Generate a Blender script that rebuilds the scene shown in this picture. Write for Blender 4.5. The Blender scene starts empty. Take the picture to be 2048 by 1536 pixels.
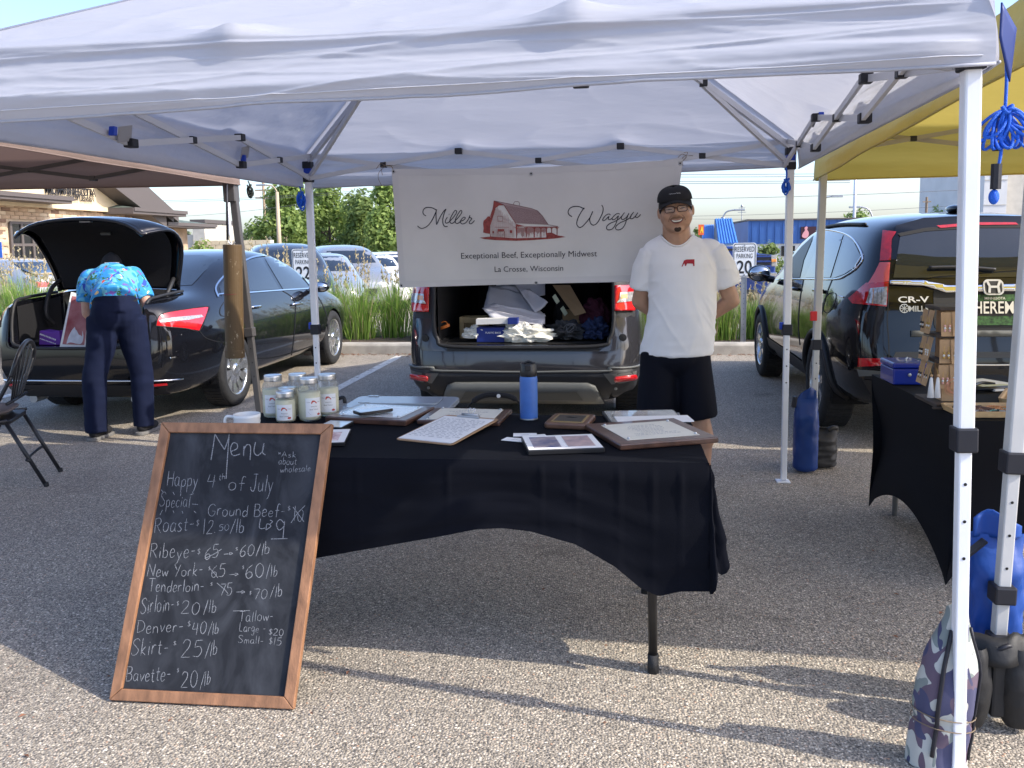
import bpy, bmesh, math, random
import numpy as np
from mathutils import Vector, Matrix, noise, geometry
from mathutils.bvhtree import BVHTree
R = math.radians
random.seed(7)
SC = bpy.context.scene
COL = SC.collection
# ------------------------------------------------------------------ camera, sky, sun, exposure
CAM_F, CAM_P, CAM_ROLL, CAM_CY, CAM_H, CAM_A = 1726., .1126, .014, 687., 1.445, .117
cd = bpy.data.cameras.new('camera')
cd.sensor_fit = 'HORIZONTAL'; cd.sensor_width = 36.; cd.lens = CAM_F / 2048 * 36
cd.shift_y = -(768 - CAM_CY) / 2048
cd.clip_start = .05; cd.clip_end = 3000
cam = bpy.data.objects.new('camera', cd); COL.objects.link(cam)
cam.location = (0, 0, CAM_H)
cam.rotation_euler = (Matrix.Rotation(CAM_A, 3, 'Z') @ Matrix.Rotation(math.pi / 2 - CAM_P, 3, 'X') @ Matrix.Rotation(-CAM_ROLL, 3, 'Z')).to_euler()
SC.camera = cam

SUN_EL = R(37.0)
sun_h = Vector((.975, -.215))            # horizontal direction towards the sun
sun_dir = Vector((sun_h.x * math.cos(SUN_EL), sun_h.y * math.cos(SUN_EL), math.sin(SUN_EL))).normalized()
w = bpy.data.worlds.new('World'); SC.world = w; w.use_nodes = True
nt = w.node_tree; nt.nodes.clear()
sky = nt.nodes.new('ShaderNodeTexSky'); sky.sky_type = 'NISHITA'; sky.sun_disc = False
sky.sun_elevation = SUN_EL
sky.sun_rotation = math.atan2(sun_h.x, sun_h.y)
sky.air_density = 1.0; sky.dust_density = 2.0; sky.ozone_density = 3.0; sky.altitude = 0
bg = nt.nodes.new('ShaderNodeBackground'); bg.inputs[1].default_value = .15
tint = nt.nodes.new('ShaderNodeMix'); tint.data_type = 'RGBA'; tint.blend_type = 'MULTIPLY'; tint.inputs[0].default_value = 1; tint.inputs[7].default_value = (.99, .98, 1.05, 1)   # hazy summer air
wo = nt.nodes.new('ShaderNodeOutputWorld')
nt.links.new(sky.outputs[0], tint.inputs[6]); nt.links.new(tint.outputs[2], bg.inputs[0]); nt.links.new(bg.outputs[0], wo.inputs[0])
sl = bpy.data.lights.new('sun', 'SUN'); sl.energy = 2.4; sl.angle = R(.6); sl.color = (1, .92, .79)
so = bpy.data.objects.new('sun', sl); COL.objects.link(so)
so.rotation_euler = sun_dir.to_track_quat('Z', 'Y').to_euler(); so.location = sun_dir * 40
SC.view_settings.view_transform = 'Standard'; SC.view_settings.look = 'None'
SC.view_settings.exposure = 1.3; SC.view_settings.gamma = 1.0
SC.cycles.max_bounces = 8; SC.cycles.transparent_max_bounces = 12
try:
    SC.cycles.use_denoising = True
except Exception:
    pass

# ------------------------------------------------------------------ measuring helper: a line of sight meets a real plane
def at(u, v, x=None, y=None, z=None):
    a = u - 1024; b = v - CAM_CY
    c, s = math.cos(CAM_ROLL), math.sin(CAM_ROLL)
    a, b = c * a - s * b, s * a + c * b
    Y = CAM_F * math.cos(CAM_P) - b * math.sin(CAM_P); Z = -CAM_F * math.sin(CAM_P) - b * math.cos(CAM_P)
    ca, sa = math.cos(CAM_A), math.sin(CAM_A)
    d = Vector((a * ca - Y * sa, a * sa + Y * ca, Z))
    if z is not None: t = (z - CAM_H) / d.z
    elif y is not None: t = y / d.y
    else: t = x / d.x
    return Vector((0, 0, CAM_H)) + d * t

# ------------------------------------------------------------------ materials
MATS = {}
def pm(name, col, rough=.5, metal=0., noise_amt=0., noise_scale=8., bump=0., bump_scale=60., spec=.5, coat=0., alpha=1.,
       trans=0., ior=1.45, emit=None, sheen=0., stretch=None, col2=None, rough_var=0.):
    if name in MATS: return MATS[name]
    m = bpy.data.materials.new(name); m.use_nodes = True
    n = m.node_tree; b = n.nodes['Principled BSDF']
    b.inputs['Base Color'].default_value = (*col, 1); b.inputs['Roughness'].default_value = rough
    b.inputs['Metallic'].default_value = metal; b.inputs['Specular IOR Level'].default_value = spec
    b.inputs['Coat Weight'].default_value = coat; b.inputs['Coat Roughness'].default_value = .03
    b.inputs['Alpha'].default_value = alpha; b.inputs['Transmission Weight'].default_value = trans
    b.inputs['IOR'].default_value = ior; b.inputs['Sheen Weight'].default_value = sheen
    if emit: b.inputs['Emission Color'].default_value = (*emit[:3], 1); b.inputs['Emission Strength'].default_value = emit[3]
    if noise_amt or bump or col2 or rough_var:
        tc = n.nodes.new('ShaderNodeTexCoord'); mp = n.nodes.new('ShaderNodeMapping')
        n.links.new(tc.outputs['Object'], mp.inputs[0])
        if stretch: mp.inputs['Scale'].default_value = stretch
    if noise_amt or col2 or rough_var:
        nz = n.nodes.new('ShaderNodeTexNoise'); nz.inputs['Scale'].default_value = noise_scale; nz.inputs['Detail'].default_value = 6
        n.links.new(mp.outputs[0], nz.inputs['Vector'])
        if noise_amt or col2:
            rp = n.nodes.new('ShaderNodeValToRGB')
            c1 = [max(0, c * (1 - noise_amt)) for c in col]; c2 = list(col2) if col2 else [min(1, c * (1 + noise_amt)) for c in col]
            rp.color_ramp.elements[0].color = (*c1, 1); rp.color_ramp.elements[1].color = (*c2, 1)
            rp.color_ramp.elements[0].position = .3; rp.color_ramp.elements[1].position = .7
            n.links.new(nz.outputs[0], rp.inputs[0]); n.links.new(rp.outputs[0], b.inputs['Base Color'])
        if rough_var:
            mr = n.nodes.new('ShaderNodeMapRange'); mr.inputs[3].default_value = max(0.02, rough - rough_var); mr.inputs[4].default_value = rough + rough_var
            n.links.new(nz.outputs[0], mr.inputs[0]); n.links.new(mr.outputs[0], b.inputs['Roughness'])
    if bump:
        nb = n.nodes.new('ShaderNodeTexNoise'); nb.inputs['Scale'].default_value = bump_scale; nb.inputs['Detail'].default_value = 4
        n.links.new(mp.outputs[0], nb.inputs['Vector'])
        bp = n.nodes.new('ShaderNodeBump'); bp.inputs['Strength'].default_value = bump; bp.inputs['Distance'].default_value = .01
        n.links.new(nb.outputs[0], bp.inputs['Height']); n.links.new(bp.outputs[0], b.inputs['Normal'])
    MATS[name] = m
    return m

def fabric_mat(name, col, transl, rough=.6, bump=.25, bump_scale=9., tcol=None):
    """thin woven sheet: part of the light is thrown back, part passes through"""
    if name in MATS: return MATS[name]
    m = bpy.data.materials.new(name); m.use_nodes = True; n = m.node_tree
    b = n.nodes['Principled BSDF']; out = n.nodes['Material Output']
    b.inputs['Base Color'].default_value = (*col, 1); b.inputs['Roughness'].default_value = rough; b.inputs['Specular IOR Level'].default_value = .35
    t = n.nodes.new('ShaderNodeBsdfTranslucent'); t.inputs[0].default_value = (*(tcol or col), 1)
    mx = n.nodes.new('ShaderNodeMixShader'); mx.inputs[0].default_value = transl
    n.links.new(b.outputs[0], mx.inputs[1]); n.links.new(t.outputs[0], mx.inputs[2]); n.links.new(mx.outputs[0], out.inputs[0])
    tc = n.nodes.new('ShaderNodeTexCoord'); nb = n.nodes.new('ShaderNodeTexNoise'); nb.inputs['Scale'].default_value = bump_scale; nb.inputs['Detail'].default_value = 3
    mp = n.nodes.new('ShaderNodeMapping'); mp.inputs['Rotation'].default_value = (.3, .5, .4); mp.inputs['Scale'].default_value = (.35, 1, 1.5)
    n.links.new(tc.outputs['Object'], mp.inputs[0]); n.links.new(mp.outputs[0], nb.inputs['Vector'])
    bp = n.nodes.new('ShaderNodeBump'); bp.inputs['Strength'].default_value = bump; bp.inputs['Distance'].default_value = .03
    n.links.new(nb.outputs[0], bp.inputs['Height']); n.links.new(bp.outputs[0], b.inputs['Normal']); n.links.new(bp.outputs[0], t.inputs['Normal'])
    MATS[name] = m
    return m

# ------------------------------------------------------------------ objects
def tag(o, label=None, cat=None, group=None, kind=None):
    if label: o['label'] = label
    if cat: o['category'] = cat
    if group: o['group'] = group
    if kind: o['kind'] = kind
    return o

def thing(name, label, cat, loc=(0, 0, 0), group=None):
    o = bpy.data.objects.new(name, None); COL.objects.link(o); o.location = loc
    o.empty_display_size = .1
    return tag(o, label, cat, group)

def wloc(o):
    v = Vector((0, 0, 0))
    while o is not None:
        v += o.location; o = o.parent
    return v

def mesh_obj(name, verts, faces, mat, parent=None, smooth=False, bevel=0., sub=0, solid=0., autosmooth=None, origin=None):
    """verts in world metres; the object's origin goes to its parent's origin or to its own base"""
    V = np.array([tuple(v) for v in verts], dtype=float).reshape(-1, 3)
    if parent is not None: o0 = np.array(wloc(parent))
    elif origin is not None: o0 = np.array(origin, dtype=float)
    else:
        lo, hi = V.min(0), V.max(0); o0 = np.array([(lo[0] + hi[0]) / 2, (lo[1] + hi[1]) / 2, lo[2]])
    me = bpy.data.meshes.new(name)
    me.from_pydata((V - o0).tolist(), [], [tuple(f) for f in faces])
    me.update()
    o = bpy.data.objects.new(name, me); COL.objects.link(o)
    if parent is not None: o.parent = parent
    else: o.location = o0
    if mat is not None: me.materials.append(mat)
    if smooth:
        me.polygons.foreach_set('use_smooth', [True] * len(me.polygons))
    if solid:
        md = o.modifiers.new('s', 'SOLIDIFY'); md.thickness = solid; md.offset = 0
    if bevel:
        md = o.modifiers.new('b', 'BEVEL'); md.width = bevel; md.segments = 2; md.limit_method = 'ANGLE'
    if sub:
        md = o.modifiers.new('u', 'SUBSURF'); md.levels = sub; md.render_levels = sub
    return o

class MB:
    def __init__(s): s.v = []; s.f = []
    def add(s, verts, faces):
        k = len(s.v); s.v += [Vector(v) for v in verts]; s.f += [tuple(i + k for i in f) for f in faces]; return s
    def box(s, lo, hi):
        x0, y0, z0 = lo; x1, y1, z1 = hi
        return s.add([(x0, y0, z0), (x1, y0, z0), (x1, y1, z0), (x0, y1, z0), (x0, y0, z1), (x1, y0, z1), (x1, y1, z1), (x0, y1, z1)],
                     [(3, 2, 1, 0), (4, 5, 6, 7), (0, 1, 5, 4), (1, 2, 6, 5), (2, 3, 7, 6), (3, 0, 4, 7)])
    def obox(s, c, ax, ay, az):
        """oriented box: centre and three half-extent vectors"""
        c = Vector(c); ax, ay, az = Vector(ax), Vector(ay), Vector(az)
        vs = [c + ax * i + ay * j + az * k for k in (-1, 1) for j in (-1, 1) for i in (-1, 1)]
        return s.add(vs, [(2, 3, 1, 0), (4, 5, 7, 6), (0, 1, 5, 4), (1, 3, 7, 5), (3, 2, 6, 7), (2, 0, 4, 6)])
    def bar(s, p0, p1, w, h=None, up=(0, 0, 1)):
        """square bar between two points"""
        p0, p1 = Vector(p0), Vector(p1); h = h or w
        d = (p1 - p0); L = d.length; d.normalize(); u = Vector(up)
        if abs(d.dot(u)) > .98: u = Vector((0, 1, 0))
        a = d.cross(u).normalized(); b = a.cross(d).normalized()
        return s.obox((p0 + p1) / 2, d * (L / 2), a * (w / 2), b * (h / 2))
    def tube(s, pts, r, n=8, cap=True):
        pts = [Vector(p) for p in pts]; m = len(pts)
        rs = r if isinstance(r, (list, tuple)) else [r] * m
        k = len(s.v); prev = None
        for i, p in enumerate(pts):
            d = (pts[min(i + 1, m - 1)] - pts[max(i - 1, 0)])
            if d.length < 1e-9: d = Vector((0, 0, 1))
            d.normalize()
            if prev is None:
                a = d.orthogonal().normalized()
            else:
                a = (prev - d * prev.dot(d))
                a = a.normalized() if a.length > 1e-6 else d.orthogonal().normalized()
            prev = a; b = d.cross(a)
            for j in range(n):
                t = 2 * math.pi * j / n
                s.v.append(p + (a * math.cos(t) + b * math.sin(t)) * rs[i])
        for i in range(m - 1):
            for j in range(n):
                q = (j + 1) % n
                s.f.append((k + i * n + j, k + i * n + q, k + (i + 1) * n + q, k + (i + 1) * n + j))
        if cap:
            s.f.append(tuple(k + j for j in reversed(range(n)))); s.f.append(tuple(k + (m - 1) * n + j for j in range(n)))
        return s
    def lathe(s, prof, c, n=24, axis='z'):
        """prof: (radius, height)"""
        c = Vector(c); k = len(s.v)
        for r, h in prof:
            for j in range(n):
                t = 2 * math.pi * j / n; a, b = r * math.cos(t), r * math.sin(t)
                s.v.append(c + (Vector((a, b, h)) if axis == 'z' else Vector((h, a, b)) if axis == 'x' else Vector((a, h, b))))
        m = len(prof)
        for i in range(m - 1):
            for j in range(n):
                q = (j + 1) % n; s.f.append((k + i * n + j, k + i * n + q, k + (i + 1) * n + q, k + (i + 1) * n + j))
        return s
    def ell(s, c, r, nu=16, nv=10, M=None):
        c = Vector(c); k = len(s.v); rx, ry, rz = r if isinstance(r, (tuple, list)) else (r, r, r)
        for i in range(nv + 1):
            p = math.pi * i / nv
            for j in range(nu):
                t = 2 * math.pi * j / nu
                q = Vector((rx * math.sin(p) * math.cos(t), ry * math.sin(p) * math.sin(t), rz * math.cos(p)))
                if M is not None: q = M @ q
                s.v.append(c + q)
        for i in range(nv):
            for j in range(nu):
                q = (j + 1) % nu; s.f.append((k + i * nu + j, k + (i + 1) * nu + j, k + (i + 1) * nu + q, k + i * nu + q))
        return s
    def cap(s, p0, p1, r0, r1, n=14):
        """tapered capsule"""
        p0, p1 = Vector(p0), Vector(p1); d = (p1 - p0).normalized()
        pts, rs = [], []
        for k in range(5):
            a = math.pi / 2 * (k / 4); pts.append(p0 - d * r0 * math.cos(a)); rs.append(max(r0 * math.sin(a), .0005))
        for k in range(5):
            a = math.pi / 2 * (k / 4); pts.append(p1 + d * r1 * math.sin(a)); rs.append(max(r1 * math.cos(a), .0005))
        return s.tube(pts, rs, n)
    def grid(s, fn, nu, nv, closed_u=False):
        k = len(s.v); w_ = nu if closed_u else nu + 1
        for j in range(nv + 1):
            for i in range(w_): s.v.append(Vector(fn(i / nu, j / nv)))
        for j in range(nv):
            for i in range(nu):
                a = k + j * w_ + i; b = k + j * w_ + (i + 1) % w_; s.f.append((a, b, b + w_, a + w_))
        return s
    def prism(s, poly, fn, depth):
        """2-D polygon through fn(a, b, t): t=0 front, t=depth back"""
        n = len(poly); k = len(s.v)
        for t in (0, depth):
            for a, b in poly: s.v.append(Vector(fn(a, b, t)))
        s.f.append(tuple(k + i for i in range(n))); s.f.append(tuple(k + n + i for i in reversed(range(n))))
        for i in range(n):
            j = (i + 1) % n; s.f.append((k + j, k + i, k + n + i, k + n + j))
        return s
    def strokes(s, lines, fn, wid, taper=False):
        """flat drawn lines: polylines in 2-D -> ribbons on fn(a, b)"""
        for L in lines:
            n = len(L)
            if n < 2: continue
            k = len(s.v)
            for i, p in enumerate(L):
                q0, q1 = L[max(i - 1, 0)], L[min(i + 1, n - 1)]
                dx, dy = q1[0] - q0[0], q1[1] - q0[1]; l = math.hypot(dx, dy) or 1
                ww = wid / 2
                if taper: ww *= .55 + .45 * math.sin(math.pi * i / (n - 1))
                nx, ny = -dy / l * ww, dx / l * ww
                s.v.append(Vector(fn(p[0] + nx, p[1] + ny))); s.v.append(Vector(fn(p[0] - nx, p[1] - ny)))
            for i in range(n - 1): s.f.append((k + 2 * i, k + 2 * i + 1, k + 2 * i + 3, k + 2 * i + 2))
        return s
    def flat(s, poly, fn, grid_step=None):
        """2-D polygon triangulated (with inner points when grid_step) and laid on fn(a, b)"""
        pts = []; n = len(poly)
        for i in range(n):
            p, q = poly[i], poly[(i + 1) % n]
            m = 1 if not grid_step else max(1, int(math.hypot(q[0] - p[0], q[1] - p[1]) / grid_step))
            for t in range(m): pts.append((p[0] + (q[0] - p[0]) * t / m, p[1] + (q[1] - p[1]) * t / m))
        nb = len(pts); v2 = [Vector(p) for p in pts]
        if grid_step:
            xs = [p[0] for p in pts]; ys = [p[1] for p in pts]
            y = min(ys) + grid_step / 2
            while y < max(ys):
                x = min(xs) + grid_step / 2
                while x < max(xs):
                    ins = False
                    for i in range(nb):
                        a, b = pts[i], pts[(i + 1) % nb]
                        if (a[1] > y) != (b[1] > y) and x < (b[0] - a[0]) * (y - a[1]) / (b[1] - a[1]) + a[0]: ins = not ins
                    if ins and min((a[0] - x) ** 2 + (a[1] - y) ** 2 for a in pts) > (grid_step * .35) ** 2: v2.append(Vector((x, y)))
                    x += grid_step
                y += grid_step
        r = geometry.delaunay_2d_cdt(v2, [], [list(range(nb))], 1, 1e-6)
        return s.add([fn(v.x, v.y) for v in r[0]], r[2])
    def build(s, name, mat, parent=None, **kw): return mesh_obj(name, s.v, s.f, mat, parent, **kw)

def spline(pts, n=6, closed=False):
    """Catmull-Rom through 2-D or 3-D points"""
    P = [Vector(p) for p in pts]; out = []; m = len(P)
    rng = range(m if closed else m - 1)
    for i in rng:
        p0 = P[(i - 1) % m] if closed or i > 0 else P[0]; p1 = P[i]; p2 = P[(i + 1) % m]
        p3 = P[(i + 2) % m] if closed or i + 2 < m else P[-1]
        for k in range(n):
            t = k / n
            out.append(.5 * (2 * p1 + (p2 - p0) * t + (2 * p0 - 5 * p1 + 4 * p2 - p3) * t * t + (3 * p1 - p0 - 3 * p2 + p3) * t ** 3))
    if not closed: out.append(P[-1].copy())
    return out

def rrect(w_, h_, r, n=4, cx=0, cy=0):
    out = []
    for sx, sy, a0 in ((1, 1, 0), (-1, 1, 90), (-1, -1, 180), (1, -1, 270)):
        for k in range(n + 1):
            a = R(a0 + 90 * k / n); out.append((cx + sx * (w_ / 2 - r) + r * math.cos(a), cy + sy * (h_ / 2 - r) + r * math.sin(a)))
    return out

def evaluated(o):
    bpy.context.view_layer.update()
    dg = bpy.context.evaluated_depsgraph_get()
    return bpy.data.meshes.new_from_object(o.evaluated_get(dg))

TXT = {}
def text2d(s, size=1., bold=0., spacing=1.):
    """outline letters of the built-in face as a flat mesh: verts (x, y), faces, width"""
    key = (s, bold, spacing)
    if key not in TXT:
        cu = bpy.data.curves.new('t', 'FONT'); cu.body = s; cu.size = 1; cu.resolution_u = 3; cu.offset = bold; cu.space_character = spacing
        o = bpy.data.objects.new('t', cu); COL.objects.link(o)
        me = evaluated(o)
        TXT[key] = ([(v.co.x, v.co.y) for v in me.vertices], [tuple(p.vertices) for p in me.polygons])
        bpy.data.objects.remove(o); bpy.data.curves.remove(cu); bpy.data.meshes.remove(me)
    v, f = TXT[key]
    x0 = min(p[0] for p in v); x1 = max(p[0] for p in v)
    return [((p[0] - x0) * size, p[1] * size) for p in v], f, (x1 - x0) * size

def letter(mb, s, fn, cx, cy, width=None, size=None, bold=0., align='c', hscale=1., spacing=1.):
    """adds text laid on fn(a, b); sized by width or by size"""
    v, f, W = text2d(s, 1., bold, spacing)
    k = (width / W) if width else size
    W *= k
    x0 = cx - W * hscale / 2 if align == 'c' else cx
    mb.add([fn(x0 + a * k * hscale, cy + b * k) for a, b in v], f)

def copy_tree(o, loc=None, parent=None):
    c = o.copy(); COL.objects.link(c); c.parent = parent
    if loc is not None: c.location = loc
    for ch in list(o.children):
        copy_tree(ch, None, c)
    return c
# ================================================================== GROUND
def ground_mat():
    m = bpy.data.materials.new('worn_aggregate_asphalt'); m.use_nodes = True; n = m.node_tree; b = n.nodes['Principled BSDF']
    N = n.nodes.new; Lk = n.links.new
    tc = N('ShaderNodeTexCoord')
    def vor(scale, feat='F1'):
        v = N('ShaderNodeTexVoronoi'); v.inputs['Scale'].default_value = scale; v.feature = feat; Lk(tc.outputs['Object'], v.inputs['Vector']); return v
    def nz(scale, det=5):
        v = N('ShaderNodeTexNoise'); v.inputs['Scale'].default_value = scale; v.inputs['Detail'].default_value = det; Lk(tc.outputs['Object'], v.inputs['Vector']); return v
    def ramp(src, stops):
        r = N('ShaderNodeValToRGB'); e = r.color_ramp.elements
        e[0].position, e[0].color = stops[0][0], (*stops[0][1], 1); e[1].position, e[1].color = stops[-1][0], (*stops[-1][1], 1)
        for p, c in stops[1:-1]:
            q = e.new(p); q.color = (*c, 1)
        Lk(src, r.inputs[0]); return r
    v1 = vor(112.); v2 = vor(230.)
    sep = N('ShaderNodeSeparateColor'); Lk(v1.outputs['Color'], sep.inputs[0])
    stones = ramp(sep.outputs[0], [(0, (.07, .066, .062)), (.3, (.17, .158, .142)), (.6, (.28, .255, .22)), (.84, (.37, .335, .285)), (.9, (.62, .57, .5)), (.94, (.38, .34, .29)), (.955, (.36, .22, .15)), (1., (.72, .68, .61))])
    sep2 = N('ShaderNodeSeparateColor'); Lk(v2.outputs['Color'], sep2.inputs[0])
    fine = ramp(sep2.outputs[1], [(0, (.08, .075, .07)), (.5, (.22, .203, .178)), (.85, (.34, .31, .265)), (1., (.52, .48, .42))])
    mx = N('ShaderNodeMix'); mx.data_type = 'RGBA'
    msk = ramp(v1.outputs['Distance'], [(.36, (0, 0, 0)), (.55, (1, 1, 1))])
    Lk(msk.outputs[0], mx.inputs[0]); Lk(stones.outputs[0], mx.inputs[6]); Lk(fine.outputs[0], mx.inputs[7])
    big = nz(.55, 7); bigr = ramp(big.outputs[0], [(.3, (1.14, 1.1, 1.05)), (.7, (1.46, 1.39, 1.28))])
    mu = N('ShaderNodeMix'); mu.data_type = 'RGBA'; mu.blend_type = 'MULTIPLY'; mu.inputs[0].default_value = 1
    Lk(mx.outputs[2], mu.inputs[6]); Lk(bigr.outputs[0], mu.inputs[7])
    # oil spots and tar
    sp = nz(1.7, 6); spr = ramp(sp.outputs[0], [(.3, (.86, .86, .87)), (.45, (1, 1, 1)), (.62, (1, 1, 1)), (.74, (.6, .6, .6))])
    mu2 = N('ShaderNodeMix'); mu2.data_type = 'RGBA'; mu2.blend_type = 'MULTIPLY'; mu2.inputs[0].default_value = 1
    Lk(mu.outputs[2], mu2.inputs[6]); Lk(spr.outputs[0], mu2.inputs[7])
    Lk(mu2.outputs[2], b.inputs['Base Color'])
    b.inputs['Roughness'].default_value = .85; b.inputs['Specular IOR Level'].default_value = .3
    bp = N('ShaderNodeBump'); bp.inputs['Strength'].default_value = .8; bp.inputs['Distance'].default_value = .006
    Lk(v1.outputs['Distance'], bp.inputs['Height']); bp.invert = True; Lk(bp.outputs[0], b.inputs['Normal'])
    return m

def sstep(a, b, x):
    t = min(1, max(0, (x - a) / (b - a))); return t * t * (3 - 2 * t)
def gz(x, y): return -.75 * sstep(13.6, 27, y) * sstep(-6, 4, x) - .12 * sstep(14, 20, y)
xs = [-900, -300, -120, -60, -40, -28, -20, -14, -10, -6, -4, -2, 0, 2, 4, 7, 12, 20, 40, 80, 200, 900]
ys = [-60, -20, -5, 0, 5, 11, 13.6, 15, 17, 19, 21, 23, 25, 27, 30, 40, 60, 100, 300, 1500]
gv = [(x, y, gz(x, y)) for y in ys for x in xs]
gf = [(j * len(xs) + i, j * len(xs) + i + 1, (j + 1) * len(xs) + i + 1, (j + 1) * len(xs) + i) for j in range(len(ys) - 1) for i in range(len(xs) - 1)]
tag(mesh_obj('parking_lot', gv, gf, ground_mat(), smooth=True, origin=(0, 0, 0)), kind='structure')

# painted stall lines, worn
def paint_mat():
    m = pm('worn_line_paint', (.62, .6, .55), .8, bump=.4, bump_scale=120)
    n = m.node_tree; b = n.nodes['Principled BSDF']
    tc = n.nodes.new('ShaderNodeTexCoord'); nz = n.nodes.new('ShaderNodeTexNoise'); nz.inputs['Scale'].default_value = 16; nz.inputs['Detail'].default_value = 8; nz.inputs['Roughness'].default_value = .7
    rp = n.nodes.new('ShaderNodeValToRGB'); rp.color_ramp.elements[0].position = .36; rp.color_ramp.elements[1].position = .46
    n.links.new(tc.outputs['Object'], nz.inputs['Vector']); n.links.new(nz.outputs[0], rp.inputs[0]); n.links.new(rp.outputs[0], b.inputs['Alpha'])
    return m
PAINT = paint_mat()
for i, x in enumerate((-6.11, -2.832, .063, 3.0)):
    o = mesh_obj('stall_line', [(x - .055, 6.3, .004), (x + .055, 6.3, .004), (x + .055, 11.25, .004), (x - .055, 11.25, .004)], [(0, 1, 2, 3)], PAINT)
    tag(o, kind='structure')

# kerb: long concrete sections
CONC = pm('kerb_concrete', (.4, .37, .32), .9, noise_amt=.25, noise_scale=5, bump=.5, bump_scale=70)
def kerb_piece(x0, x1):
    prof = [(11.36, -.05), (11.375, .12), (11.40, .15), (11.56, .15), (11.56, -.05)]
    m = MB(); k = 0
    m.v = [Vector((x, y, z)) for x in (x0, x1) for y, z in prof]
    n = len(prof); m.f = [(i, (i + 1) % n, n + (i + 1) % n, n + i) for i in range(n)] + [tuple(reversed(range(n))), tuple(range(n, 2 * n))]
    return m
kb = thing('kerb', None, None, (0, 11.4, 0)); tag(kb, kind='structure')
for i in range(11):
    kerb_piece(-22 + i * 3.05, -22 + i * 3.05 + 3.035).build('kerb_section', CONC, kb, bevel=.008)
SOIL = pm('mulch_soil', (.09, .065, .045), .95, noise_amt=.5, noise_scale=14, bump=1, bump_scale=45)
tag(mesh_obj('planting_bed', [(-22, 11.5, .1), (11.5, 11.5, .1), (11.5, 13.5, .1), (-22, 13.5, .1)], [(0, 1, 2, 3)], SOIL), kind='structure')
tag(mesh_obj('lawn_strip', [(-60, 13.5, .03), (11.5, 13.5, .03), (11.5, 14.6, -.03), (-60, 14.6, -.03)], [(0, 1, 2, 3)],
    pm('mown_lawn', (.09, .13, .035), .9, noise_amt=.4, noise_scale=6, bump=1, bump_scale=50)), kind='structure')

# leaf litter along the kerb
rnd = random.Random(3); m = MB()
for i in range(420):
    x = rnd.uniform(-4.2, 3.2); y = 11.34 - abs(rnd.gauss(0, .09)); a = rnd.uniform(0, 6.3); s = rnd.uniform(.012, .03)
    dx, dy = math.cos(a) * s, math.sin(a) * s
    z = .006 + rnd.uniform(0, .01)
    m.add([(x - dx, y - dy, z), (x + dy * .4, y - dx * .4, z + .008), (x + dx, y + dy, z + .003), (x - dy * .4, y + dx * .4, z + .01)], [(0, 1, 2, 3)])
for i in range(46):
    x = rnd.uniform(-2.2, 1.6); y = rnd.uniform(2.1, 5.6); a = rnd.uniform(0, 6.3); s = rnd.uniform(.006, .013); dx, dy = math.cos(a) * s, math.sin(a) * s
    m.add([(x - dx, y - dy, .004), (x + dy * .5, y - dx * .5, .007), (x + dx, y + dy, .005), (x - dy * .5, y + dx * .5, .009)], [(0, 1, 2, 3)])
tag(m.build('leaf_litter', pm('dry_leaf', (.22, .1, .055), .9, noise_amt=.5, noise_scale=30)), 'dry reddish leaf litter along the kerb and scattered bits on the asphalt', 'leaf litter', kind='stuff')

# ---------------------------------------------------------------- feather reed grass in the bed
def leafy(name, c1, c2, tr=.45):
    m = bpy.data.materials.new(name); m.use_nodes = True; n = m.node_tree; b = n.nodes['Principled BSDF']; out = n.nodes['Material Output']
    g = n.nodes.new('ShaderNodeNewGeometry'); rp = n.nodes.new('ShaderNodeValToRGB')
    rp.color_ramp.elements[0].color = (*c1, 1); rp.color_ramp.elements[1].color = (*c2, 1)
    n.links.new(g.outputs['Random Per Island'], rp.inputs[0]); n.links.new(rp.outputs[0], b.inputs['Base Color'])
    b.inputs['Roughness'].default_value = .55; b.inputs['Specular IOR Level'].default_value = .3
    t = n.nodes.new('ShaderNodeBsdfTranslucent'); n.links.new(rp.outputs[0], t.inputs[0])
    mx = n.nodes.new('ShaderNodeMixShader'); mx.inputs[0].default_value = tr
    n.links.new(b.outputs[0], mx.inputs[1]); n.links.new(t.outputs[0], mx.inputs[2]); n.links.new(mx.outputs[0], out.inputs[0])
    MATS[name] = m; return m
BLADE = leafy('grass_blade', (.13, .25, .04), (.38, .52, .12)); PLUME = leafy('grass_plume', (.36, .29, .16), (.56, .47, .29), .3)
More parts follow.
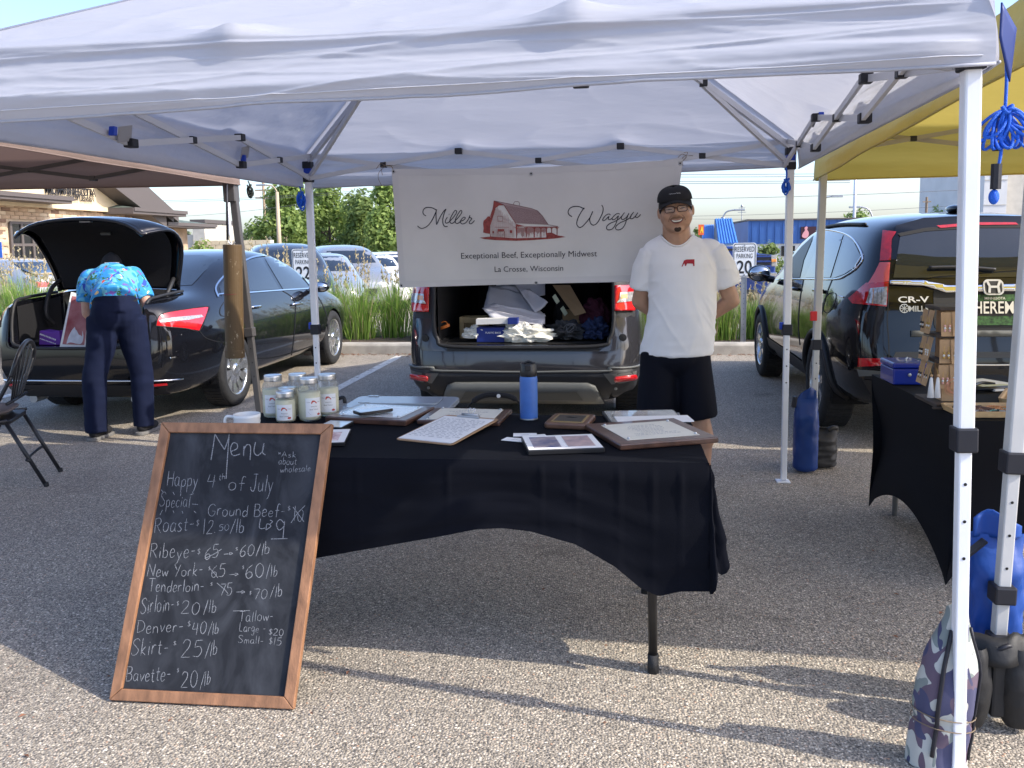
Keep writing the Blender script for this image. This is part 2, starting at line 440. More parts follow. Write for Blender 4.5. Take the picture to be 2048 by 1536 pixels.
def grass_clumps(name, spots, label):
    mb, mp = MB(), MB(); r = random.Random(len(spots) * 7 + 1)
    for (cx, cy, sc) in spots:
        for i in range(430):
            a = r.uniform(0, 6.283); rr = abs(r.gauss(0, .15)) * sc; x, y = cx + rr * math.cos(a), cy + rr * math.sin(a)
            h = r.uniform(.6, 1.12) * sc; lean = r.uniform(.1, .55) * h * (.4 + rr * 4); a2 = a + r.gauss(0, .5)
            dx, dy = math.cos(a2), math.sin(a2); wd = r.uniform(.004, .008)
            px, py = -dy * wd, dx * wd; tgt = mp if i % 9 == 0 else mb; k = len(tgt.v)
            droop = r.uniform(.0, .3)
            for t in (0, .4, .75, 1.):
                q = Vector((x + dx * lean * t ** 1.8, y + dy * lean * t ** 1.8, .1 + h * (t - droop * t ** 4)))
                ww = (1 - t ** 2) * 1.0 + .05
                tgt.v += [q + Vector((px, py, 0)) * ww, q - Vector((px, py, 0)) * ww]
            for j in range(3): tgt.f.append((k + 2 * j, k + 2 * j + 1, k + 2 * j + 3, k + 2 * j + 2))
        for i in range(13):
            a = r.uniform(0, 6.283); rr = r.uniform(0, .16) * sc; h = r.uniform(1.0, 1.42) * sc; ln = r.uniform(.03, .22)
            p0 = Vector((cx + rr * math.cos(a), cy + rr * math.sin(a), .1)); p1 = p0 + Vector((math.cos(a) * ln, math.sin(a) * ln, h))
            mp.add([p0, p0 + Vector((.003, 0, 0)), p1 + Vector((.002, 0, 0)), p1], [(0, 1, 2, 3)])
            for k in range(16):
                t = r.uniform(.74, 1.0); q = p0.lerp(p1, t); a3 = r.uniform(0, 6.28); s = r.uniform(.012, .03) * (1.25 - t) * 3.2
                mp.add([q, q + Vector((math.cos(a3) * s, math.sin(a3) * s, s * .9)), q + Vector((math.cos(a3) * s * .3, math.sin(a3) * s * .3, s * 1.7))], [(0, 1, 2)])
    o = mb.build(name, BLADE); tag(o, label, 'grass', kind='stuff')
    p = mp.build('seed_head', PLUME, o); tag(p, kind='stuff')
r = random.Random(5)
grass_clumps('ornamental_grass', [(-9.6 + i * .42 + r.uniform(-.1, .1), 12.1 + r.choice((0, .45, .75)) + r.uniform(-.1, .1), r.uniform(.88, 1.12)) for i in range(22)],
             'tall feathery reed grass in the bed behind the black sedan')
o_spots = [(x + r.uniform(-.08, .08), 11.95 + r.choice((0, .4, .8)) + r.uniform(-.1, .1), r.uniform(.72, .95)) for x in np.arange(1.3, 6, .34)]
o_spots = [(x, y, .62 if abs(x - 1.9) < .75 else s) for x, y, s in o_spots]
grass_clumps('ornamental_grass', o_spots, 'bright green reed grass behind the kerb beside the standing man')
grass_clumps('ornamental_grass', [(-.25 + i * .42 + r.uniform(-.1, .1), 12.4, .8) for i in range(4)], 'reed grass in the bed hidden behind the grey vehicle')

# ================================================================== TREES
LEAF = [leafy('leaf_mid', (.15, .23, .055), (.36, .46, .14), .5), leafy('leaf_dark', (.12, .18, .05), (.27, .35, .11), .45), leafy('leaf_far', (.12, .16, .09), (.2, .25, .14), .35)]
BARK = pm('bark', (.1, .08, .06), .95, noise_amt=.4, noise_scale=10, bump=1, bump_scale=20)
def tree_meshes(seed, h, rx, nleaf, leaf, mat, low=.18, lobes=16):
    r = random.Random(seed); lob = []
    for i in range(lobes):
        t = r.uniform(low, .97); prof = math.sin(math.pi * min(1, (t - low * .6) / (1 - low * .6)) ** .8) ** .7
        a = r.uniform(0, 6.283); rr = rx * prof * r.uniform(.25, .78)
        lob.append((Vector((rr * math.cos(a), rr * math.sin(a), h * t)), rx * r.uniform(.24, .44)))
    mb = MB()
    for i in range(nleaf):
        c, s = r.choice(lob); d = Vector((r.gauss(0, 1), r.gauss(0, 1), r.gauss(0, 1))).normalized()
        p = c + d * s * (r.uniform(.3, 1.15)); p.z = max(p.z, h * .05)
        n_ = (d + Vector((r.gauss(0, .6), r.gauss(0, .6), r.gauss(0, .6) + .5))).normalized(); a = n_.orthogonal().normalized(); a = Matrix.Rotation(r.uniform(0, 6.28), 3, n_) @ a; b = n_.cross(a)
        l = leaf * r.uniform(.6, 1.3)
        mb.add([p - a * l, p + b * l * .55 + n_ * l * .15, p + a * l, p - b * l * .55], [(0, 1, 2, 3)])
    tr = MB(); top = Vector((r.uniform(-.1, .1), r.uniform(-.1, .1), h * .62))
    tr.tube([(0, 0, -.3), (0, 0, h * .2), top * .7 + Vector((.05, .05, 0)), top], [h * .03, h * .024, h * .016, h * .008], 7)
    for c, s in lob[:11]:
        st = Vector((0, 0, h * r.uniform(.2, .5))); tr.tube([st, (st + c) / 2 + Vector((0, 0, -.04 * h)), c], [h * .011, h * .008, h * .003], 5)
    return mb, tr
def tree(name, label, x, y, z, seed, h, rx, nleaf=5000, leaf=.16, mat=0, low=.18, group=None, lobes=16, cat='tree'):
    mb, tr = tree_meshes(seed, h, rx, nleaf, leaf, mat, low, lobes)
    t = thing(name, label, cat, (x, y, z), group)
    off = Vector((x, y, z))
    for q in (mb, tr): q.v = [v + off for v in q.v]
    mb.build('crown', LEAF[mat], t); tr.build('trunk', BARK, t, smooth=True)
    return t
def T(u, vtop, dist_y, label, seed, rx, **kw):
    p = at(u, vtop, y=dist_y); z0 = gz(p.x, p.y)
    return tree('broadleaf_tree', label, p.x, p.y, z0, seed, p.z - z0, rx, group='trees behind the parking lot', **kw)
T(575, 378, 62, 'pale green tree behind the lamp post, leftmost of the tall trees', 11, 2.9, nleaf=7000, leaf=.2, low=.1)
T(655, 384, 66, 'broad green tree in the middle of the tall trees', 12, 3.1, nleaf=7000, leaf=.2, low=.08)
T(722, 400, 64, 'dark green tree between the broad tree and the banner', 13, 2.7, nleaf=6500, leaf=.2, low=.05, mat=1)
T(785, 366, 60, 'tallest dark tree beside the left edge of the banner', 14, 3.0, nleaf=7500, leaf=.2, low=.06)
T(690, 425, 75, 'lower dark tree filling the gap behind the tall trees', 15, 4.0, nleaf=6000, leaf=.22, low=.02, mat=1)
T(600, 425, 72, 'low dark tree behind the leftmost tall tree', 16, 3.6, nleaf=6000, leaf=.22, low=.02, mat=1)
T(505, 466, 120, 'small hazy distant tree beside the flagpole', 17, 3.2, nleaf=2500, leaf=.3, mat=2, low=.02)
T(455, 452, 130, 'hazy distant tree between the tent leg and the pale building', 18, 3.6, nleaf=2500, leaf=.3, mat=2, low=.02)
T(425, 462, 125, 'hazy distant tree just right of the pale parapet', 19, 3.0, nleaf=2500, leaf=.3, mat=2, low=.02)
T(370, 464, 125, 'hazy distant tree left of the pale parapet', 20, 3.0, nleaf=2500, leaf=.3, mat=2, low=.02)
T(1710, 428, 110, 'rounded tree top showing over the blue building', 21, 3.8, nleaf=3500, leaf=.26, low=.05)
T(1905, 403, 85, 'leafy tree in front of the tall white building', 22, 3.1, nleaf=4500, leaf=.22, low=.05)
T(1872, 418, 90, 'smaller tree left of the leafy tree by the white building', 23, 1.8, nleaf=2500, leaf=.2, low=.05)
T(1394, 448, 95, 'tiny dark evergreen beside the orange sign', 24, .8, nleaf=1200, leaf=.16, mat=1, low=.03)
p = at(410, 481, y=34)
tree('round_shrub', 'feathery green shrub in front of the cream wall', p.x, p.y, gz(p.x, p.y), 25, p.z, 1.0, nleaf=2600, leaf=.1, low=.05, cat='shrub')
p = at(1540, 494, y=48)
tree('spruce_tree', 'blue green spruce by the white wall of the blue building', p.x, p.y, gz(p.x, p.y), 26, p.z - gz(p.x, p.y), 1.05, nleaf=2600, leaf=.1, mat=1, low=.03)

# ================================================================== CREDIT UNION BUILDING (east wall in the plane x = BX)
BX = -19.5
BR1 = pm('tan_brick', (.42, .3, .2), .85, noise_amt=.3, noise_scale=3, bump=.3, bump_scale=30)
BR2 = pm('brown_brick', (.2, .125, .085), .85, noise_amt=.3, noise_scale=3, bump=.3, bump_scale=30)
BR3 = pm('cream_brick', (.55, .43, .3), .85, noise_amt=.2, noise_scale=3, bump=.3, bump_scale=30)
STUC = pm('cream_stucco', (.66, .54, .36), .9, noise_amt=.06, noise_scale=2, bump=.2, bump_scale=40)
SHIN = pm('green_grey_shingle', (.11, .14, .115), .9, noise_amt=.35, noise_scale=6, bump=.6, bump_scale=25)
FASC = pm('brown_fascia', (.1, .085, .08), .6)
DGLS = pm('dark_window_glass', (.012, .014, .017), .06, spec=.6)
PALE = pm('pale_block', (.5, .47, .41), .9, noise_amt=.1, noise_scale=2)
cu = thing('brick_building', 'tan brick office building with cream gable and dark lettering', 'building', (BX, 26, 0))
def bp(u, v): return at(u, v, x=BX)
yl0, yl1 = bp(0, 400).y - 9, bp(222, 430).y + 2.0
ztop = bp(110, 412).z
MB().box((BX - 9, yl0, -.4), (BX - .06, yl1, ztop)).build('wall', BR3, cu)
# bricks that can be told apart on the wall face: coursed, three tones, mortar recessed (the wall body behind)
rb = random.Random(31)
BL_, BH_ = .42, .125
wy0, wy1 = bp(20, 445).y, bp(84, 445).y; wz0, wz1 = bp(50, 525).z - .6, bp(50, 446).z
bm = [mesh_obj('brick', [(0, 0, 0)], [], None) for _ in ()]
base = {}
def brick_mesh(mat):
    m = MB().box((-.03, 0, 0), (.02, BL_ - .02, BH_ - .015)); o = mesh_obj('brick', m.v, m.f, mat, origin=(0, 0, 0)); return o
protos = [brick_mesh(x) for x in (BR1, BR2, BR3)]
cnt = 0; rest = [MB(), MB(), MB()]
z = -.2; row = 0
while z < ztop - BH_:
    y = yl0 + (0 if row % 2 else BL_ / 2)
    while y < yl1 - BL_:
        inwin = (y + BL_ > wy0 - .05 and y < wy1 + .05 and z + BH_ > wz0 - .05 and z < wz1 + .05)
        if not inwin:
            k = rb.choices((0, 1, 2), (.5, .2, .3))[0]
            vis = bp(0, 400).y - .5 < y < bp(112, 400).y and 1.2 < z
            if vis and cnt < 299:
                o = protos[k].copy(); COL.objects.link(o); o.parent = cu; o.location = Vector((BX - .03 + rb.uniform(0, .012), y, z)) - cu.location; cnt += 1
            else: rest[k].box((BX - .06, y, z), (BX - .01, y + BL_ - .02, z + BH_ - .015))
        y += BL_
    z += BH_; row += 1
for o in protos: bpy.data.objects.remove(o)
for k, mm in enumerate((BR1, BR2, BR3)):
    if rest[k].v: tag(rest[k].build('brickwork', mm, cu), kind='stuff')
# window with frame, mullions and panes
win = MB().box((BX - .055, wy0, wz0), (BX - .03, wy1, wz1)).build('window', FASC, cu)
mu = MB(); nby, nbz = 3, 3
zs = [wz0, wz0 + (wz1 - wz0) * .35, wz0 + (wz1 - wz0) * .62, wz1]
for i in range(nby + 1): yy = wy0 + (wy1 - wy0) * i / nby; mu.box((BX - .028, yy - .05, wz0), (BX + .03, yy + .05, wz1))
for zz in zs: mu.box((BX - .027, wy0, zz - .045), (BX + .026, wy1, zz + .045))
mu.build('mullion', FASC, win)
for i in range(nby):
    for j in range(3):
        a, b = wy0 + (wy1 - wy0) * i / nby + .05, wy0 + (wy1 - wy0) * (i + 1) / nby - .05
        MB().box((BX - .026, a, zs[j] + .045), (BX - .012, b, zs[j + 1] - .045)).build('pane', DGLS, win)
# cream gable
ga = bp(222, 430); apex_y = bp(60, 380).y; slope_hi = bp(150, 330)
gpoly = [(bp(60, 400).y - 7, ztop), (ga.y + 1.0, ztop), (bp(190, 372).y, bp(190, 372).z + .8), (bp(125, 330).y, bp(125, 318).z), (bp(60, 400).y - 7, bp(60, 350).z + .2)]
MB().prism(gpoly, lambda a, b, t: (BX + .12 - t, a, b), 5).build('gable', STUC, cu)
MB().box((BX - .1, gpoly[0][0], ztop - .1), (BX + .2, ga.y + .9, ztop + .06)).build('ledge', STUC, cu)
# rake overhang: dark sloping boards to the right of the gable
q0, q1 = bp(178, 345), bp(292, 432)
m = MB()
for off, wd in ((0, .5), (1.0, .25), (1.7, .22)):
    m.add([(BX + .9 - .2 * off, q0.y + off, q0.z + .3), (BX + .9 - .2 * off, q1.y + off, q1.z + .1), (BX + .9 - .2 * off, q1.y + off, q1.z - wd), (BX + .9 - .2 * off, q0.y + off, q0.z - wd),
           (BX - 3, q0.y + off, q0.z + .3), (BX - 3, q1.y + off, q1.z + .1), (BX - 3, q1.y + off, q1.z - wd), (BX - 3, q0.y + off, q0.z - wd)],
          [(0, 3, 2, 1), (4, 5, 6, 7), (0, 1, 5, 4), (3, 7, 6, 2), (1, 2, 6, 5), (0, 4, 7, 3)])
m.build('rake_board', FASC, cu)
# small hip roofs with fascia: left bay, right bay, right wing
def hip(name, y0, y1, zf0, zf1, zr, x1, depth, ridge=.3):
    rf = MB(); xa, xb = x1, x1 - depth
    rf.add([(xa, y0, zf1), (xa, y1, zf1), (xb, y1, zf1), (xb, y0, zf1), (x1 - depth * .5, y0 + (y1 - y0) * ridge, zr), (x1 - depth * .5, y1 - (y1 - y0) * ridge, zr)],
           [(0, 1, 5, 4), (1, 2, 5), (2, 3, 4, 5), (3, 0, 4)])
    o = rf.build(name, SHIN, cu)
    MB().box((xb, y0, zf0), (xa + .03, y1, zf1 - .01)).build('fascia', FASC, cu)
    MB().box((xb, y0 + .02, zf1 - .12), (xa + .09, y1 + .05, zf1 + .02)).build('gutter', FASC, cu)
hip('roof', bp(0, 390).y - 6, bp(88, 400).y, bp(60, 407).z, bp(60, 394).z, bp(20, 374).z, BX + 1.0, 4.0, .35)
hip('roof', bp(206, 420).y, bp(318, 428).y, bp(270, 432).z, bp(270, 421).z, bp(250, 402).z, BX + 1.2, 5.0, .4)
a0, a1 = bp(300, 430), bp(402, 452)
hip('roof', a0.y, a1.y, bp(380, 457).z, bp(380, 449).z, bp(315, 414).z + .4, BX + .7, 14.0, .42)
MB().box((BX - 12, a0.y, -.4), (BX - .6, a1.y - 1.0, bp(380, 457).z)).build('wall', BR3, cu)
MB().box((BX - 1.2, a1.y - 2.2, -.4), (BX - .2, a1.y - 1.0, bp(380, 457).z - .01)).build('column', BR1, cu)
# letters
def face(mb, s, u0, v0, u1, v1, zh):
    pa, pb = bp(u0, v0), bp(u1, v1); W = pb.y - pa.y
    v, f, w0 = text2d(s, 1., .012)
    k = W / w0; hmax = max(p[1] for p in v) * k; kz = zh / hmax
    k2 = len(mb.v); n = len(v)
    for dx in (.24, .16):
        mb.v += [Vector((BX + dx, pa.y + a * k, pa.z + (pb.z - pa.z) * (a * k / W) + b * k * kz)) for a, b in v]
    mb.f += [tuple(k2 + i for i in q) for q in f]; mb.f += [tuple(k2 + n + i for i in reversed(q)) for q in f]
LETM = pm('dark_bronze_letter', (.025, .023, .025), .5)
m = MB(); face(m, 'MIDMINNESOTA', 82, 386, 180, 394, bp(130, 373).z - bp(130, 389).z); m.build('lettering', LETM, cu)
m = MB(); face(m, 'FEDERAL CREDIT UNION', 88, 396, 176, 404, (bp(130, 390).z - bp(130, 399).z)); m.build('lettering', LETM, cu)

# pale low building and cream block wall behind the sedan
pb_ = at(385, 470, y=70)
lb = thing('flat_roof_building', 'low pale flat roofed building at the end of the brick building', 'building', (pb_.x, 72, -.4))
w0, w1 = at(352, 470, y=70), at(393, 462, y=70); w2, w3 = at(385, 452, y=69.6), at(408, 446, y=69.6)
MB().box((w0.x, 70, -.5), (w1.x, 76, w0.z)).build('wall', PALE, lb); MB().box((w2.x, 69.6, -.5), (w3.x, 76, w3.z)).build('tower', PALE, lb)
MB().box((w2.x - .15, 69.45, w3.z), (w3.x + .15, 76.1, w3.z + .3)).build('parapet', FASC, lb)
cw0, cw1 = at(395, 482, y=38), at(541, 487, y=38)
cw = thing('block_wall', 'long cream block wall behind the black sedan roof', 'wall', ((cw0.x + cw1.x) / 2, 38, -.2))
CRM = pm('cream_block', (.62, .55, .4), .9, noise_amt=.08, noise_scale=3)
nb_ = 10; nr_ = 7
MB().box((cw0.x, 38.03, -.3), (cw1.x, 38.4, cw0.z)).build('backing', PALE, cw)
for j in range(nr_):
    for i in range(nb_ + (j % 2)):
        x0 = cw0.x + (cw1.x - cw0.x) * max(0, (i - .5 * (j % 2))) / nb_; x1 = cw0.x + (cw1.x - cw0.x) * min(nb_, i + 1 - .5 * (j % 2)) / nb_
        zz = cw0.z - (j + 1) * .2
        MB().box((x0 + .012, 37.97 + rb.uniform(0, .015), zz + .012), (x1 - .012, 38.05, zz + .2)).build('block', CRM, cw)

# ================================================================== BLUE BUILDING
BLU = pm('blue_metal_cladding', (.035, .11, .33), .45, noise_amt=.1, noise_scale=1.5)
BLU2 = pm('light_blue_metal_roof', (.08, .24, .58), .4, noise_amt=.08, noise_scale=1.5)
WHW = pm('white_painted_block', (.68, .68, .66), .85, noise_amt=.08, noise_scale=2)
BY = 50.
def qp(u, v, y=BY): return at(u, v, y=y)
bb = thing('blue_building', 'long blue metal clad shop building with white lower wall', 'building', (qp(1600, 490).x, BY + 4, -.8))
L0, L1 = qp(1497, 440), qp(2030, 434)
zc, zb = L0.z, qp(1600, 487).z
MB().box((L0.x, BY, zb), (L1.x, BY + 12, zc - .05)).build('cladding', BLU, bb)
x = L0.x + .2; k = 0
while x < L1.x - .3:
    MB().box((x, BY - .035, zb + .02), (x + .05, BY + .01, zc - .06)).build('standing_seam', BLU, bb); x += .42; k += 1
MB().box((L0.x - .1, BY - .1, zc - .05), (L1.x, BY + 12.1, zc + .03)).build('roof_edge', FASC, bb)
MB().box((L0.x + .05, BY + .1, -1.0), (L1.x - .1, BY + 11.9, zb)).build('wall', WHW, bb)
# the receding left side of the building
s0 = qp(1463, 456, BY + 11)
MB().add([(L0.x, BY + .02, zb), (L0.x - 1.6, BY + 11, zb), (L0.x - 1.6, BY + 11, zc - .45), (L0.x, BY + .02, zc - .06)], [(0, 3, 2, 1)]).build('side_wall', BLU, bb)
wn = MB().box((qp(1563, 490).x, BY - .02, qp(1563, 512).z), (qp(1590, 490).x, BY + .15, qp(1563, 492).z)).build('window', DGLS, bb)
pn0, pn1 = qp(1601, 478), qp(1632, 453)
MB().box((pn0.x, BY - .08, pn0.z), (pn1.x, BY - .02, pn1.z)).build('poster', pm('poster_dark', (.04, .01, .02), .5), bb)
MB().prism(spline([(0, 0), (.16, .1), (.2, .32), (.1, .5), (.13, .62), (.05, .68), (-.06, .6), (-.03, .46), (-.14, .3), (-.2, .1)], 4, True),
           lambda a, b, t: (qp(1610, 470).x + a * .9, BY - .1 + t, pn0.z + .04 + b * .95), .03).build('poster_figure', pm('poster_pink', (.7, .32, .34), .5), bb)
rp_ = thing('blue_roof', 'bright blue standing seam roof of the porch left of the blue building', 'roof', (qp(1450, 487, 46).x, 47, -.8))
def slope(par, u0, v0, u1, v1, u2, v2, u3, v3, ya, yb, name, mat):
    P = [qp(u0, v0, ya), qp(u1, v1, ya), qp(u2, v2, yb), qp(u3, v3, yb)]
    MB().add(P + [p + Vector((0, .25, -.1)) for p in P], [(0, 1, 2, 3), (7, 6, 5, 4), (0, 4, 5, 1), (2, 6, 7, 3), (1, 5, 6, 2), (0, 3, 7, 4)]).build(name, mat, par)
    for k in range(7):
        t = (k + .5) / 7; a = P[0].lerp(P[1], t) + Vector((0, -.03, .02)); b = P[3].lerp(P[2], t) + Vector((0, -.03, .02))
        MB().bar(a, b, .05, .05).build('standing_seam', mat, par)
slope(rp_, 1437, 489, 1476, 486, 1464, 437, 1430, 438, 44, 47, 'roof_panel', BLU2)
slope(rp_, 1402, 489, 1429, 488, 1428, 450, 1402, 451, 45.5, 47.5, 'roof_panel', BLU2)
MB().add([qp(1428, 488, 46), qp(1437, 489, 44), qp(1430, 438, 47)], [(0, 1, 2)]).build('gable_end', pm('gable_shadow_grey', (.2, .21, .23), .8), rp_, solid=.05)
c0, c1 = qp(1405, 489, 46), qp(1474, 489, 46)
MB().box((c0.x, 46.2, -1), (c1.x, 49, c0.z)).build('wall', WHW, rp_)
os_ = thing('orange_sign', 'orange and yellow sign panel behind the standing man', 'sign', (qp(1402, 465, 43).x, 43, -.8))
o0, o1 = qp(1397, 470, 43), qp(1408, 449, 43)
MB().box((o0.x, 43, o0.z), (o1.x, 43.15, o1.z)).build('panel', pm('sign_orange', (.75, .12, .03), .5), os_)
MB().flat([(0, 0), (.1, .3), (.16, .3), (.22, 0), (.15, 0), (.13, .09), (.08, .09), (.06, 0)], lambda a, b: (o0.x + .06 + a * .8, 42.99, o0.z + .1 + b)).build('emblem', pm('sign_yellow', (.85, .55, .03), .5), os_)
MB().box(((o0.x + o1.x) / 2 - .05, 43.05, -1), ((o0.x + o1.x) / 2 + .05, 43.14, o0.z)).build('post', FASC, os_)

# tall white building
tw = thing('tall_white_building', 'tall white windowless building behind the yellow tent', 'building', (at(2010, 440, y=75).x, 80, -.8))
t0, t1, t2 = at(1966, 430, y=75), at(2012, 430, y=75), at(2120, 430, y=75)
TWM = pm('white_concrete', (.62, .62, .61), .85, noise_amt=.08, noise_scale=.6)
MB().box((t0.x, 75, -1), (t1.x, 90, 12)).build('tower', TWM, tw); MB().box((t1.x + .02, 76.5, -1), (t2.x, 90, 15)).build('silo_block', PALE, tw)
for k in range(5): MB().box((t0.x - .02, 74.95, 2.2 + k * 2), (t1.x + .02, 75.0, 2.24 + k * 2)).build('joint', PALE, tw)
MB().box((at(2000, 360, y=75).x - .4, 74.9, 6.6), (at(2000, 360, y=75).x + .3, 75, 7.9)).build('window', FASC, tw)

# wooden picket fence behind the reserved sign
fe = thing('picket_fence', 'weathered low wooden picket fence behind the reserved parking sign', 'fence', (4.2, 20, -.4))
FW = pm('weathered_fence_wood', (.32, .27, .2), .9, noise_amt=.3, noise_scale=4, stretch=(1, 1, .2))
fx0, fx1 = at(1440, 600, y=20).x - .2, at(1600, 600, y=20).x + .4
zt = at(1490, 588, y=20).z
x = fx0
while x < fx1:
    MB().box((x, 19.98, gz(x, 20)), (x + .085, 20.0, zt + rb.uniform(-.01, .015))).build('picket', FW, fe); x += .105
for zz in (zt - .15, zt - .55): MB().box((fx0, 20.002, zz), (fx1, 20.04, zz + .08)).build('rail', FW, fe)

# ================================================================== POLES AND WIRES
STEEL = pm('galvanised_steel', (.45, .46, .47), .4, metal=.8, noise_amt=.1)
WOODP = pm('utility_pole_wood', (.3, .22, .15), .9, noise_amt=.3, noise_scale=3, stretch=(1, 1, .1))
TANP = pm('tan_pole', (.42, .34, .24), .7)
def lamp(u, vtop, y, arm_du, arm_dv, label, mat, vbot=497, flip=1):
    p = at(u, vtop, y=y); t = thing('street_lamp', label, 'lamp post', (p.x, y, gz(p.x, y)))
    z0 = gz(p.x, y); q = at(u + arm_du, vtop + arm_dv, y=y)
    MB().tube([(p.x, y, z0), (p.x, y, p.z)], [y * .0035, y * .002], 8).build('pole', mat, t, smooth=True)
    a = Vector((p.x, y, p.z)); b = Vector(q); mid = a.lerp(b, .35) + Vector((0, 0, (b.z - a.z) * .42))
    MB().tube(spline([a, mid, b], 6), y * .0009, 6).build('arm', mat, t, smooth=True)
    d = Vector((b.x - a.x, 0, 0)).normalized()
    MB().obox(b + d * y * .006, d * y * .006, (0, y * .002, 0), (0, 0, y * .001)).build('luminaire', STEEL, t, bevel=.02)
    return t
lamp(554, 384, 45, -22, -14, 'tan lamp post with curved arm before the green trees', TANP)
lamp(1446, 434, 60, 22, -14, 'thin curved lamp post left of the blue building', STEEL)
lamp(1745, 434, 62, -24, -20, 'curved lamp post over the roof of the black vehicle', STEEL)
lamp(1643, 405, 66, 20, -12, 'lamp post with a straight arm beside the tent pole', STEEL)
p = at(527, 378, y=90)
up = thing('utility_pole', 'wooden utility pole with crossarm behind the trees', 'utility pole', (p.x, 90, 0))
MB().tube([(p.x, 90, -.5), (p.x, 90, p.z + 2)], [.2, .14], 8).build('pole', WOODP, up, smooth=True)
for zz in (p.z - .2, p.z - 1.0): MB().box((p.x - .9, 89.85, zz), (p.x + .9, 90.0, zz + .14)).build('crossarm', WOODP, up)
p = at(1711, 350, y=58)
fp = thing('flagpole', 'tall thin white pole beside the yellow tent', 'pole', (p.x, 58, -.8)); MB().tube([(p.x, 58, -.9), (p.x, 58, p.z + 2)], [.12, .08], 8).build('pole', pm('white_pole', (.75, .76, .78), .5), fp, smooth=True)
MB().ell((p.x, 58, p.z + 2.05), .15).build('finial', pm('white_pole', (.75, .76, .78), .5), fp, smooth=True)
p = at(1484, 412, y=62)
an = thing('roof_antenna', 'thin weather antenna mast behind the blue building', 'antenna', (p.x, 62, -.8))
MB().tube([(p.x, 62, -.9), (p.x, 62, p.z)], .035, 6).build('mast', STEEL, an)
for dz, w_ in ((-.15, .22), (-.45, .28)): MB().box((p.x - w_, 61.98, p.z + dz), (p.x + w_, 62.02, p.z + dz + .04)).build('crossbar', STEEL, an)
MB().ell((p.x, 62, p.z), .09).build('sensor', STEEL, an)
p = at(1853, 410, y=70)
ub = thing('utility_pole', 'short brown pole left of the leafy tree behind the black vehicle', 'utility pole', (p.x, 70, -.8))
MB().tube([(p.x, 70, -.9), (p.x, 70, p.z + .6)], [.12, .09], 8).build('pole', WOODP, ub); MB().box((p.x - .3, 69.9, p.z + .2), (p.x + .3, 70, p.z + .28)).build('crossarm', WOODP, ub)
WIRE = pm('cable_black', (.09, .09, .1), .6)
def wire(label, u0, v0, u1, v1, y0, y1, sag=.25, r=.012):
    a, b = at(u0, v0, y=y0), at(u1, v1, y=y1)
    pts = [a.lerp(b, k / 12) - Vector((0, 0, sag * (1 - (2 * k / 12 - 1) ** 2))) for k in range(13)]
    tag(MB().tube(pts, r, 5).build('power_line', WIRE), label, 'power line', 'overhead power lines')
wire('upper power line across the sky left of the white tent leg', 180, 402, 780, 376, 55, 60)
wire('second power line across the sky left of the white tent leg', 180, 405, 780, 380, 56, 61)
wire('lowest power line across the sky left of the white tent leg', 230, 436, 600, 408, 55, 60)
for k, v in enumerate((347, 352, 361, 365)):
    wire(('top', 'second', 'third', 'fourth')[k] + ' power line of the high set right of the banner', 1300, v + 2, 1700, v, 50, 52, .02, .014)
wire('long power line crossing behind the white and yellow tent legs', 1330, 398, 1960, 378, 50, 54, .1, .014)
wire('faint low power line just over the blue building', 1330, 433, 1960, 408, 60, 62, .15, .012)
wire('lowest faint power line touching the blue roof ridge', 1380, 438, 1990, 432, 64, 64, .1, .01)
# white pole seen beside the brown tent leg
p0, p1 = at(452, 380, y=30), at(462, 497, y=30)
fp2 = thing('flagpole', 'slim white pole behind the brown tent leg', 'pole', (p1.x, 30, 0)); MB().tube([(p1.x, 30, -.1), (p1.x - .02, 30, p0.z + 2)], [.06, .045], 8).build('pole', pm('white_pole', (.75, .76, .78), .5), fp2, smooth=True)
MB().ell((p1.x - .02, 30, p0.z + 2), .1).build('finial', STEEL, fp2, smooth=True)

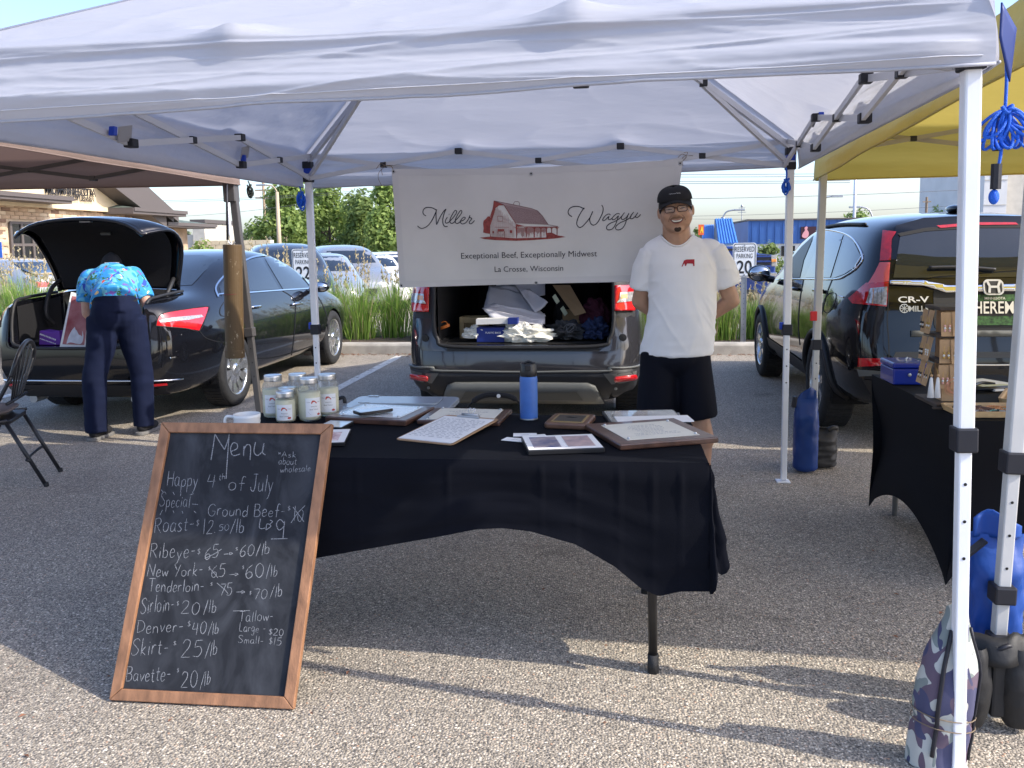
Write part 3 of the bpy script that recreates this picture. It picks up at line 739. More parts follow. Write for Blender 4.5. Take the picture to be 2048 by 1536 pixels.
# ================================================================== RESERVED PARKING SIGNS
SIGNW = pm('sign_white', (.78, .79, .78), .45, noise_amt=.03); SIGNK = pm('sign_black', (.02, .02, .022), .5)
def reserved(u0, v0, u1, v1, y, num, label):
    a, b = at(u0, v0, y=y), at(u1, v1, y=y); W, Hh = b.x - a.x, a.z - b.z; cx, cz = (a.x + b.x) / 2, (a.z + b.z) / 2
    t = thing('parking_sign', label, 'sign', (cx, y + .05, .1))
    MB().prism(rrect(W, Hh, .035, 5, cx, cz), lambda p, q, d: (p, y + d, q), .004).build('plate', SIGNW, t)
    m = MB(); ro = rrect(W - .03, Hh - .03, .03, 5, cx, cz); m.strokes([ro + [ro[0]]], lambda p, q: (p, y - .002, q), .009); m.build('border', SIGNK, t)
    m = MB(); f = lambda p, q: (p, y - .0025, q)
    tall = lambda z0, k: (lambda p, q: (p, y - .0025, z0 + (q - z0) * k))
    letter(m, 'RESERVED', tall(cz + Hh * .245, 1.75), cx, cz + Hh * .245, width=W * .82, bold=.006, spacing=1.05); letter(m, 'PARKING', tall(cz + Hh * .055, 1.75), cx, cz + Hh * .055, width=W * .68, bold=.006, spacing=1.05)
    letter(m, num, f, cx, cz - Hh * .385, size=Hh * .53, bold=.015, hscale=.84); m.build('lettering', SIGNK, t)
    for zz in (cz + Hh * .43, cz - Hh * .43): MB().lathe([(0, -.006), (.009, -.005), (.01, 0)], (cx, y, zz), 10, 'y').build('bolt', STEEL, t)
    m = MB()
    for s in (-1, 1): m.box((cx + s * .032 - .004, y + .006, .08), (cx + s * .032 + .004, y + .04, cz + Hh * .45))
    m.box((cx - .03, y + .012, .08), (cx + .03, y + .016, cz + Hh * .45)); m.build('post', STEEL, t)
    for k in range(12): MB().lathe([(0, 0), (.005, 0)], (cx, y + .0105, .2 + k * .07), 8, 'y').build('bolt_hole', SIGNK, t)
reserved(1466, 486, 1512, 554, 12.0, '20', 'white reserved parking sign reading 20 beside the standing man')
reserved(583, 498, 629, 566, 12.0, '22', 'white reserved parking sign reading 22 behind the tent leg')
a = at(-12, 484, y=24); b = at(5, 516, y=24)
hs = thing('accessible_sign', 'blue parking sign at the left edge by the brick wall', 'sign', (a.x, 24, 0))
MB().prism(rrect(b.x - a.x, a.z - b.z, .03, 4, (a.x + b.x) / 2, (a.z + b.z) / 2), lambda p, q, d: (p, 24 + d, q), .01).build('plate', pm('sign_blue', (.02, .14, .62), .5), hs)
MB().box((a.x + .1, 24.02, 0), (a.x + .16, 24.06, a.z)).build('post', STEEL, hs)
# ================================================================== VEHICLES
def car_paint(name, col, rough=.12, flake=0.): return pm(name, col, rough, metal=flake, coat=.75, spec=.2, noise_amt=.06, noise_scale=1.5, rough_var=.05)
BLACKP = car_paint('black_car_paint', (.006, .0065, .009), .1); GREYP = car_paint('dark_grey_car_paint', (.05, .05, .058), .18, .45)
GLASS = pm('tinted_glass', (.012, .015, .018), .02, spec=.7, coat=.6); CHROME = pm('chrome', (.75, .76, .78), .08, metal=1.)
BPLAST = pm('black_plastic', (.018, .018, .02), .55, bump=.15, bump_scale=200); GPLAST = pm('grey_plastic', (.12, .125, .12), .5, bump=.1, bump_scale=200)
SEAM = pm('panel_gap_black', (.004, .004, .005), .7); RUBBER = pm('tyre_rubber', (.02, .02, .021), .8, noise_amt=.3, noise_scale=30, bump=.2, bump_scale=80)
ALLOY = pm('alloy_wheel', (.62, .63, .64), .25, metal=.9, noise_amt=.05); REDL = pm('red_lens', (.5, .008, .012), .08, coat=1., spec=.7, noise_amt=.2, noise_scale=30)
REDB = pm('red_lens_bright', (.75, .02, .02), .1, coat=1., spec=.7); CLRL = pm('clear_lens', (.42, .41, .4), .12, coat=1., metal=.3, noise_amt=.35, noise_scale=60)
AMBL = pm('amber_lens', (.75, .28, .05), .15, coat=1.); LINING = pm('trunk_lining', (.008, .008, .01), .95, bump=.3, bump_scale=150)
def loft(rings, cx, y0):
    """rings: per station ten (s, w, z); closed mirrored skin"""
    V, Fc = [], []; nr = 18
    for rg in rings:
        half = [(s, w, z) for s, w, z in rg]
        full = half + [(s, -w, z) for s, w, z in reversed(half[1:-1])]
        V += [(cx + w, y0 + s, z) for s, w, z in full]
    for i in range(len(rings) - 1):
        for j in range(nr):
            q = (j + 1) % nr; Fc.append((i * nr + j, i * nr + q, (i + 1) * nr + q, (i + 1) * nr + j))
    n = len(rings) - 1
    Fc.append(tuple(reversed(range(nr)))); Fc.append(tuple(n * nr + j for j in range(nr)))
    return V, Fc
class Car:
    def __init__(s, rings, cx, y0, label, paint, cat, name, cutters=(), wheels=(), arch=.37, group=None, wheel_w=.24, sub=2):
        s.cx, s.y0 = cx, y0
        s.root = thing(name, label, cat, (cx, y0 + 2.4, 0), group)
        V, Fc = loft(rings, cx, y0)
        # end caps: rebuild the two n-gons as quads across so the subdivision stays even
        nr = 18; n = len(rings) - 1
        Fc = Fc[:-2]
        for base, rev in ((0, True), (n * nr, False)):
            for j in range(8):
                a, b, c, d = base + j, base + j + 1, base + (nr - j - 1) % nr, base + (nr - j) % nr
                f = (a, b, c, d) if rev else (d, c, b, a)
                f = tuple(dict.fromkeys(f)); Fc.append(f)
            j = 8; f = (base + 8, base + 9, base + 10); Fc.append(f if rev else f[::-1])
        o = mesh_obj('body', V, Fc, paint, s.root, smooth=True, sub=sub)
        me = evaluated(o); o.modifiers.clear()
        old = o.data; o.data = me; bpy.data.meshes.remove(old)
        bmx = bmesh.new(); bmx.from_mesh(me); bmesh.ops.recalc_face_normals(bmx, faces=bmx.faces); bmx.to_mesh(me); bmx.free()
        wl = wloc(s.root)
        s.bvh = BVHTree.FromPolygons([v.co + wl for v in me.vertices], [tuple(p.vertices) for p in me.polygons])
        cut = []
        for lo, hi in cutters:
            c = MB().box(lo, hi); co = mesh_obj('cutter', c.v, c.f, None, bevel=.06); cut.append(co)
        for (wy, wz) in wheels:
            for sd in (-1, 1):
                c = MB(); xa, xb = cx + sd * .58, cx + sd * 1.3
                c.tube([(xa, wy, wz), (xb, wy, wz)], arch, 40); c.box((min(xa, xb), wy - arch, -.5), (max(xa, xb), wy + arch, wz))
                # two solids: cut one after the other
                c1 = MB().tube([(xa, wy, wz), (xb, wy, wz)], arch, 40); cut.append(mesh_obj('cutter', c1.v, c1.f, None))
                c2 = MB().box((min(xa, xb), wy - arch * .98, -.5), (max(xa, xb), wy + arch * .98, wz)); cut.append(mesh_obj('cutter', c2.v, c2.f, None))
        for co in cut:
            bmx = bmesh.new(); bmx.from_mesh(co.data); bmesh.ops.recalc_face_normals(bmx, faces=bmx.faces); bmx.to_mesh(co.data); bmx.free()
            md = o.modifiers.new('c', 'BOOLEAN'); md.operation = 'DIFFERENCE'; md.object = co; md.solver = 'EXACT'
        if cut:
            me2 = evaluated(o); o.modifiers.clear(); o.data = me2
            for co in cut: bpy.data.objects.remove(co)
        o.data.materials.clear(); o.data.materials.append(paint)
        for p in o.data.polygons: p.use_smooth = True
        try: o.data.set_sharp_from_angle(angle=R(35))
        except Exception: pass
        s.body = o
        # dark wheel wells
        for (wy, wz) in wheels:
            for sd in (-1, 1):
                m = MB(); m.lathe([(arch - .004, -.3), (arch - .004, .2), (arch - .03, .26), (0, .26)], (0, 0, 0), 28, 'x')
                m.v = [Vector((cx + sd * (.86 - (v.x + .3) * .5), wy + v.y, wz + max(v.z, -.12))) for v in m.v]
                m.build('wheel_well', LINING, s.root)
    def hit(s, u, v, off):
        o = Vector((0, 0, CAM_H)); d = (at(u, v, y=10) - o).normalized()
        h = s.bvh.ray_cast(o, d)
        if h[0] is None:
            q = o + d * 6.5; h = s.bvh.find_nearest(q)
            n = h[1]; return h[0] + n * off * (1 if n.dot(d) < 0 else -1)
        n = h[1]
        if n.dot(d) > 0: n = -n
        return h[0] + n * off
    def side(s, y, z, sd, off):
        h = s.bvh.ray_cast(Vector((s.cx + sd * 3, y, z)), Vector((-sd, 0, 0)))
        if h[0] is None: h = s.bvh.find_nearest(Vector((s.cx + sd * .8, y, z)))
        n = h[1] if h[1].x * sd > 0 else -h[1]
        return h[0] + n * off
    def rear(s, x, z, off):
        h = s.bvh.ray_cast(Vector((x, s.y0 - 3, z)), Vector((0, 1, 0)))
        if h[0] is None: h = s.bvh.find_nearest(Vector((x, s.y0, z)))
        n = h[1] if h[1].y < 0 else -h[1]
        return h[0] + n * off
    def mirror(s, mb):
        q = MB(); q.v = [Vector((2 * s.cx - v.x, v.y, v.z)) for v in mb.v]; q.f = [tuple(reversed(f)) for f in mb.f]; return q
    def pxpatch(s, name, poly, mat, off=.004, step=9., mir=True, sm=True, solid=0.):
        m = MB().flat(poly, lambda a, b: s.hit(a, b, off), step)
        o = m.build(name, mat, s.root, smooth=sm, solid=solid)
        if mir: s.mirror(m).build(name, mat, s.root, smooth=sm, solid=solid)
        return o
    def pxline(s, name, pts, mat, wid=2., off=.003, mir=True, tube=0., par=None):
        P = spline(pts, 6)
        if tube: m = MB().tube([s.hit(p[0], p[1], off) for p in P], tube, 6)
        else: m = MB().strokes([P], lambda a, b: s.hit(a, b, off), wid)
        m.build(name, mat, par or s.root, smooth=True)
        if mir: s.mirror(m).build(name, mat, par or s.root, smooth=True)
    def sidepatch(s, name, poly, mat, off=.004, step=.07, both=True, sides=(-1, 1)):
        for sd in sides:
            MB().flat(poly, lambda a, b: s.side(a, b, sd, off), step).build(name, mat, s.root, smooth=True)
    def sideline(s, name, pts, mat, wid=.006, off=.003, tube=0., sides=(-1, 1)):
        P = spline(pts, 6)
        for sd in sides:
            if tube: MB().tube([s.side(p[0], p[1], sd, off) for p in P], tube, 6).build(name, mat, s.root, smooth=True)
            else: MB().strokes([P], lambda a, b: s.side(a, b, sd, off), wid).build(name, mat, s.root, smooth=True)
    def rearpatch(s, name, poly, mat, off=.004, step=.07, solid=0., mir=False):
        m = MB().flat(poly, lambda a, b: s.rear(a, b, off), step); o = m.build(name, mat, s.root, smooth=True, solid=solid)
        if mir: s.mirror(m).build(name, mat, s.root, smooth=True, solid=solid)
        return o
    def rearline(s, name, pts, mat, wid=.006, off=.003, tube=0., mir=False):
        P = spline(pts, 5)
        m = MB().tube([s.rear(p[0], p[1], off) for p in P], tube, 6) if tube else MB().strokes([P], lambda a, b: s.rear(a, b, off), wid)
        m.build(name, mat, s.root, smooth=True)
        if mir: s.mirror(m).build(name, mat, s.root, smooth=True)
def wheel(car, wy, sd, xo, rad, rim, wid, spokes, twin=False, mat=None):
    """xo: x of the tyre's outer face"""
    wz = rad
    c = Vector((xo, wy, wz))
    def T(m): return [c + Vector((v.x * sd, v.y, v.z)) for v in m.v]
    t = MB().lathe([(rim * .97, -wid), (rad * .93, -wid), (rad, -wid + .03), (rad, -.035), (rad * .985, -.014), (rad * .93, 0), (rim * 1.06, .002), (rim * 1.0, -.012), (rim * .97, -.03)], (0, 0, 0), 44, 'x')
    t.v = T(t); tyre = t.build('wheel', RUBBER, car.root, smooth=True)
    # tread blocks
    tr = MB()
    for k in range(60):
        a = 2 * math.pi * k / 60; ca, sa = math.cos(a), math.sin(a)
        for xx in (-wid + .05, -wid * .5, -.06): tr.obox((xx, ca * (rad + .001), sa * (rad + .001)), (wid * .13, 0, 0), (0, -sa * .012, ca * .012), (0, ca * .003, sa * .003))
    tr.v = T(tr); tr.build('tread', RUBBER, tyre)
    r_ = MB().lathe([(rim * 1.0, -.006), (rim * .96, -.004), (rim * .93, -.02), (rim * .9, -.1), (rim * .9, -wid + .02), (.02, -wid + .03)], (0, 0, 0), 40, 'x')
    r_.v = T(r_); r_.build('rim', mat or ALLOY, tyre, smooth=True)
    dk = MB().lathe([(rim * .88, -.085), (.0, -.085)], (0, 0, 0), 30, 'x'); dk.v = T(dk); dk.build('brake_disc', pm('brake_dark', (.05, .05, .05), .5, metal=.6), tyre)
    sp = MB()
    for k in range(spokes):
        for dlt in ((-.1, .1) if twin else (0,)):
            a = 2 * math.pi * (k + .25) / spokes + dlt
            ca, sa = math.cos(a), math.sin(a); tx, tz = -sa, ca; w0, w1 = (.028, .02) if not twin else (.02, .016)
            r0, r1 = .045, rim * .955
            P = []
            for rr, ww, xx in ((r0, w0, -.02), (rim * .55, (w0 + w1) / 2, -.03), (r1, w1 * 1.15, -.014)):
                for e in (-1, 1):
                    P.append((xx, ca * rr + tx * ww * e, sa * rr + tz * ww * e))
            P2 = [(x_ - .035, y_, z_) for x_, y_, z_ in P]
            sp.add(P + P2, [(0, 1, 3, 2), (2, 3, 5, 4), (0, 2, 8, 6), (2, 4, 10, 8), (3, 1, 7, 9), (5, 3, 9, 11)])
    sp.v = T(sp); sp.build('spoke', mat or ALLOY, tyre)
    h = MB().lathe([(.062, -.03), (.06, -.012), (.03, -.006), (0, -.006)], (0, 0, 0), 20, 'x'); h.v = T(h); h.build('hub', mat or ALLOY, tyre, smooth=True)
    for k in range(5):
        a = 2 * math.pi * k / 5; n_ = MB().lathe([(.011, -.03), (.011, -.014), (0, -.014)], (0, math.cos(a) * .045, math.sin(a) * .045), 8, 'x'); n_.v = T(n_); n_.build('lug_nut', pm('brake_dark', (.05, .05, .05), .5, metal=.6), tyre)
    return tyre

# ------------------------------------------------------------------ black sedan, boot open
def low(s, wb, wr, wm, ws, zr=.27, zm=.52, zs=.79, zb=.19): return [(s, 0, zb), (s, wb, zb), (s, wr, zr), (s, wm, zm), (s, ws, zs)]
def ring(s, lo_, hi_): return lo_ + [(a if len(h) == 3 else s, *h[-2:]) if len(h) == 2 else h for a, h in [(s, h) for h in hi_]]
SED = [
 [(.10, 0, .25), (.10, .5, .25), (.04, .58, .31), (.0, .64, .5), (.02, .63, .72), (.07, .6, .99), (.1, .5, 1.035), (.1, .35, 1.045), (.1, .2, 1.05), (.1, 0, 1.05)],
 [(.22, 0, .22), (.22, .64, .22), (.15, .77, .3), (.12, .815, .5), (.12, .81, .74), (.15, .745, .99), (.17, .62, 1.05), (.17, .46, 1.06), (.17, .25, 1.068), (.17, 0, 1.07)],
 ring(.48, low(.48, .7, .865, .905, .895, .3, .5, .77, .2), [(.81, .99), (.66, 1.055), (.5, 1.07), (.26, 1.08), (0, 1.082)]),
 ring(.85, low(.85, .72, .878, .917, .908, .28), [(.825, .99), (.69, 1.065), (.54, 1.085), (.28, 1.10), (0, 1.105)]),
 ring(1.3, low(1.3, .72, .88, .917, .905), [(.832, .985), (.735, 1.15), (.62, 1.255), (.34, 1.29), (0, 1.295)]),
 ring(1.8, low(1.8, .72, .88, .915, .9), [(.835, .975), (.735, 1.2), (.6, 1.40), (.33, 1.435), (0, 1.442)]),
 ring(2.45, low(2.45, .72, .88, .915, .9), [(.835, .965), (.73, 1.2), (.59, 1.425), (.32, 1.46), (0, 1.468)]),
 ring(3.05, low(3.05, .72, .88, .915, .9), [(.832, .955), (.73, 1.17), (.58, 1.375), (.31, 1.425), (0, 1.435)]),
 ring(3.55, low(3.55, .72, .878, .915, .9), [(.83, .945), (.735, 1.07), (.62, 1.16), (.33, 1.22), (0, 1.235)]),
 ring(3.95, low(3.95, .7, .87, .912, .895), [(.82, .925), (.7, .97), (.55, .99), (.3, 1.01), (0, 1.02)]),
 ring(4.45, low(4.45, .66, .84, .895, .87, .27, .5, .74), [(.77, .84), (.65, .885), (.5, .905), (.27, .925), (0, .93)]),
 ring(4.78, low(4.78, .55, .72, .80, .78, .27, .5, .68, .22), [(.68, .75), (.58, .785), (.42, .8), (.22, .82), (0, .825)]),
 ring(4.93, low(4.93, .3, .48, .56, .55, .3, .48, .62, .26), [(.48, .67), (.4, .69), (.3, .7), (.15, .71), (0, .715)]),
]
SX, SY = -4.37, 6.52
sedan = Car(SED, SX, SY, 'black sedan with its boot lid raised and a man leaning in', BLACKP, 'car', 'black_sedan',
            cutters=[((SX - .585, SY - .4, .66), (SX + .585, SY + .78, 1.6))], wheels=[(7.62, .335), (10.46, .335)], arch=.365)
for wy in (7.62, 10.46):
    for sd in (1, -1): wheel(sedan, wy, sd, SX + sd * .9, .335, .235, .22, 10, True)
S = sedan
# lining of the boot
m = MB(); x0, x1, ya, yb = SX - .578, SX + .578, SY + .16, SY + .85
m.add([(x0, ya, .65), (x1, ya, .65), (x1, yb, .65), (x0, yb, .65), (x0, ya, 1.0), (x1, ya, 1.0), (x1, yb, 1.06), (x0, yb, 1.06)], [(0, 1, 2, 3), (2, 6, 7, 3), (1, 5, 6, 2), (0, 3, 7, 4)])
m.build('boot_lining', LINING, S.root)
m = MB(); m.tube(spline([(SX - .595, SY + .72, 1.09), (SX - .595, SY + .3, 1.065), (SX - .585, SY + .14, 1.02), (SX - .56, SY + .05, .78), (SX - .48, SY + .02, .68), (SX, SY - .005, .665),
                         (SX + .48, SY + .02, .68), (SX + .56, SY + .05, .78), (SX + .585, SY + .14, 1.02), (SX + .595, SY + .3, 1.065), (SX + .595, SY + .72, 1.09)], 6), .014, 8)
m.build('weather_strip', BPLAST, S.root, smooth=True)
# lid: curved shell standing open
def lidf(u, t, d=0):
    prof = spline([(7.26, 1.12), (7.245, 1.3), (7.2, 1.5), (7.12, 1.64), (7.0, 1.715), (6.86, 1.735), (6.72, 1.72)], 6)
    k = t * (len(prof) - 1); i = min(int(k), len(prof) - 2); p = prof[i].lerp(prof[i + 1], k - i)
    hw = (.56 + .1 * sstep(0, .45, t)) * (1 - .16 * sstep(.72, 1., t) ** 1.5)
    x = (u - .5) * 2
    bow = .05 * x * x
    return Vector((SX + x * hw, p[0] - bow * .3 + d, p[1] - bow * (.3 + t) - (.07 * x ** 6 * t)))
lid = MB().grid(lambda u, t: lidf(u, t), 24, 24).build('boot_lid', BLACKP, S.root, smooth=True, solid=.012)
MB().grid(lambda u, t: lidf(.06 + .88 * u, .06 + .7 * t) + Vector((0, -.045, -.03)), 20, 18).build('lid_lining', LINING, lid, smooth=True)
ed = [lidf(0, t) for t in np.linspace(0, 1, 14)] + [lidf(u, 1) for u in np.linspace(.05, .95, 14)] + [lidf(1, t) for t in np.linspace(1, 0, 14)]
MB().tube([p + Vector((0, -.01, -.008)) for p in ed], .017, 7).build('lid_rim', BLACKP, lid, smooth=True)
MB().obox((SX, 6.82, 1.70), (.05, 0, 0), (0, .02, 0), (0, 0, .012)).build('latch', STEEL, lid, bevel=.004)
MB().obox((SX + .46, 6.86, 1.655), (.05, 0, -.02), (0, .015, 0), (0, 0, .01)).build('reflector', pm('lens_white', (.7, .7, .7), .3), lid)
MB().obox((SX + .02, 7.06, 1.6), (.045, 0, 0), (0, .006, .006), (0, -.006, .008)).build('pull_handle', GPLAST, lid)
for sd in (-1, 1):
    MB().tube(spline([(SX + sd * .53, 7.22, 1.2), (SX + sd * .55, 7.12, 1.14), (SX + sd * .545, 7.02, 1.02), (SX + sd * .53, 6.98, .9), (SX + sd * .52, 7.05, .82)], 6), .019, 8).build('hinge_arm', BPLAST, S.root, smooth=True)
# glass and trim measured on the visible side
S.pxpatch('side_window', [(443, 592), (438, 574), (450, 557), (470, 548), (479, 545), (484, 580)], GLASS, step=7)
S.pxpatch('side_window', [(488, 543), (484, 525), (502, 519), (522, 515), (558, 578), (492, 583)], GLASS, step=8)
S.pxpatch('side_window', [(528, 515), (546, 516), (566, 524), (590, 543), (612, 566), (617, 577), (566, 579)], GLASS, step=8)
S.pxline('window_trim', [(436, 594), (431, 576), (444, 556), (470, 533), (500, 517), (525, 511.5), (548, 512), (570, 521), (596, 543), (620, 570)], CHROME, wid=3.2, off=.008)
S.pxline('window_trim', [(436, 590), (445, 588), (492, 585.5), (560, 580.5), (620, 577)], CHROME, wid=2.4, off=.008)
S.pxline('panel_gap', [(480, 545), (486, 590), (492, 640), (506, 700)], SEAM, wid=1.4); S.pxline('panel_gap', [(562, 580), (588, 600), (590, 640), (586, 690), (580, 722)], SEAM, wid=1.4)
S.pxline('panel_gap', [(620, 577), (640, 600), (655, 640), (652, 690)], SEAM, wid=1.4); S.pxline('panel_gap', [(500, 716), (540, 716), (586, 705), (640, 686)], SEAM, wid=1.4)
for (u, v) in ((509, 615), (592, 609)):
    MB().tube([S.hit(u - 10, v + 1, .012), S.hit(u - 5, v, .03), S.hit(u + 6, v - 1, .03), S.hit(u + 10, v - 1, .012)], .012, 8).build('door_handle', CHROME, S.root, smooth=True)
S.sidepatch('rear_glass_side', [(7.5, 1.0), (7.52, 1.01), (7.51, 1.02)], GLASS, sides=(-1,))
# rear window (rear projection): under the raised lid
S.rearpatch('rear_window', [(SX - .56, 1.13), (SX - .2, 1.115), (SX + .2, 1.115), (SX + .56, 1.13), (SX + .5, 1.36), (SX + .3, 1.395), (SX - .3, 1.395), (SX - .5, 1.36)], GLASS, off=.004, step=.09)
# tail lights
S.pxpatch('tail_light', [(312, 652), (317, 634), (330, 626), (370, 619), (416, 614), (412, 630), (398, 661), (370, 657)], REDL, off=.004, step=5)
S.pxpatch('tail_light_band', [(318, 641), (345, 635), (402, 630), (406, 634), (376, 640), (320, 645)], CLRL, off=.007, step=5)
S.pxpatch('tail_light_band', [(322, 648), (350, 644), (398, 640), (392, 654), (365, 653)], REDB, off=.007, step=5)
S.pxline('lens_edge', [(312, 652), (317, 634), (330, 626), (370, 619), (416, 614), (412, 630), (398, 661), (370, 657), (312, 652)], SEAM, wid=1.6, off=.006)
# lower bumper: chrome line, valance, reflectors
S.rearline('bumper_trim', [(SX - .83, .38), (SX - .6, .395), (SX - .3, .395), (SX + .3, .395), (SX + .6, .395), (SX + .8, .38)], CHROME, tube=.008, off=.004)
S.rearpatch('bumper_valance', [(SX - .76, .36), (SX + .76, .36), (SX + .68, .26), (SX - .68, .26)], BPLAST, off=.006)
for sd in (-1, 1): S.rearpatch('reflector', [(SX + sd * .5, .372), (SX + sd * .72, .368), (SX + sd * .72, .348), (SX + sd * .5, .35)], REDL, off=.012)
S.pxline('bumper_seam', [(398, 661), (412, 676), (440, 684), (455, 682)], SEAM, wid=1.4)
S.pxline('fuel_door', [(448, 604), (440, 618), (441, 630), (450, 633)], SEAM, wid=1.2, mir=False)
S.pxline('side_trim', [(505, 742), (560, 738), (620, 722), (648, 706)], CHROME, wid=2.4, off=.006)
for sd in (-1, 1): MB().tube([(SX + sd * .45, SY + .25, .235), (SX + sd * .45, SY + .1, .23)], .035, 12).build('exhaust', STEEL, S.root)
mr = MB().ell((SX + .98, SY + 3.27, 1.0), (.1, .06, .065)).build('mirror', BLACKP, S.root, smooth=True); MB().ell((SX + .98, SY + 3.235, 1.0), (.082, .04, .052)).build('mirror_glass', CHROME, mr, smooth=True)
MB().tube([(SX + .83, SY + 3.3, .96), (SX + .95, SY + 3.28, .98)], .03, 8).build('mirror_stalk', BLACKP, mr)
mr = MB().ell((SX - .98, SY + 3.27, 1.0), (.1, .06, .065)).build('mirror', BLACKP, S.root, smooth=True)
S.pxpatch('headlight', [(678, 590), (690, 600), (689, 610), (680, 602)], CLRL, off=.004, step=5)
S.sidepatch('windscreen', [(SY + 3.1, 1.3), (SY + 3.5, 1.1), (SY + 3.3, 1.1)], GLASS, sides=(1, -1))
# ------------------------------------------------------------------ black compact SUV on the right
CX, CYR = 2.49, 6.0
CRV = [
 [(.14, 0, .32), (.14, .5, .32), (.05, .62, .4), (.0, .68, .58), (.05, .67, .82), (.09, .655, 1.1), (.2, .6, 1.36), (.33, .53, 1.55), (.36, .34, 1.6), (.36, 0, 1.61)],
 [(.25, 0, .27), (.25, .66, .27), (.16, .81, .36), (.1, .855, .56), (.12, .85, .82), (.16, .8, 1.1), (.26, .715, 1.36), (.38, .625, 1.555), (.4, .4, 1.612), (.4, 0, 1.625)],
 ring(.55, low(.55, .72, .875, .905, .9, .34, .56, .84, .24), [(.58, .85, 1.08), (.62, .765, 1.33), (.68, .655, 1.575), (.7, .42, 1.635), (.7, 0, 1.65)]),
 ring(1.1, low(1.1, .72, .88, .91, .905, .32, .56, .84, .24), [(.868, 1.07), (.785, 1.32), (.665, 1.59), (.43, 1.65), (0, 1.665)]),
 ring(1.9, low(1.9, .72, .88, .91, .905, .32, .56, .84, .24), [(.87, 1.06), (.785, 1.31), (.67, 1.585), (.43, 1.65), (0, 1.665)]),
 ring(2.6, low(2.6, .72, .88, .91, .905, .32, .56, .84, .24), [(.87, 1.05), (.785, 1.29), (.665, 1.535), (.42, 1.605), (0, 1.62)]),
 ring(3.12, low(3.12, .72, .88, .91, .905, .32, .56, .82, .24), [(.865, 1.04), (.775, 1.2), (.68, 1.32), (.4, 1.375), (0, 1.39)]),
 ring(3.5, low(3.5, .7, .875, .908, .9, .32, .56, .82, .24), [(.85, 1.02), (.74, 1.07), (.6, 1.1), (.33, 1.12), (0, 1.13)]),
 ring(4.0, low(4.0, .66, .85, .895, .88, .32, .55, .8, .24), [(.8, .945), (.68, .99), (.53, 1.01), (.28, 1.03), (0, 1.035)]),
 ring(4.36, low(4.36, .55, .73, .8, .79, .32, .54, .72, .26), [(.7, .82), (.58, .86), (.43, .88), (.22, .9), (0, .905)]),
 ring(4.54, low(4.54, .3, .5, .57, .56, .34, .52, .66, .3), [(.5, .73), (.4, .75), (.3, .76), (.15, .77), (0, .775)]),
]
crv = Car(CRV, CX, CYR, 'black compact SUV with chrome tailgate bar behind the jewellery table', BLACKP, 'SUV', 'black_suv', wheels=[(6.97, .35), (9.59, .35)], arch=.385)
for wy in (6.97, 9.59):
    for sd in (1, -1): wheel(crv, wy, sd, CX + sd * .905, .35, .232, .225, 5, True)
C = crv
BADGE = pm('badge_silver', (.62, .63, .65), .35, metal=.35)
C.pxpatch('side_window', [(1585, 516), (1604, 493), (1628, 471), (1624, 482), (1608, 520), (1600, 555), (1585, 556)], pm('open_window_dark', (.02, .022, .02), .4), step=6)
C.pxpatch('side_window', [(1645, 463), (1687, 470), (1661, 555), (1610, 555), (1620, 533), (1633, 498)], GLASS, step=7)
C.pxpatch('quarter_window', [(1692, 474), (1709, 485), (1722, 512), (1712, 533), (1690, 548), (1671, 555), (1666, 555)], GLASS, step=7)
C.pxline('window_trim', [(1546, 559), (1610, 558), (1671, 558.5), (1694, 550), (1716, 534), (1726, 514), (1711, 483), (1688, 467), (1646, 459.5), (1622, 470), (1598, 491), (1570, 530)], CHROME, tube=.007, off=.004)
C.pxpatch('tail_light', [(1766, 461), (1792, 464), (1784, 479), (1781, 521), (1760, 522)], REDL, off=.006, step=5)
C.pxpatch('tail_light', [(1760, 525), (1780, 525), (1777, 563), (1735, 570), (1750, 546)], pm('red_lens_pale', (.62, .1, .1), .1, coat=1.), off=.006, step=5)
C.pxpatch('tail_light', [(1733, 566), (1777, 564), (1773, 613), (1706, 607), (1697, 597)], REDL, off=.006, step=5)
C.pxpatch('tail_light_clear', [(1742, 577), (1774, 574), (1772, 610), (1733, 606)], CLRL, off=.009, step=5)
for k in range(4): C.pxline('lens_rib', [(1740 + k * 8, 578), (1738 + k * 8.5, 608)], AMBL if k == 1 else GPLAST, wid=.8, off=.012)
C.pxpatch('rear_window', [(1800, 474), (1850, 462), (1950, 455), (2050, 455), (2140, 466), (2150, 550), (2040, 554), (1900, 556), (1786, 556)], GLASS, off=.006, step=12, mir=False)
C.pxpatch('rear_window_shade', [(1795, 468), (1850, 457), (1950, 449), (2050, 449), (2150, 460), (2140, 468), (2050, 457), (1950, 457), (1850, 464), (1800, 474)], SEAM, off=.009, step=8, mir=False)
C.pxpatch('brake_light', [(1872, 453), (1950, 446.5), (2030, 446.5), (2035, 451), (1950, 452), (1880, 458)], REDL, off=.013, step=7, mir=False)
C.pxpatch('tailgate_bar', [(1778, 563), (1848, 563), (1892, 572), (1960, 571), (2048, 570), (2150, 562), (2150, 574), (2048, 583), (1960, 584), (1890, 586), (1846, 573), (1778, 570)], CHROME, off=.02, step=6, mir=False, solid=.012)
C.pxline('wiper', [(1856, 538), (1900, 537), (1940, 538), (1988, 542)], BPLAST, tube=.012, off=.025, mir=False)
C.pxline('tailgate_gap', [(1781, 470), (1776, 610), (1774, 640), (1777, 680), (1778, 720)], SEAM, wid=1.8, off=.004)
C.pxline('tailgate_gap', [(1778, 720), (1850, 726), (1960, 728), (2060, 727)], SEAM, wid=1.8, off=.004, mir=False)
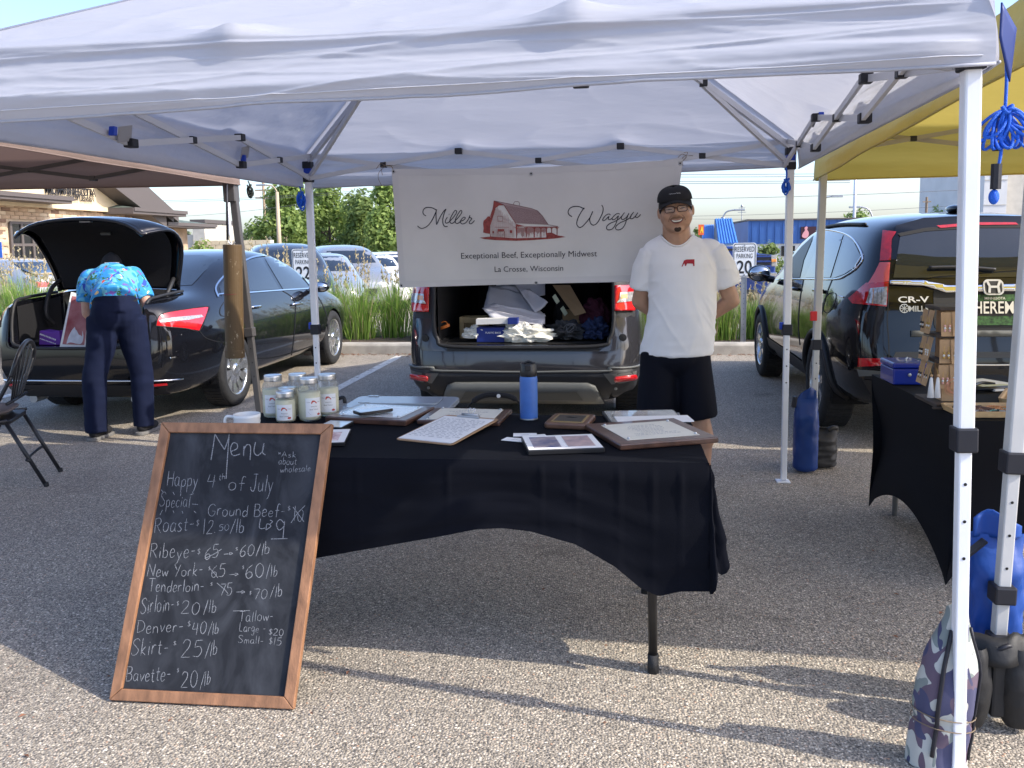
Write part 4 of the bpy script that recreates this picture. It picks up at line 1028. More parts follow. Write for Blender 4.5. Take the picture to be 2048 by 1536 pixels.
# emblem, badges, plate (on the tailgate)
ex, ez = 2.515, 1.118
def RF(off): return lambda a, b: C.rear(a, b, off)
m = MB().flat(rrect(.128, .098, .03, 4, ex, ez), RF(.03)); em = m.build('emblem', BADGE, C.root, solid=.012)
MB().flat(rrect(.106, .078, .024, 4, ex, ez), RF(.0375)).build('emblem_field', BPLAST, em)
hm = MB()
for sgn in (-1, 1): hm.strokes([[(ex + sgn * .04, ez + .036), (ex + sgn * .026, ez + .004), (ex + sgn * .031, ez - .036)]], RF(.0415), .016)
hm.strokes([[(ex - .027, ez), (ex + .027, ez)]], RF(.042), .015); hm.build('emblem_letter', BADGE, em)
bx, bz = C.hit(1826, 601, 0).x, C.hit(1826, 601, 0).z
m = MB(); letter(m, 'CR-V', RF(.012), bx, bz - .02, width=.2, bold=.02); m.v = [Vector((bx + (v.x - bx), v.y, bz + (v.z - bz) * .62)) for v in m.v]; m.build('badge', BADGE, C.root)
mx_, mz_ = C.hit(1826, 617, 0).x, C.hit(1826, 617, 0).z
m = MB(); letter(m, 'MILLS', RF(.012), mx_ - .03, mz_ - .02, width=.125, bold=.02, align='l')
cxx = mx_ - .06
m.strokes([[(cxx + .028 * math.cos(t), mz_ + .028 * math.sin(t)) for t in np.linspace(0, 6.2832, 20)]], RF(.012), .006)
for k in range(8): a = k * math.pi / 4; m.strokes([[(cxx, mz_), (cxx + .026 * math.cos(a), mz_ + .026 * math.sin(a))]], RF(.012), .004)
m.build('dealer_badge', pm('dull_chrome', (.5, .48, .44), .3, metal=.8), C.root)
px_, pz_ = 2.50, .985
C.rearpatch('plate_recess', rrect(.72, .3, .05, 3, px_, pz_), BPLAST, off=.006)
pl = C.rearpatch('licence_plate', rrect(.36, .2, .015, 3, px_ + .03, pz_ - .01), pm('plate_green', (.02, .07, .02), .5, noise_amt=.8, noise_scale=45, col2=(.06, .17, .04)), off=.016)
MB().flat(rrect(.3, .095, .01, 2, px_ + .02, pz_ - .002), RF(.018)).build('plate_field', SEAM, pl)
m = MB(); letter(m, 'HEREMI', RF(.021), px_ + .025, pz_ - .034, width=.27, bold=.012); m.v = [Vector((v.x, v.y, pz_ - .034 + (v.z - pz_ + .034) * 1.35)) for v in m.v]; m.build('plate_number', pm('plate_cream', (.75, .72, .62), .5), pl)
m = MB(); letter(m, 'MINNESOTA', RF(.021), px_ + .025, pz_ + .057, width=.13, bold=.01); m.build('plate_state', pm('plate_cream', (.75, .72, .62), .5), pl)
MB().flat([(px_ + .15, pz_ - .06), (px_ + .19, pz_ - .06), (px_ + .19, pz_ - .08), (px_ + .172, pz_ - .095), (px_ + .15, pz_ - .08)], RF(.022)).build('plate_sticker', pm('sticker_gold', (.75, .5, .12), .5), pl)
C.rearpatch('tailgate_step', [(CX - .5, .84), (CX + .5, .84), (CX + .5, .80), (CX - .5, .80)], GPLAST, off=.012, solid=.012)
C.rearpatch('bumper_top', [(CX - .6, .70), (CX + .6, .70), (CX + .62, .66), (CX - .62, .66)], pm('bumper_dark', (.02, .02, .022), .35), off=.008)
C.rearpatch('bumper_lower', [(CX - .78, .5), (CX + .78, .5), (CX + .66, .31), (CX - .66, .31)], BPLAST, off=.008, step=.08)
C.rearline('bumper_trim', [(CX - .3, .62), (CX - .1, .615), (CX + .1, .615), (CX + .3, .62)], CHROME, tube=.006, off=.012)
C.pxpatch('reflector', [(1719, 716), (1768, 717), (1770, 731), (1718, 733)], REDL, off=.012, step=5)
C.pxpatch('bumper_strip', [(1716, 738), (1778, 742), (1776, 750), (1720, 752)], GPLAST, off=.01, step=6)
C.pxline('door_gap', [(1666, 556), (1653, 590), (1640, 640), (1625, 668)], SEAM, wid=1.5); C.pxline('door_gap', [(1608, 556), (1600, 600), (1597, 650), (1600, 690)], SEAM, wid=1.5)
C.pxline('fuel_door', [(1648, 622), (1645, 612), (1652, 594), (1662, 586), (1672, 588), (1671, 600), (1662, 620), (1654, 626), (1648, 622)], SEAM, wid=1.3)
for (u, v) in ((1640, 582), (1590, 578)):
    MB().tube([C.hit(u - 9, v - 1, .01), C.hit(u - 4, v, .035), C.hit(u + 5, v + 1, .035), C.hit(u + 9, v + 1, .01)], .014, 8).build('door_handle', BLACKP, C.root, smooth=True)
C.sidepatch('sill_cladding', [(7.4, .44), (8.3, .46), (9.15, .47), (9.17, .3), (8.3, .28), (7.38, .29)], BPLAST, off=.008)
for wy in (6.97, 9.59):
    for sd in (-1, 1):
        pts = [C.side(wy + .4 * math.cos(a), .35 + .4 * math.sin(a), sd, .006) for a in np.linspace(-.15, math.pi + .15, 26)]
        MB().tube(pts, .024, 6).build('arch_trim', BPLAST, C.root, smooth=True)
MB().ell((CX, CYR + .75, 1.67), (.045, .11, .03)).build('antenna_fin', BLACKP, C.root, smooth=True)
for sd in (-1, 1):
    C.sideline('roof_rail', [(CYR + .75, 1.56), (CYR + 1.5, 1.575), (CYR + 2.4, 1.55)], BPLAST, tube=.012, off=.012, sides=(sd,))
    mm = MB().ell((CX + sd * 1.02, CYR + 2.98, 1.135), (.115, .07, .085)); mir = mm.build('mirror', BLACKP, C.root, smooth=True)
    MB().ell((CX + sd * 1.02, CYR + 2.935, 1.135), (.1, .045, .072)).build('mirror_glass', pm('mirror_glass', (.5, .52, .55), .05, metal=1.), mir, smooth=True)
    MB().tube([(CX + sd * .87, CYR + 3.0, 1.07), (CX + sd * 1.0, CYR + 2.99, 1.1)], .035, 8).build('mirror_stalk', BLACKP, mir)
C.sidepatch('windscreen', [(CYR + 2.7, 1.45), (CYR + 3.25, 1.2), (CYR + 3.0, 1.2)], GLASS)

# ------------------------------------------------------------------ dark grey SUV, tailgate up, behind the banner
PX, PY = -.69, 6.38
PIL = [
 [(.16, 0, .27), (.16, .55, .27), (.06, .68, .34), (.0, .74, .5), (.04, .74, .72), (.1, .72, 1.05), (.16, .68, 1.35), (.26, .6, 1.68), (.32, .4, 1.74), (.34, 0, 1.755)],
 [(.28, 0, .24), (.28, .7, .24), (.16, .84, .32), (.09, .89, .5), (.12, .885, .74), (.19, .865, 1.05), (.26, .81, 1.35), (.38, .69, 1.68), (.42, .45, 1.76), (.42, 0, 1.775)],
 ring(.6, low(.6, .76, .93, .955, .95, .34, .56, .86, .24), [(.92, 1.08), (.85, 1.38), (.73, 1.7), (.47, 1.78), (0, 1.8)]),
 ring(1.3, low(1.3, .78, .94, .975, .965, .34, .56, .86, .24), [(.93, 1.08), (.86, 1.38), (.74, 1.71), (.48, 1.79), (0, 1.81)]),
 ring(2.3, low(2.3, .78, .94, .975, .965, .34, .56, .86, .24), [(.93, 1.07), (.86, 1.37), (.74, 1.71), (.48, 1.79), (0, 1.81)]),
 ring(3.0, low(3.0, .78, .94, .975, .965, .34, .56, .86, .24), [(.93, 1.07), (.86, 1.35), (.73, 1.64), (.46, 1.72), (0, 1.74)]),
 ring(3.5, low(3.5, .78, .94, .975, .965, .34, .56, .86, .24), [(.93, 1.07), (.85, 1.25), (.75, 1.4), (.45, 1.46), (0, 1.48)]),
 ring(3.9, low(3.9, .76, .93, .97, .96, .34, .56, .86, .24), [(.92, 1.06), (.8, 1.12), (.65, 1.16), (.36, 1.18), (0, 1.19)]),
 ring(4.5, low(4.5, .7, .9, .95, .94, .34, .56, .84, .25), [(.87, 1.0), (.74, 1.06), (.58, 1.08), (.3, 1.1), (0, 1.105)]),
 ring(4.9, low(4.9, .6, .8, .86, .85, .34, .55, .78, .27), [(.76, .9), (.63, .95), (.47, .97), (.24, .99), (0, .995)]),
 ring(5.05, low(5.05, .35, .56, .62, .61, .36, .54, .72, .3), [(.55, .8), (.44, .83), (.32, .84), (.16, .85), (0, .855)]),
]
OPL, OPR, OPZ = -1.345, -.005, .70
pilot = Car(PIL, PX, PY, 'dark grey SUV with its cargo hold open behind the white banner', GREYP, 'SUV', 'grey_suv',
            cutters=[((OPL, PY - .5, OPZ), (OPR, PY + 1.7, 1.66))], wheels=[(7.5, .37), (10.38, .37)], arch=.4)
Pp = pilot
for wy in (7.5, 10.38):
    for sd in (1, -1): wheel(pilot, wy, sd, PX + sd * .955, .37, .24, .24, 5, True)
m = MB(); e = .012
x0, x1, ya, yb, z0, z1 = OPL + e, OPR - e, PY + .12, PY + 1.68, OPZ + .004, 1.65
m.add([(x0, ya, z0), (x1, ya, z0), (x1, yb, z0), (x0, yb, z0), (x0, ya, z1), (x1, ya, z1), (x1, yb, z1), (x0, yb, z1)], [(0, 1, 2, 3), (3, 2, 6, 7), (1, 5, 6, 2), (0, 3, 7, 4), (4, 7, 6, 5)])
m.build('cargo_lining', LINING, Pp.root)
MB().box((x0 + .1, yb - .25, z0), (x1 - .1, yb - .1, z0 + .55)).build('seat_back', LINING, Pp.root, bevel=.05)
# weather strip round the opening, jambs and sill
op = [(OPL - .012, 1.62), (OPL - .012, 1.1), (OPL - .01, .86), (OPL + .02, .75), (OPL + .1, .695), (PX, .682), (OPR - .1, .695), (OPR - .02, .75), (OPR + .01, .86), (OPR + .012, 1.1), (OPR + .012, 1.62)]
MB().tube([Pp.rear(p[0], p[1], .008) for p in spline(op, 8)], .016, 7).build('weather_strip', BPLAST, Pp.root, smooth=True)
for sd, xo in ((-1, OPL), (1, OPR)):
    Pp.rearpatch('jamb', [(xo + sd * .015, 1.6), (xo + sd * .165, 1.6), (xo + sd * .17, .9), (xo + sd * .015, .9)], BPLAST, off=.006)
    Pp.rearpatch('jamb_panel', [(xo + sd * .02, .9), (xo + sd * .17, .9), (xo + sd * .19, .78), (xo + sd * .1, .66), (xo - sd * .1, .655), (xo - sd * .05, .69), (xo + sd * .02, .78)], GREYP, off=.009)
    MB().lathe([(0, -.012), (.026, -.01), (.028, 0)], Pp.rear(xo + sd * .075, .755, .012), 14, 'y').build('bump_stop', BPLAST, Pp.root)
Pp.rearpatch('sill_plate', [(OPL + .08, .695), (OPR - .08, .695), (OPR - .1, .655), (OPL + .1, .655)], BPLAST, off=.008)
Pp.pxpatch('tail_light', [(1229, 572), (1279, 570), (1276, 600), (1264, 622), (1229, 622)], REDL, off=.016, step=6, solid=.02)
Pp.pxpatch('tail_light_clear', [(1236, 586), (1272, 584), (1269, 602), (1234, 606)], CLRL, off=.029, step=6)
Pp.pxpatch('tail_light_amber', [(1237, 590), (1250, 589), (1250, 598), (1237, 599)], AMBL, off=.031, step=6)
Pp.pxpatch('tail_light_red', [(1231, 609), (1266, 604), (1262, 620), (1231, 620)], REDB, off=.029, step=6)
# lower bumper in black plastic, grey skid plate, reflectors
Pp.rearpatch('bumper_cladding', [(PX - .88, .52), (PX - .66, .525), (PX - .6, .5), (PX + .6, .5), (PX + .66, .525), (PX + .88, .52), (PX + .84, .3), (PX + .7, .255), (PX - .7, .255), (PX - .84, .3)], BPLAST, off=.01, step=.06, solid=.02)
Pp.rearpatch('skid_plate', [(PX - .5, .43), (PX + .5, .43), (PX + .56, .41), (PX + .62, .28), (PX - .62, .28), (PX - .56, .41)], GPLAST, off=.034, step=.06, solid=.03)
Pp.rearpatch('skid_inset', [(PX - .42, .375), (PX + .42, .375), (PX + .47, .32), (PX - .47, .32)], pm('grey_plastic_dark', (.07, .073, .07), .5), off=.053, step=.08)
Pp.rearline('bumper_crease', [(PX - .88, .53), (PX - .66, .535), (PX - .58, .51), (PX + .58, .51), (PX + .66, .535), (PX + .88, .53)], GPLAST, tube=.009, off=.018)
for sd in (-1, 1):
    Pp.rearpatch('reflector_pod', [(PX + sd * .62, .5), (PX + sd * .85, .5), (PX + sd * .84, .43), (PX + sd * .68, .42)], GPLAST, off=.024)
    Pp.rearpatch('reflector', rrect(.13, .038, .015, 3, PX + sd * .765, .468), REDL, off=.05, solid=.01)
    MB().lathe([(0, -.004), (.011, -.003), (.012, 0)], Pp.rear(PX + sd * .7, .385, .022), 12, 'y').build('parking_sensor', GPLAST, Pp.root)
# raised tailgate
tg = lambda u, t, d=0.: (PX + (u - .5) * 2 * (.74 + .06 * math.sin(math.pi * t)), 6.74 - .92 * t, 1.79 + .22 * t - .1 * t * t + d)
g = MB().grid(lambda u, t: tg(u, t), 10, 10).build('tailgate', GREYP, Pp.root, smooth=True, solid=.05)
MB().grid(lambda u, t: tg(.12 + .76 * u, .12 + .4 * t, .04), 6, 6).build('tailgate_glass', GLASS, g)
for sd in (-1, 1): MB().tube([(PX + sd * .68, 6.62, 1.55), (PX + sd * .72, 6.2, 1.86)], .014, 8).build('gas_strut', BPLAST, Pp.root)
Pp.sidepatch('side_window', [(PY + .9, 1.15), (PY + 1.75, 1.13), (PY + 1.75, 1.6), (PY + 1.0, 1.6)], GLASS); Pp.sidepatch('side_window', [(PY + 1.83, 1.13), (PY + 2.7, 1.12), (PY + 2.6, 1.58), (PY + 1.83, 1.6)], GLASS)
MB().box((PX - .55, PY + .4, .2), (PX + .55, PY + 1.0, .3)).build('undertray', LINING, Pp.root)
for sd in (-1, 1):
    mm = MB().ell((PX + sd * 1.07, PY + 3.3, 1.18), (.12, .08, .1)); mm.build('mirror', GREYP, Pp.root, smooth=True)

# ------------------------------------------------------------------ cars parked beyond the planting bed
def far_car(label, x, y, yaw, paint, kind, name='parked_car', nose=0):
    rings = {'sedan': SED, 'suv': CRV}[kind]
    t = thing(name, label, 'car', (x, y, gz(x, y)), 'cars parked beyond the reed grass')
    V, Fc = loft(rings, 0, -2.4)
    o = mesh_obj('body', [Vector(v) + t.location for v in V], Fc, paint, t, smooth=True, sub=2)
    me = evaluated(o); o.modifiers.clear(); o.data = me
    for p in me.polygons: p.use_smooth = True
    bv = BVHTree.FromPolygons([v.co.copy() for v in me.vertices], [tuple(p.vertices) for p in me.polygons])
    W = t.location
    def cast(px, d, off):
        h = bv.ray_cast(Vector(px), Vector(d))
        if h[0] is None: h = bv.find_nearest(Vector(px) + Vector(d) * 2)
        n = h[1] if h[1].dot(Vector(d)) < 0 else -h[1]
        return h[0] + n * off + W
    s0 = -2.4
    top = 1.55 if kind == 'suv' else 1.36
    for sd in (-1, 1):
        if kind == 'suv': polys = [[(s0 + .55, 1.15), (s0 + 1.05, 1.12), (s0 + 1.05, top), (s0 + .8, top)], [(s0 + 1.12, 1.12), (s0 + 1.9, 1.11), (s0 + 1.9, top), (s0 + 1.12, top)], [(s0 + 1.98, 1.11), (s0 + 2.85, 1.1), (s0 + 2.5, top - .06), (s0 + 1.98, top)]]
        else: polys = [[(s0 + 1.3, 1.03), (s0 + 2.2, 1.02), (s0 + 2.2, top), (s0 + 1.8, top - .02)], [(s0 + 2.27, 1.02), (s0 + 3.4, 1.0), (s0 + 2.9, top - .05), (s0 + 2.27, top)]]
        for pl in polys: MB().flat(pl, lambda a, b: cast((sd * 3, a, b), (-sd, 0, 0), .006), .12).build('side_window', GLASS, t, smooth=True)
        for wy in (s0 + 1.05, s0 + 3.75):
            w_ = MB().lathe([(.2, -.02), (.33, -.02), (.335, .02), (.335, .18)], (0, 0, 0), 24, 'x'); w_.v = [W + Vector((sd * (.915 - v.x), wy + v.y, v.z + .335)) for v in w_.v]; wo_ = w_.build('wheel', RUBBER, t, smooth=True)
            r_ = MB().lathe([(.21, -.022), (.2, 0), (.04, .0), (0, -.01)], (0, 0, 0), 20, 'x'); r_.v = [W + Vector((sd * (.915 - v.x), wy + v.y, v.z + .335)) for v in r_.v]; r_.build('rim', ALLOY, wo_, smooth=True)
    yw = (s0 + 2.75, s0 + 3.4, 1.2, 1.5) if kind == 'suv' else (s0 + 3.1, s0 + 3.8, 1.08, 1.38)
    MB().flat([(-.6, yw[2]), (.6, yw[2]), (.5, yw[3]), (-.5, yw[3])], lambda a, b: cast((a, 5, b), (0, -1, 0), .006), .12).build('windscreen', GLASS, t, smooth=True)
    MB().flat([(-.55, yw[2] - .02), (.55, yw[2] - .02), (.46, yw[3] - .04), (-.46, yw[3] - .04)], lambda a, b: cast((a, -5, b), (0, 1, 0), .006), .12).build('rear_window', GLASS, t, smooth=True)
    for sd in (-1, 1):
        MB().flat([(sd * .45, .72), (sd * .72, .76), (sd * .7, .66), (sd * .45, .64)], lambda a, b: cast((a, 5, b), (0, -1, 0), .01), .1).build('headlight', CLRL, t, smooth=True)
        MB().flat([(sd * .45, .9), (sd * .7, .92), (sd * .72, .78), (sd * .45, .8)], lambda a, b: cast((a, -5, b), (0, 1, 0), .01), .1).build('tail_light', REDL, t, smooth=True)
    MB().flat([(-.36, .62), (.36, .62), (.3, .45), (-.3, .45)], lambda a, b: cast((a, 5, b), (0, -1, 0), .008), .1).build('grille', BPLAST, t, smooth=True)
    t.rotation_euler = (0, 0, yaw)
    return t
SILV = car_paint('silver_car_paint', (.42, .43, .44), .2, .5); WHTP = car_paint('white_car_paint', (.75, .75, .74), .2); LGRY = car_paint('light_grey_car_paint', (.3, .31, .33), .2, .4); DBLU = car_paint('charcoal_car_paint', (.025, .027, .032), .2); NAVY = car_paint('royal_blue_car_paint', (.02, .05, .2), .15)
def px_car(u, v, y, yaw, label, paint, kind, **k):
    p = at(u, v, y=y); return far_car(label, p.x, y, yaw, paint, kind, **k)
px_car(572, 540, 17.6, R(205), 'dark SUV parked beyond the sedan, leftmost of the far row', DBLU, 'suv')
px_car(640, 540, 19.0, R(200), 'silver car parked just right of the white tent leg', SILV, 'sedan')
px_car(690, 540, 21.4, R(208), 'light grey car third in the far row of parked cars', LGRY, 'suv')
px_car(735, 540, 22.9, R(203), 'white car fourth in the far row of parked cars', WHTP, 'sedan')
px_car(775, 540, 24.3, R(205), 'white car at the right end of the far row by the banner', WHTP, 'sedan')
px_car(25, 560, 19.5, R(65), 'silver sedan at the left edge behind the reed grass', SILV, 'sedan')
px_car(1625, 520, 36.0, R(180), 'pale car beyond the open window of the black vehicle', LGRY, 'sedan')
# blue pickup truck beyond the reserved sign
pk = at(1512, 530, y=30); pz = gz(pk.x, 30)
tk = thing('pickup_truck', 'blue pickup truck parked beyond the reserved sign', 'truck', (pk.x, 30, pz))
def tkp(u, v, y=29.0): return at(u, v, y=y)
kx0, kx1 = tkp(1460, 500).x, tkp(1552, 500).x; zt_ = tkp(1500, 492).z
hood = tkp(1540, 507).z
m = MB().prism([(kx0 - 3.2, pz + .55), (kx0 - 3.2, hood + .1), (kx0 - 1.0, hood + .12), (kx0 - .9, zt_), (kx0 + .45, zt_), (kx0 + .95, hood), (kx1 - .1, hood - .04), (kx1, hood - .2), (kx1, pz + .45)], lambda a, b, t: (a, 29 + t, b), 1.9)
m.build('body', NAVY, tk, bevel=.06)
def tkb(u0, v0, u1, v1, y0, y1, name, mat): a, b = tkp(u0, v1, y0), tkp(u1, v0, y0); MB().box((a.x, y0, a.z), (b.x, y1, b.z)).build(name, mat, tk, bevel=.015)
tkb(1514, 509, 1541, 545, 28.95, 29.02, 'grille', BPLAST)
for k in range(3): tkb(1513, 511 + k * 10, 1542, 515 + k * 10, 28.92, 28.96, 'grille_bar', NAVY)
tkb(1542, 510, 1553, 524, 28.93, 29.02, 'headlight', CLRL); tkb(1543, 518, 1553, 524, 28.91, 28.935, 'turn_lamp', AMBL); tkb(1460, 545, 1554, 556, 28.9, 29.02, 'front_bumper', CHROME)
MB().prism([(kx0 - .8, hood + .12), (kx0 - .75, zt_ - .08), (kx0 + .4, zt_ - .08), (kx0 + .78, hood + .1)], lambda a, b, t: (a, 28.985 + t, b), .01).build('side_window', GLASS, tk)
MB().box((kx1 - .02, 29.2, hood - .55), (kx1 + .03, 30.7, hood - .15)).build('grille', BPLAST, tk, bevel=.02)
for yy in (29.05, 30.55): MB().box((kx1 - .14, yy - .06, hood - .42), (kx1 + .035, yy + .3, hood - .14)).build('headlight', CLRL, tk, bevel=.02)
MB().box((kx1 - .05, 28.98, pz + .45), (kx1 + .1, 30.92, pz + .68)).build('bumper', CHROME, tk, bevel=.03)
for xx in (kx1 - .8, kx0 - 2.2):
    for yy in (28.97, 30.93): MB().lathe([(0, -.1), (.38, -.1), (.4, -.06), (.4, .06), (.38, .1), (0, .1)], (xx, yy, pz + .4), 24, 'y').build('wheel', RUBBER, tk, smooth=True)
# ================================================================== POP-UP TENTS
WHITEF = fabric_mat('white_polyester', (.5, .51, .56), .32, rough=.5, bump=.35, tcol=(.6, .615, .69))
YELF = fabric_mat('yellow_polyester', (.6, .49, .13), .38, rough=.6, bump=.25, tcol=(.66, .5, .11))
BRNF = fabric_mat('taupe_polyester', (.27, .2, .17), .28, rough=.65, bump=.2, tcol=(.24, .15, .12))
WSTEEL = pm('white_powder_coat', (.78, .79, .82), .35, noise_amt=.04, noise_scale=6); GSTEEL = pm('grey_powder_coat', (.075, .07, .068), .5, noise_amt=.08)
ASTEEL = pm('pale_grey_powder_coat', (.5, .5, .49), .4, noise_amt=.06); BLKP = pm('black_nylon', (.012, .013, .02), .5); BLUP = pm('blue_nylon', (.01, .05, .42), .45)
TRSM = pm('truss_grey_enamel', (.55, .56, .6), .4); BEIGES = pm('beige_grey_powder_coat', (.36, .33, .29), .45, noise_amt=.06)
def tent(name, label, FL, FR, BR, BL, z_top, val, peak, fab, legm, barm, jointm, tops=None, collar=.93, leg_hi=.046, leg_lo=.036, foot=True, z_val=None, wr=.012, seed=1, button=None, seg=(26, 26), skirt=1.):
    cs = [Vector((*p, 0)) for p in (FL, FR, BR, BL)]
    tp = [Vector((*p, 0)) for p in (tops or (FL, FR, BR, BL))]
    cen = sum(tp, Vector()) / 4; P = Vector((cen.x, cen.y, peak))
    t = thing(name, label, 'tent', (cen.x, cen.y, 0))
    sides = [(0, 1), (1, 2), (2, 3), (3, 0)]
    up = Vector((0, 0, 1))
    for si, (i, j) in enumerate(sides):
        A, B = tp[i], tp[j]; d = (B - A).normalized(); out = d.cross(up).normalized()
        if (A - cen).dot(out) < 0: out = -out
        A2 = A + (A - cen).normalized() * .058; B2 = B + (B - cen).normalized() * .058
        zv = (z_val or {}).get(si, (z_top - val, z_top - val))
        def fn(s, q, A2=A2, B2=B2, out=out, zv=zv, si=si):
            E = A2.lerp(B2, s)
            sag = math.sin(math.pi * s)
            poke = max(math.exp(-abs((s - .34) / .03) ** 1.3), math.exp(-abs((s - .66) / .03) ** 1.3))
            zb = zv[0] + (zv[1] - zv[0]) * s
            nz = noise.noise(Vector((s * 3.2 + seed * 9 + si * 5, q * 11, seed))) + .5 * noise.noise(Vector((s * 6 + si * 3, q * 24, seed + 4)))
            rg = 1 - 2.2 * abs(noise.noise(Vector((s * 1.7 + q * 1.2 + seed, q * 6.5 - s * 1.6, si + 2.)))); rg2 = 1 - 2.2 * abs(noise.noise(Vector((s * 4.5 - q * 3, q * 8 + s * 4, si + 7.))))
            nz += (max(0, rg) ** 6 * .75 + max(0, rg2) ** 8 * .35) * (1. if wr > .01 else .3)
            edge = sstep(0, .06, s) * sstep(0, .06, 1 - s)
            if q < .42:          # hanging valance, with the eave roll
                k = q / .42; z = zb + (z_top + .02 - zb) * k - .012 * sag * k
                bulge = .022 * math.sin(math.pi * min(1, k / .45)) * edge if k < .45 else -.012 * math.sin(math.pi * (k - .45) / .55) * edge
                p = E + out * (.012 + bulge * skirt + wr * .8 * nz * edge) + up * z
                p += up * (.006 * nz * (1 - k)) + out * poke * .02 * sstep(.6, 1, k)
                p -= out * .03 * k * k
                return p
            k = (q - .42) / .58; k = k ** 1.25
            p0 = E - out * .018
            p = p0.lerp(Vector((P.x, P.y, 0)), k)
            z = z_top + .02 - .012 * sag + (peak - z_top - .02) * k
            z -= .05 * sag * math.sin(math.pi * k) * (1 - .5 * k)
            z += poke * .035 * math.exp(-(k / .06) ** 2) + wr * nz * edge * (1 - k) * 1.2
            return p + up * z + out * poke * .02 * math.exp(-(k / .05) ** 2)
        hi_ = 2 if wr > .01 and si in (0, 2) else 1
        MB().grid(fn, seg[0] * 2 * hi_, seg[1] * 2 * hi_).build('canopy_panel', fab, t, smooth=True)
        if hi_ == 2: MB().tube([fn(s, .05) + out * .0012 for s in np.linspace(.01, .99, 90)], .0014, 5).build('hem_stitch', TRSM, t)
        hem = [fn(s, 0) + out * .001 for s in np.linspace(0, 1, 40)]
        MB().tube(hem, .0045, 6).build('hem', fab, t, smooth=True)
    hub = P - up * .05
    MB().lathe([(0, -.09), (.05, -.09), (.055, 0), (.02, .03), (0, .03)], hub, 14).build('peak_hub', jointm, t)
    # legs
    for i in range(4):
        b, tt = cs[i], tp[i] + up * z_top
        lean = lambda z: b.lerp(tt, z / z_top) if z_top else b
        def lp(z): return Vector((b.x + (tt.x - b.x) * z / z_top, b.y + (tt.y - b.y) * z / z_top, z))
        leg = MB().bar(lp(collar), lp(z_top - .005), leg_hi, leg_hi, (0, 1, 0)).build('leg', legm, t, bevel=.006)
        MB().bar(lp(.012), lp(collar + .02), leg_lo, leg_lo, (0, 1, 0)).build('lower_leg', legm, leg, bevel=.004)
        MB().bar(lp(collar - .035), lp(collar + .03), leg_hi + .014, leg_hi + .014, (0, 1, 0)).build('collar', jointm, leg, bevel=.005)
        if button and i > 1: MB().obox(lp(collar) + Vector((-leg_hi * .75, -.0, .02)), (.012, 0, 0), (0, .01, 0), (0, 0, .022)).build('button', button, leg, bevel=.004)
        for k in range(3): MB().lathe([(0, 0), (.0045, 0)], lp(collar - .12 - k * .1) + Vector((0, -leg_lo / 2 - .001, 0)), 8, 'y').build('pin_hole', SEAM, leg)
        if foot: MB().box((b.x - .045, b.y - .045, 0), (b.x + .035, b.y + .035, .008)).build('foot_plate', legm, leg, bevel=.003)
        for zz, nm in ((z_top - .05, 'top_bracket'), (z_top - .135, 'slider')):
            MB().bar(lp(zz - .022), lp(zz + .022), leg_hi + .016, leg_hi + .016, (0, 1, 0)).build(nm, jointm, leg, bevel=.005)
        MB().bar(lp(z_top - .105), lp(z_top - .055), leg_hi + .004, leg_hi + .004, (0, 1, 0)).build('slider_lock', button or jointm, leg, bevel=.003)
        # hip rafter and strut
        c0 = lp(z_top - .03); q = c0.lerp(hub, .36)
        MB().bar(c0, hub, .022, .03).build('rafter', barm, t); MB().bar(lp(z_top - .135), q - up * .012, .02, .026).build('rafter_strut', barm, t)
        MB().obox(q, (.02, 0, 0), (0, .02, 0), (0, 0, .02)).build('rafter_joint', jointm, t, bevel=.004)
    # three scissor pairs on every side
    for si, (i, j) in enumerate(sides):
        A, B = tp[i], tp[j]; d = (B - A).normalized(); inn = (cen - (A + B) / 2).normalized()
        hi, lo = z_top + .005, z_top - .135
        for k in range(3):
            a, b = A.lerp(B, k / 3) + inn * .02, A.lerp(B, (k + 1) / 3) + inn * .02
            a += d * (.03 if k == 0 else 0); b -= d * (.03 if k == 2 else 0)
            MB().bar(a + up * lo, b + up * hi, .014, .026).build('truss_bar', barm, t); MB().bar(a + inn * .018 + up * hi, b + inn * .018 + up * lo, .014, .026).build('truss_bar', barm, t)
            MB().obox(a.lerp(b, .5) + inn * .009 + up * (hi + lo) / 2, d * .02, inn * .018, (0, 0, .016)).build('truss_joint', jointm, t, bevel=.004)
            if k < 2:
                for zz in (hi, lo): MB().obox(b + inn * .009 + up * zz, d * .022, inn * .022, (0, 0, .018)).build('truss_joint', jointm, t, bevel=.004)
    return t
FLw, FRw, BRw, BLw = (-2.07, 2.43), (.932, 2.332), (1.029, 5.269), (-1.90, 5.366)
wt = tent('white_tent', 'white pop-up tent over the folding table in the foreground', FLw, FRw, BRw, BLw, 2.02, .16, 2.86, WHITEF, WSTEEL, TRSM, BLKP,
          tops=((-2.03, 2.43), (.885, 2.335), (1.029, 5.269), (-1.915, 5.366)), leg_hi=.042, leg_lo=.033, z_val={0: (1.822, 1.868), 1: (1.868, 1.875), 2: (1.885, 1.83), 3: (1.83, 1.822)}, wr=.0125, seed=3, button=BLUP, seg=(30, 34))
# velcro tabs and blue clips under the roof of the white tent
TABM = pm('grey_velcro', (.32, .32, .34), .9)
for u, v, X in ((250, 268, -1.95), (490, 305, -1.95), (1628, 240, .97)):
    p = at(u, v, x=X); MB().obox(p, (0, .05, .01), (.001, 0, 0), (.01, -.01, .03)).build('velcro_tab', TABM, wt)
for u, v, X in ((226, 262, -1.95), (487, 317, -1.95), (1642, 232, .97)):
    p = at(u, v, x=X); MB().obox(p, (0, .012, 0), (.012, 0, 0), (0, .004, .018)).build('clip', BLUP, wt, bevel=.003)
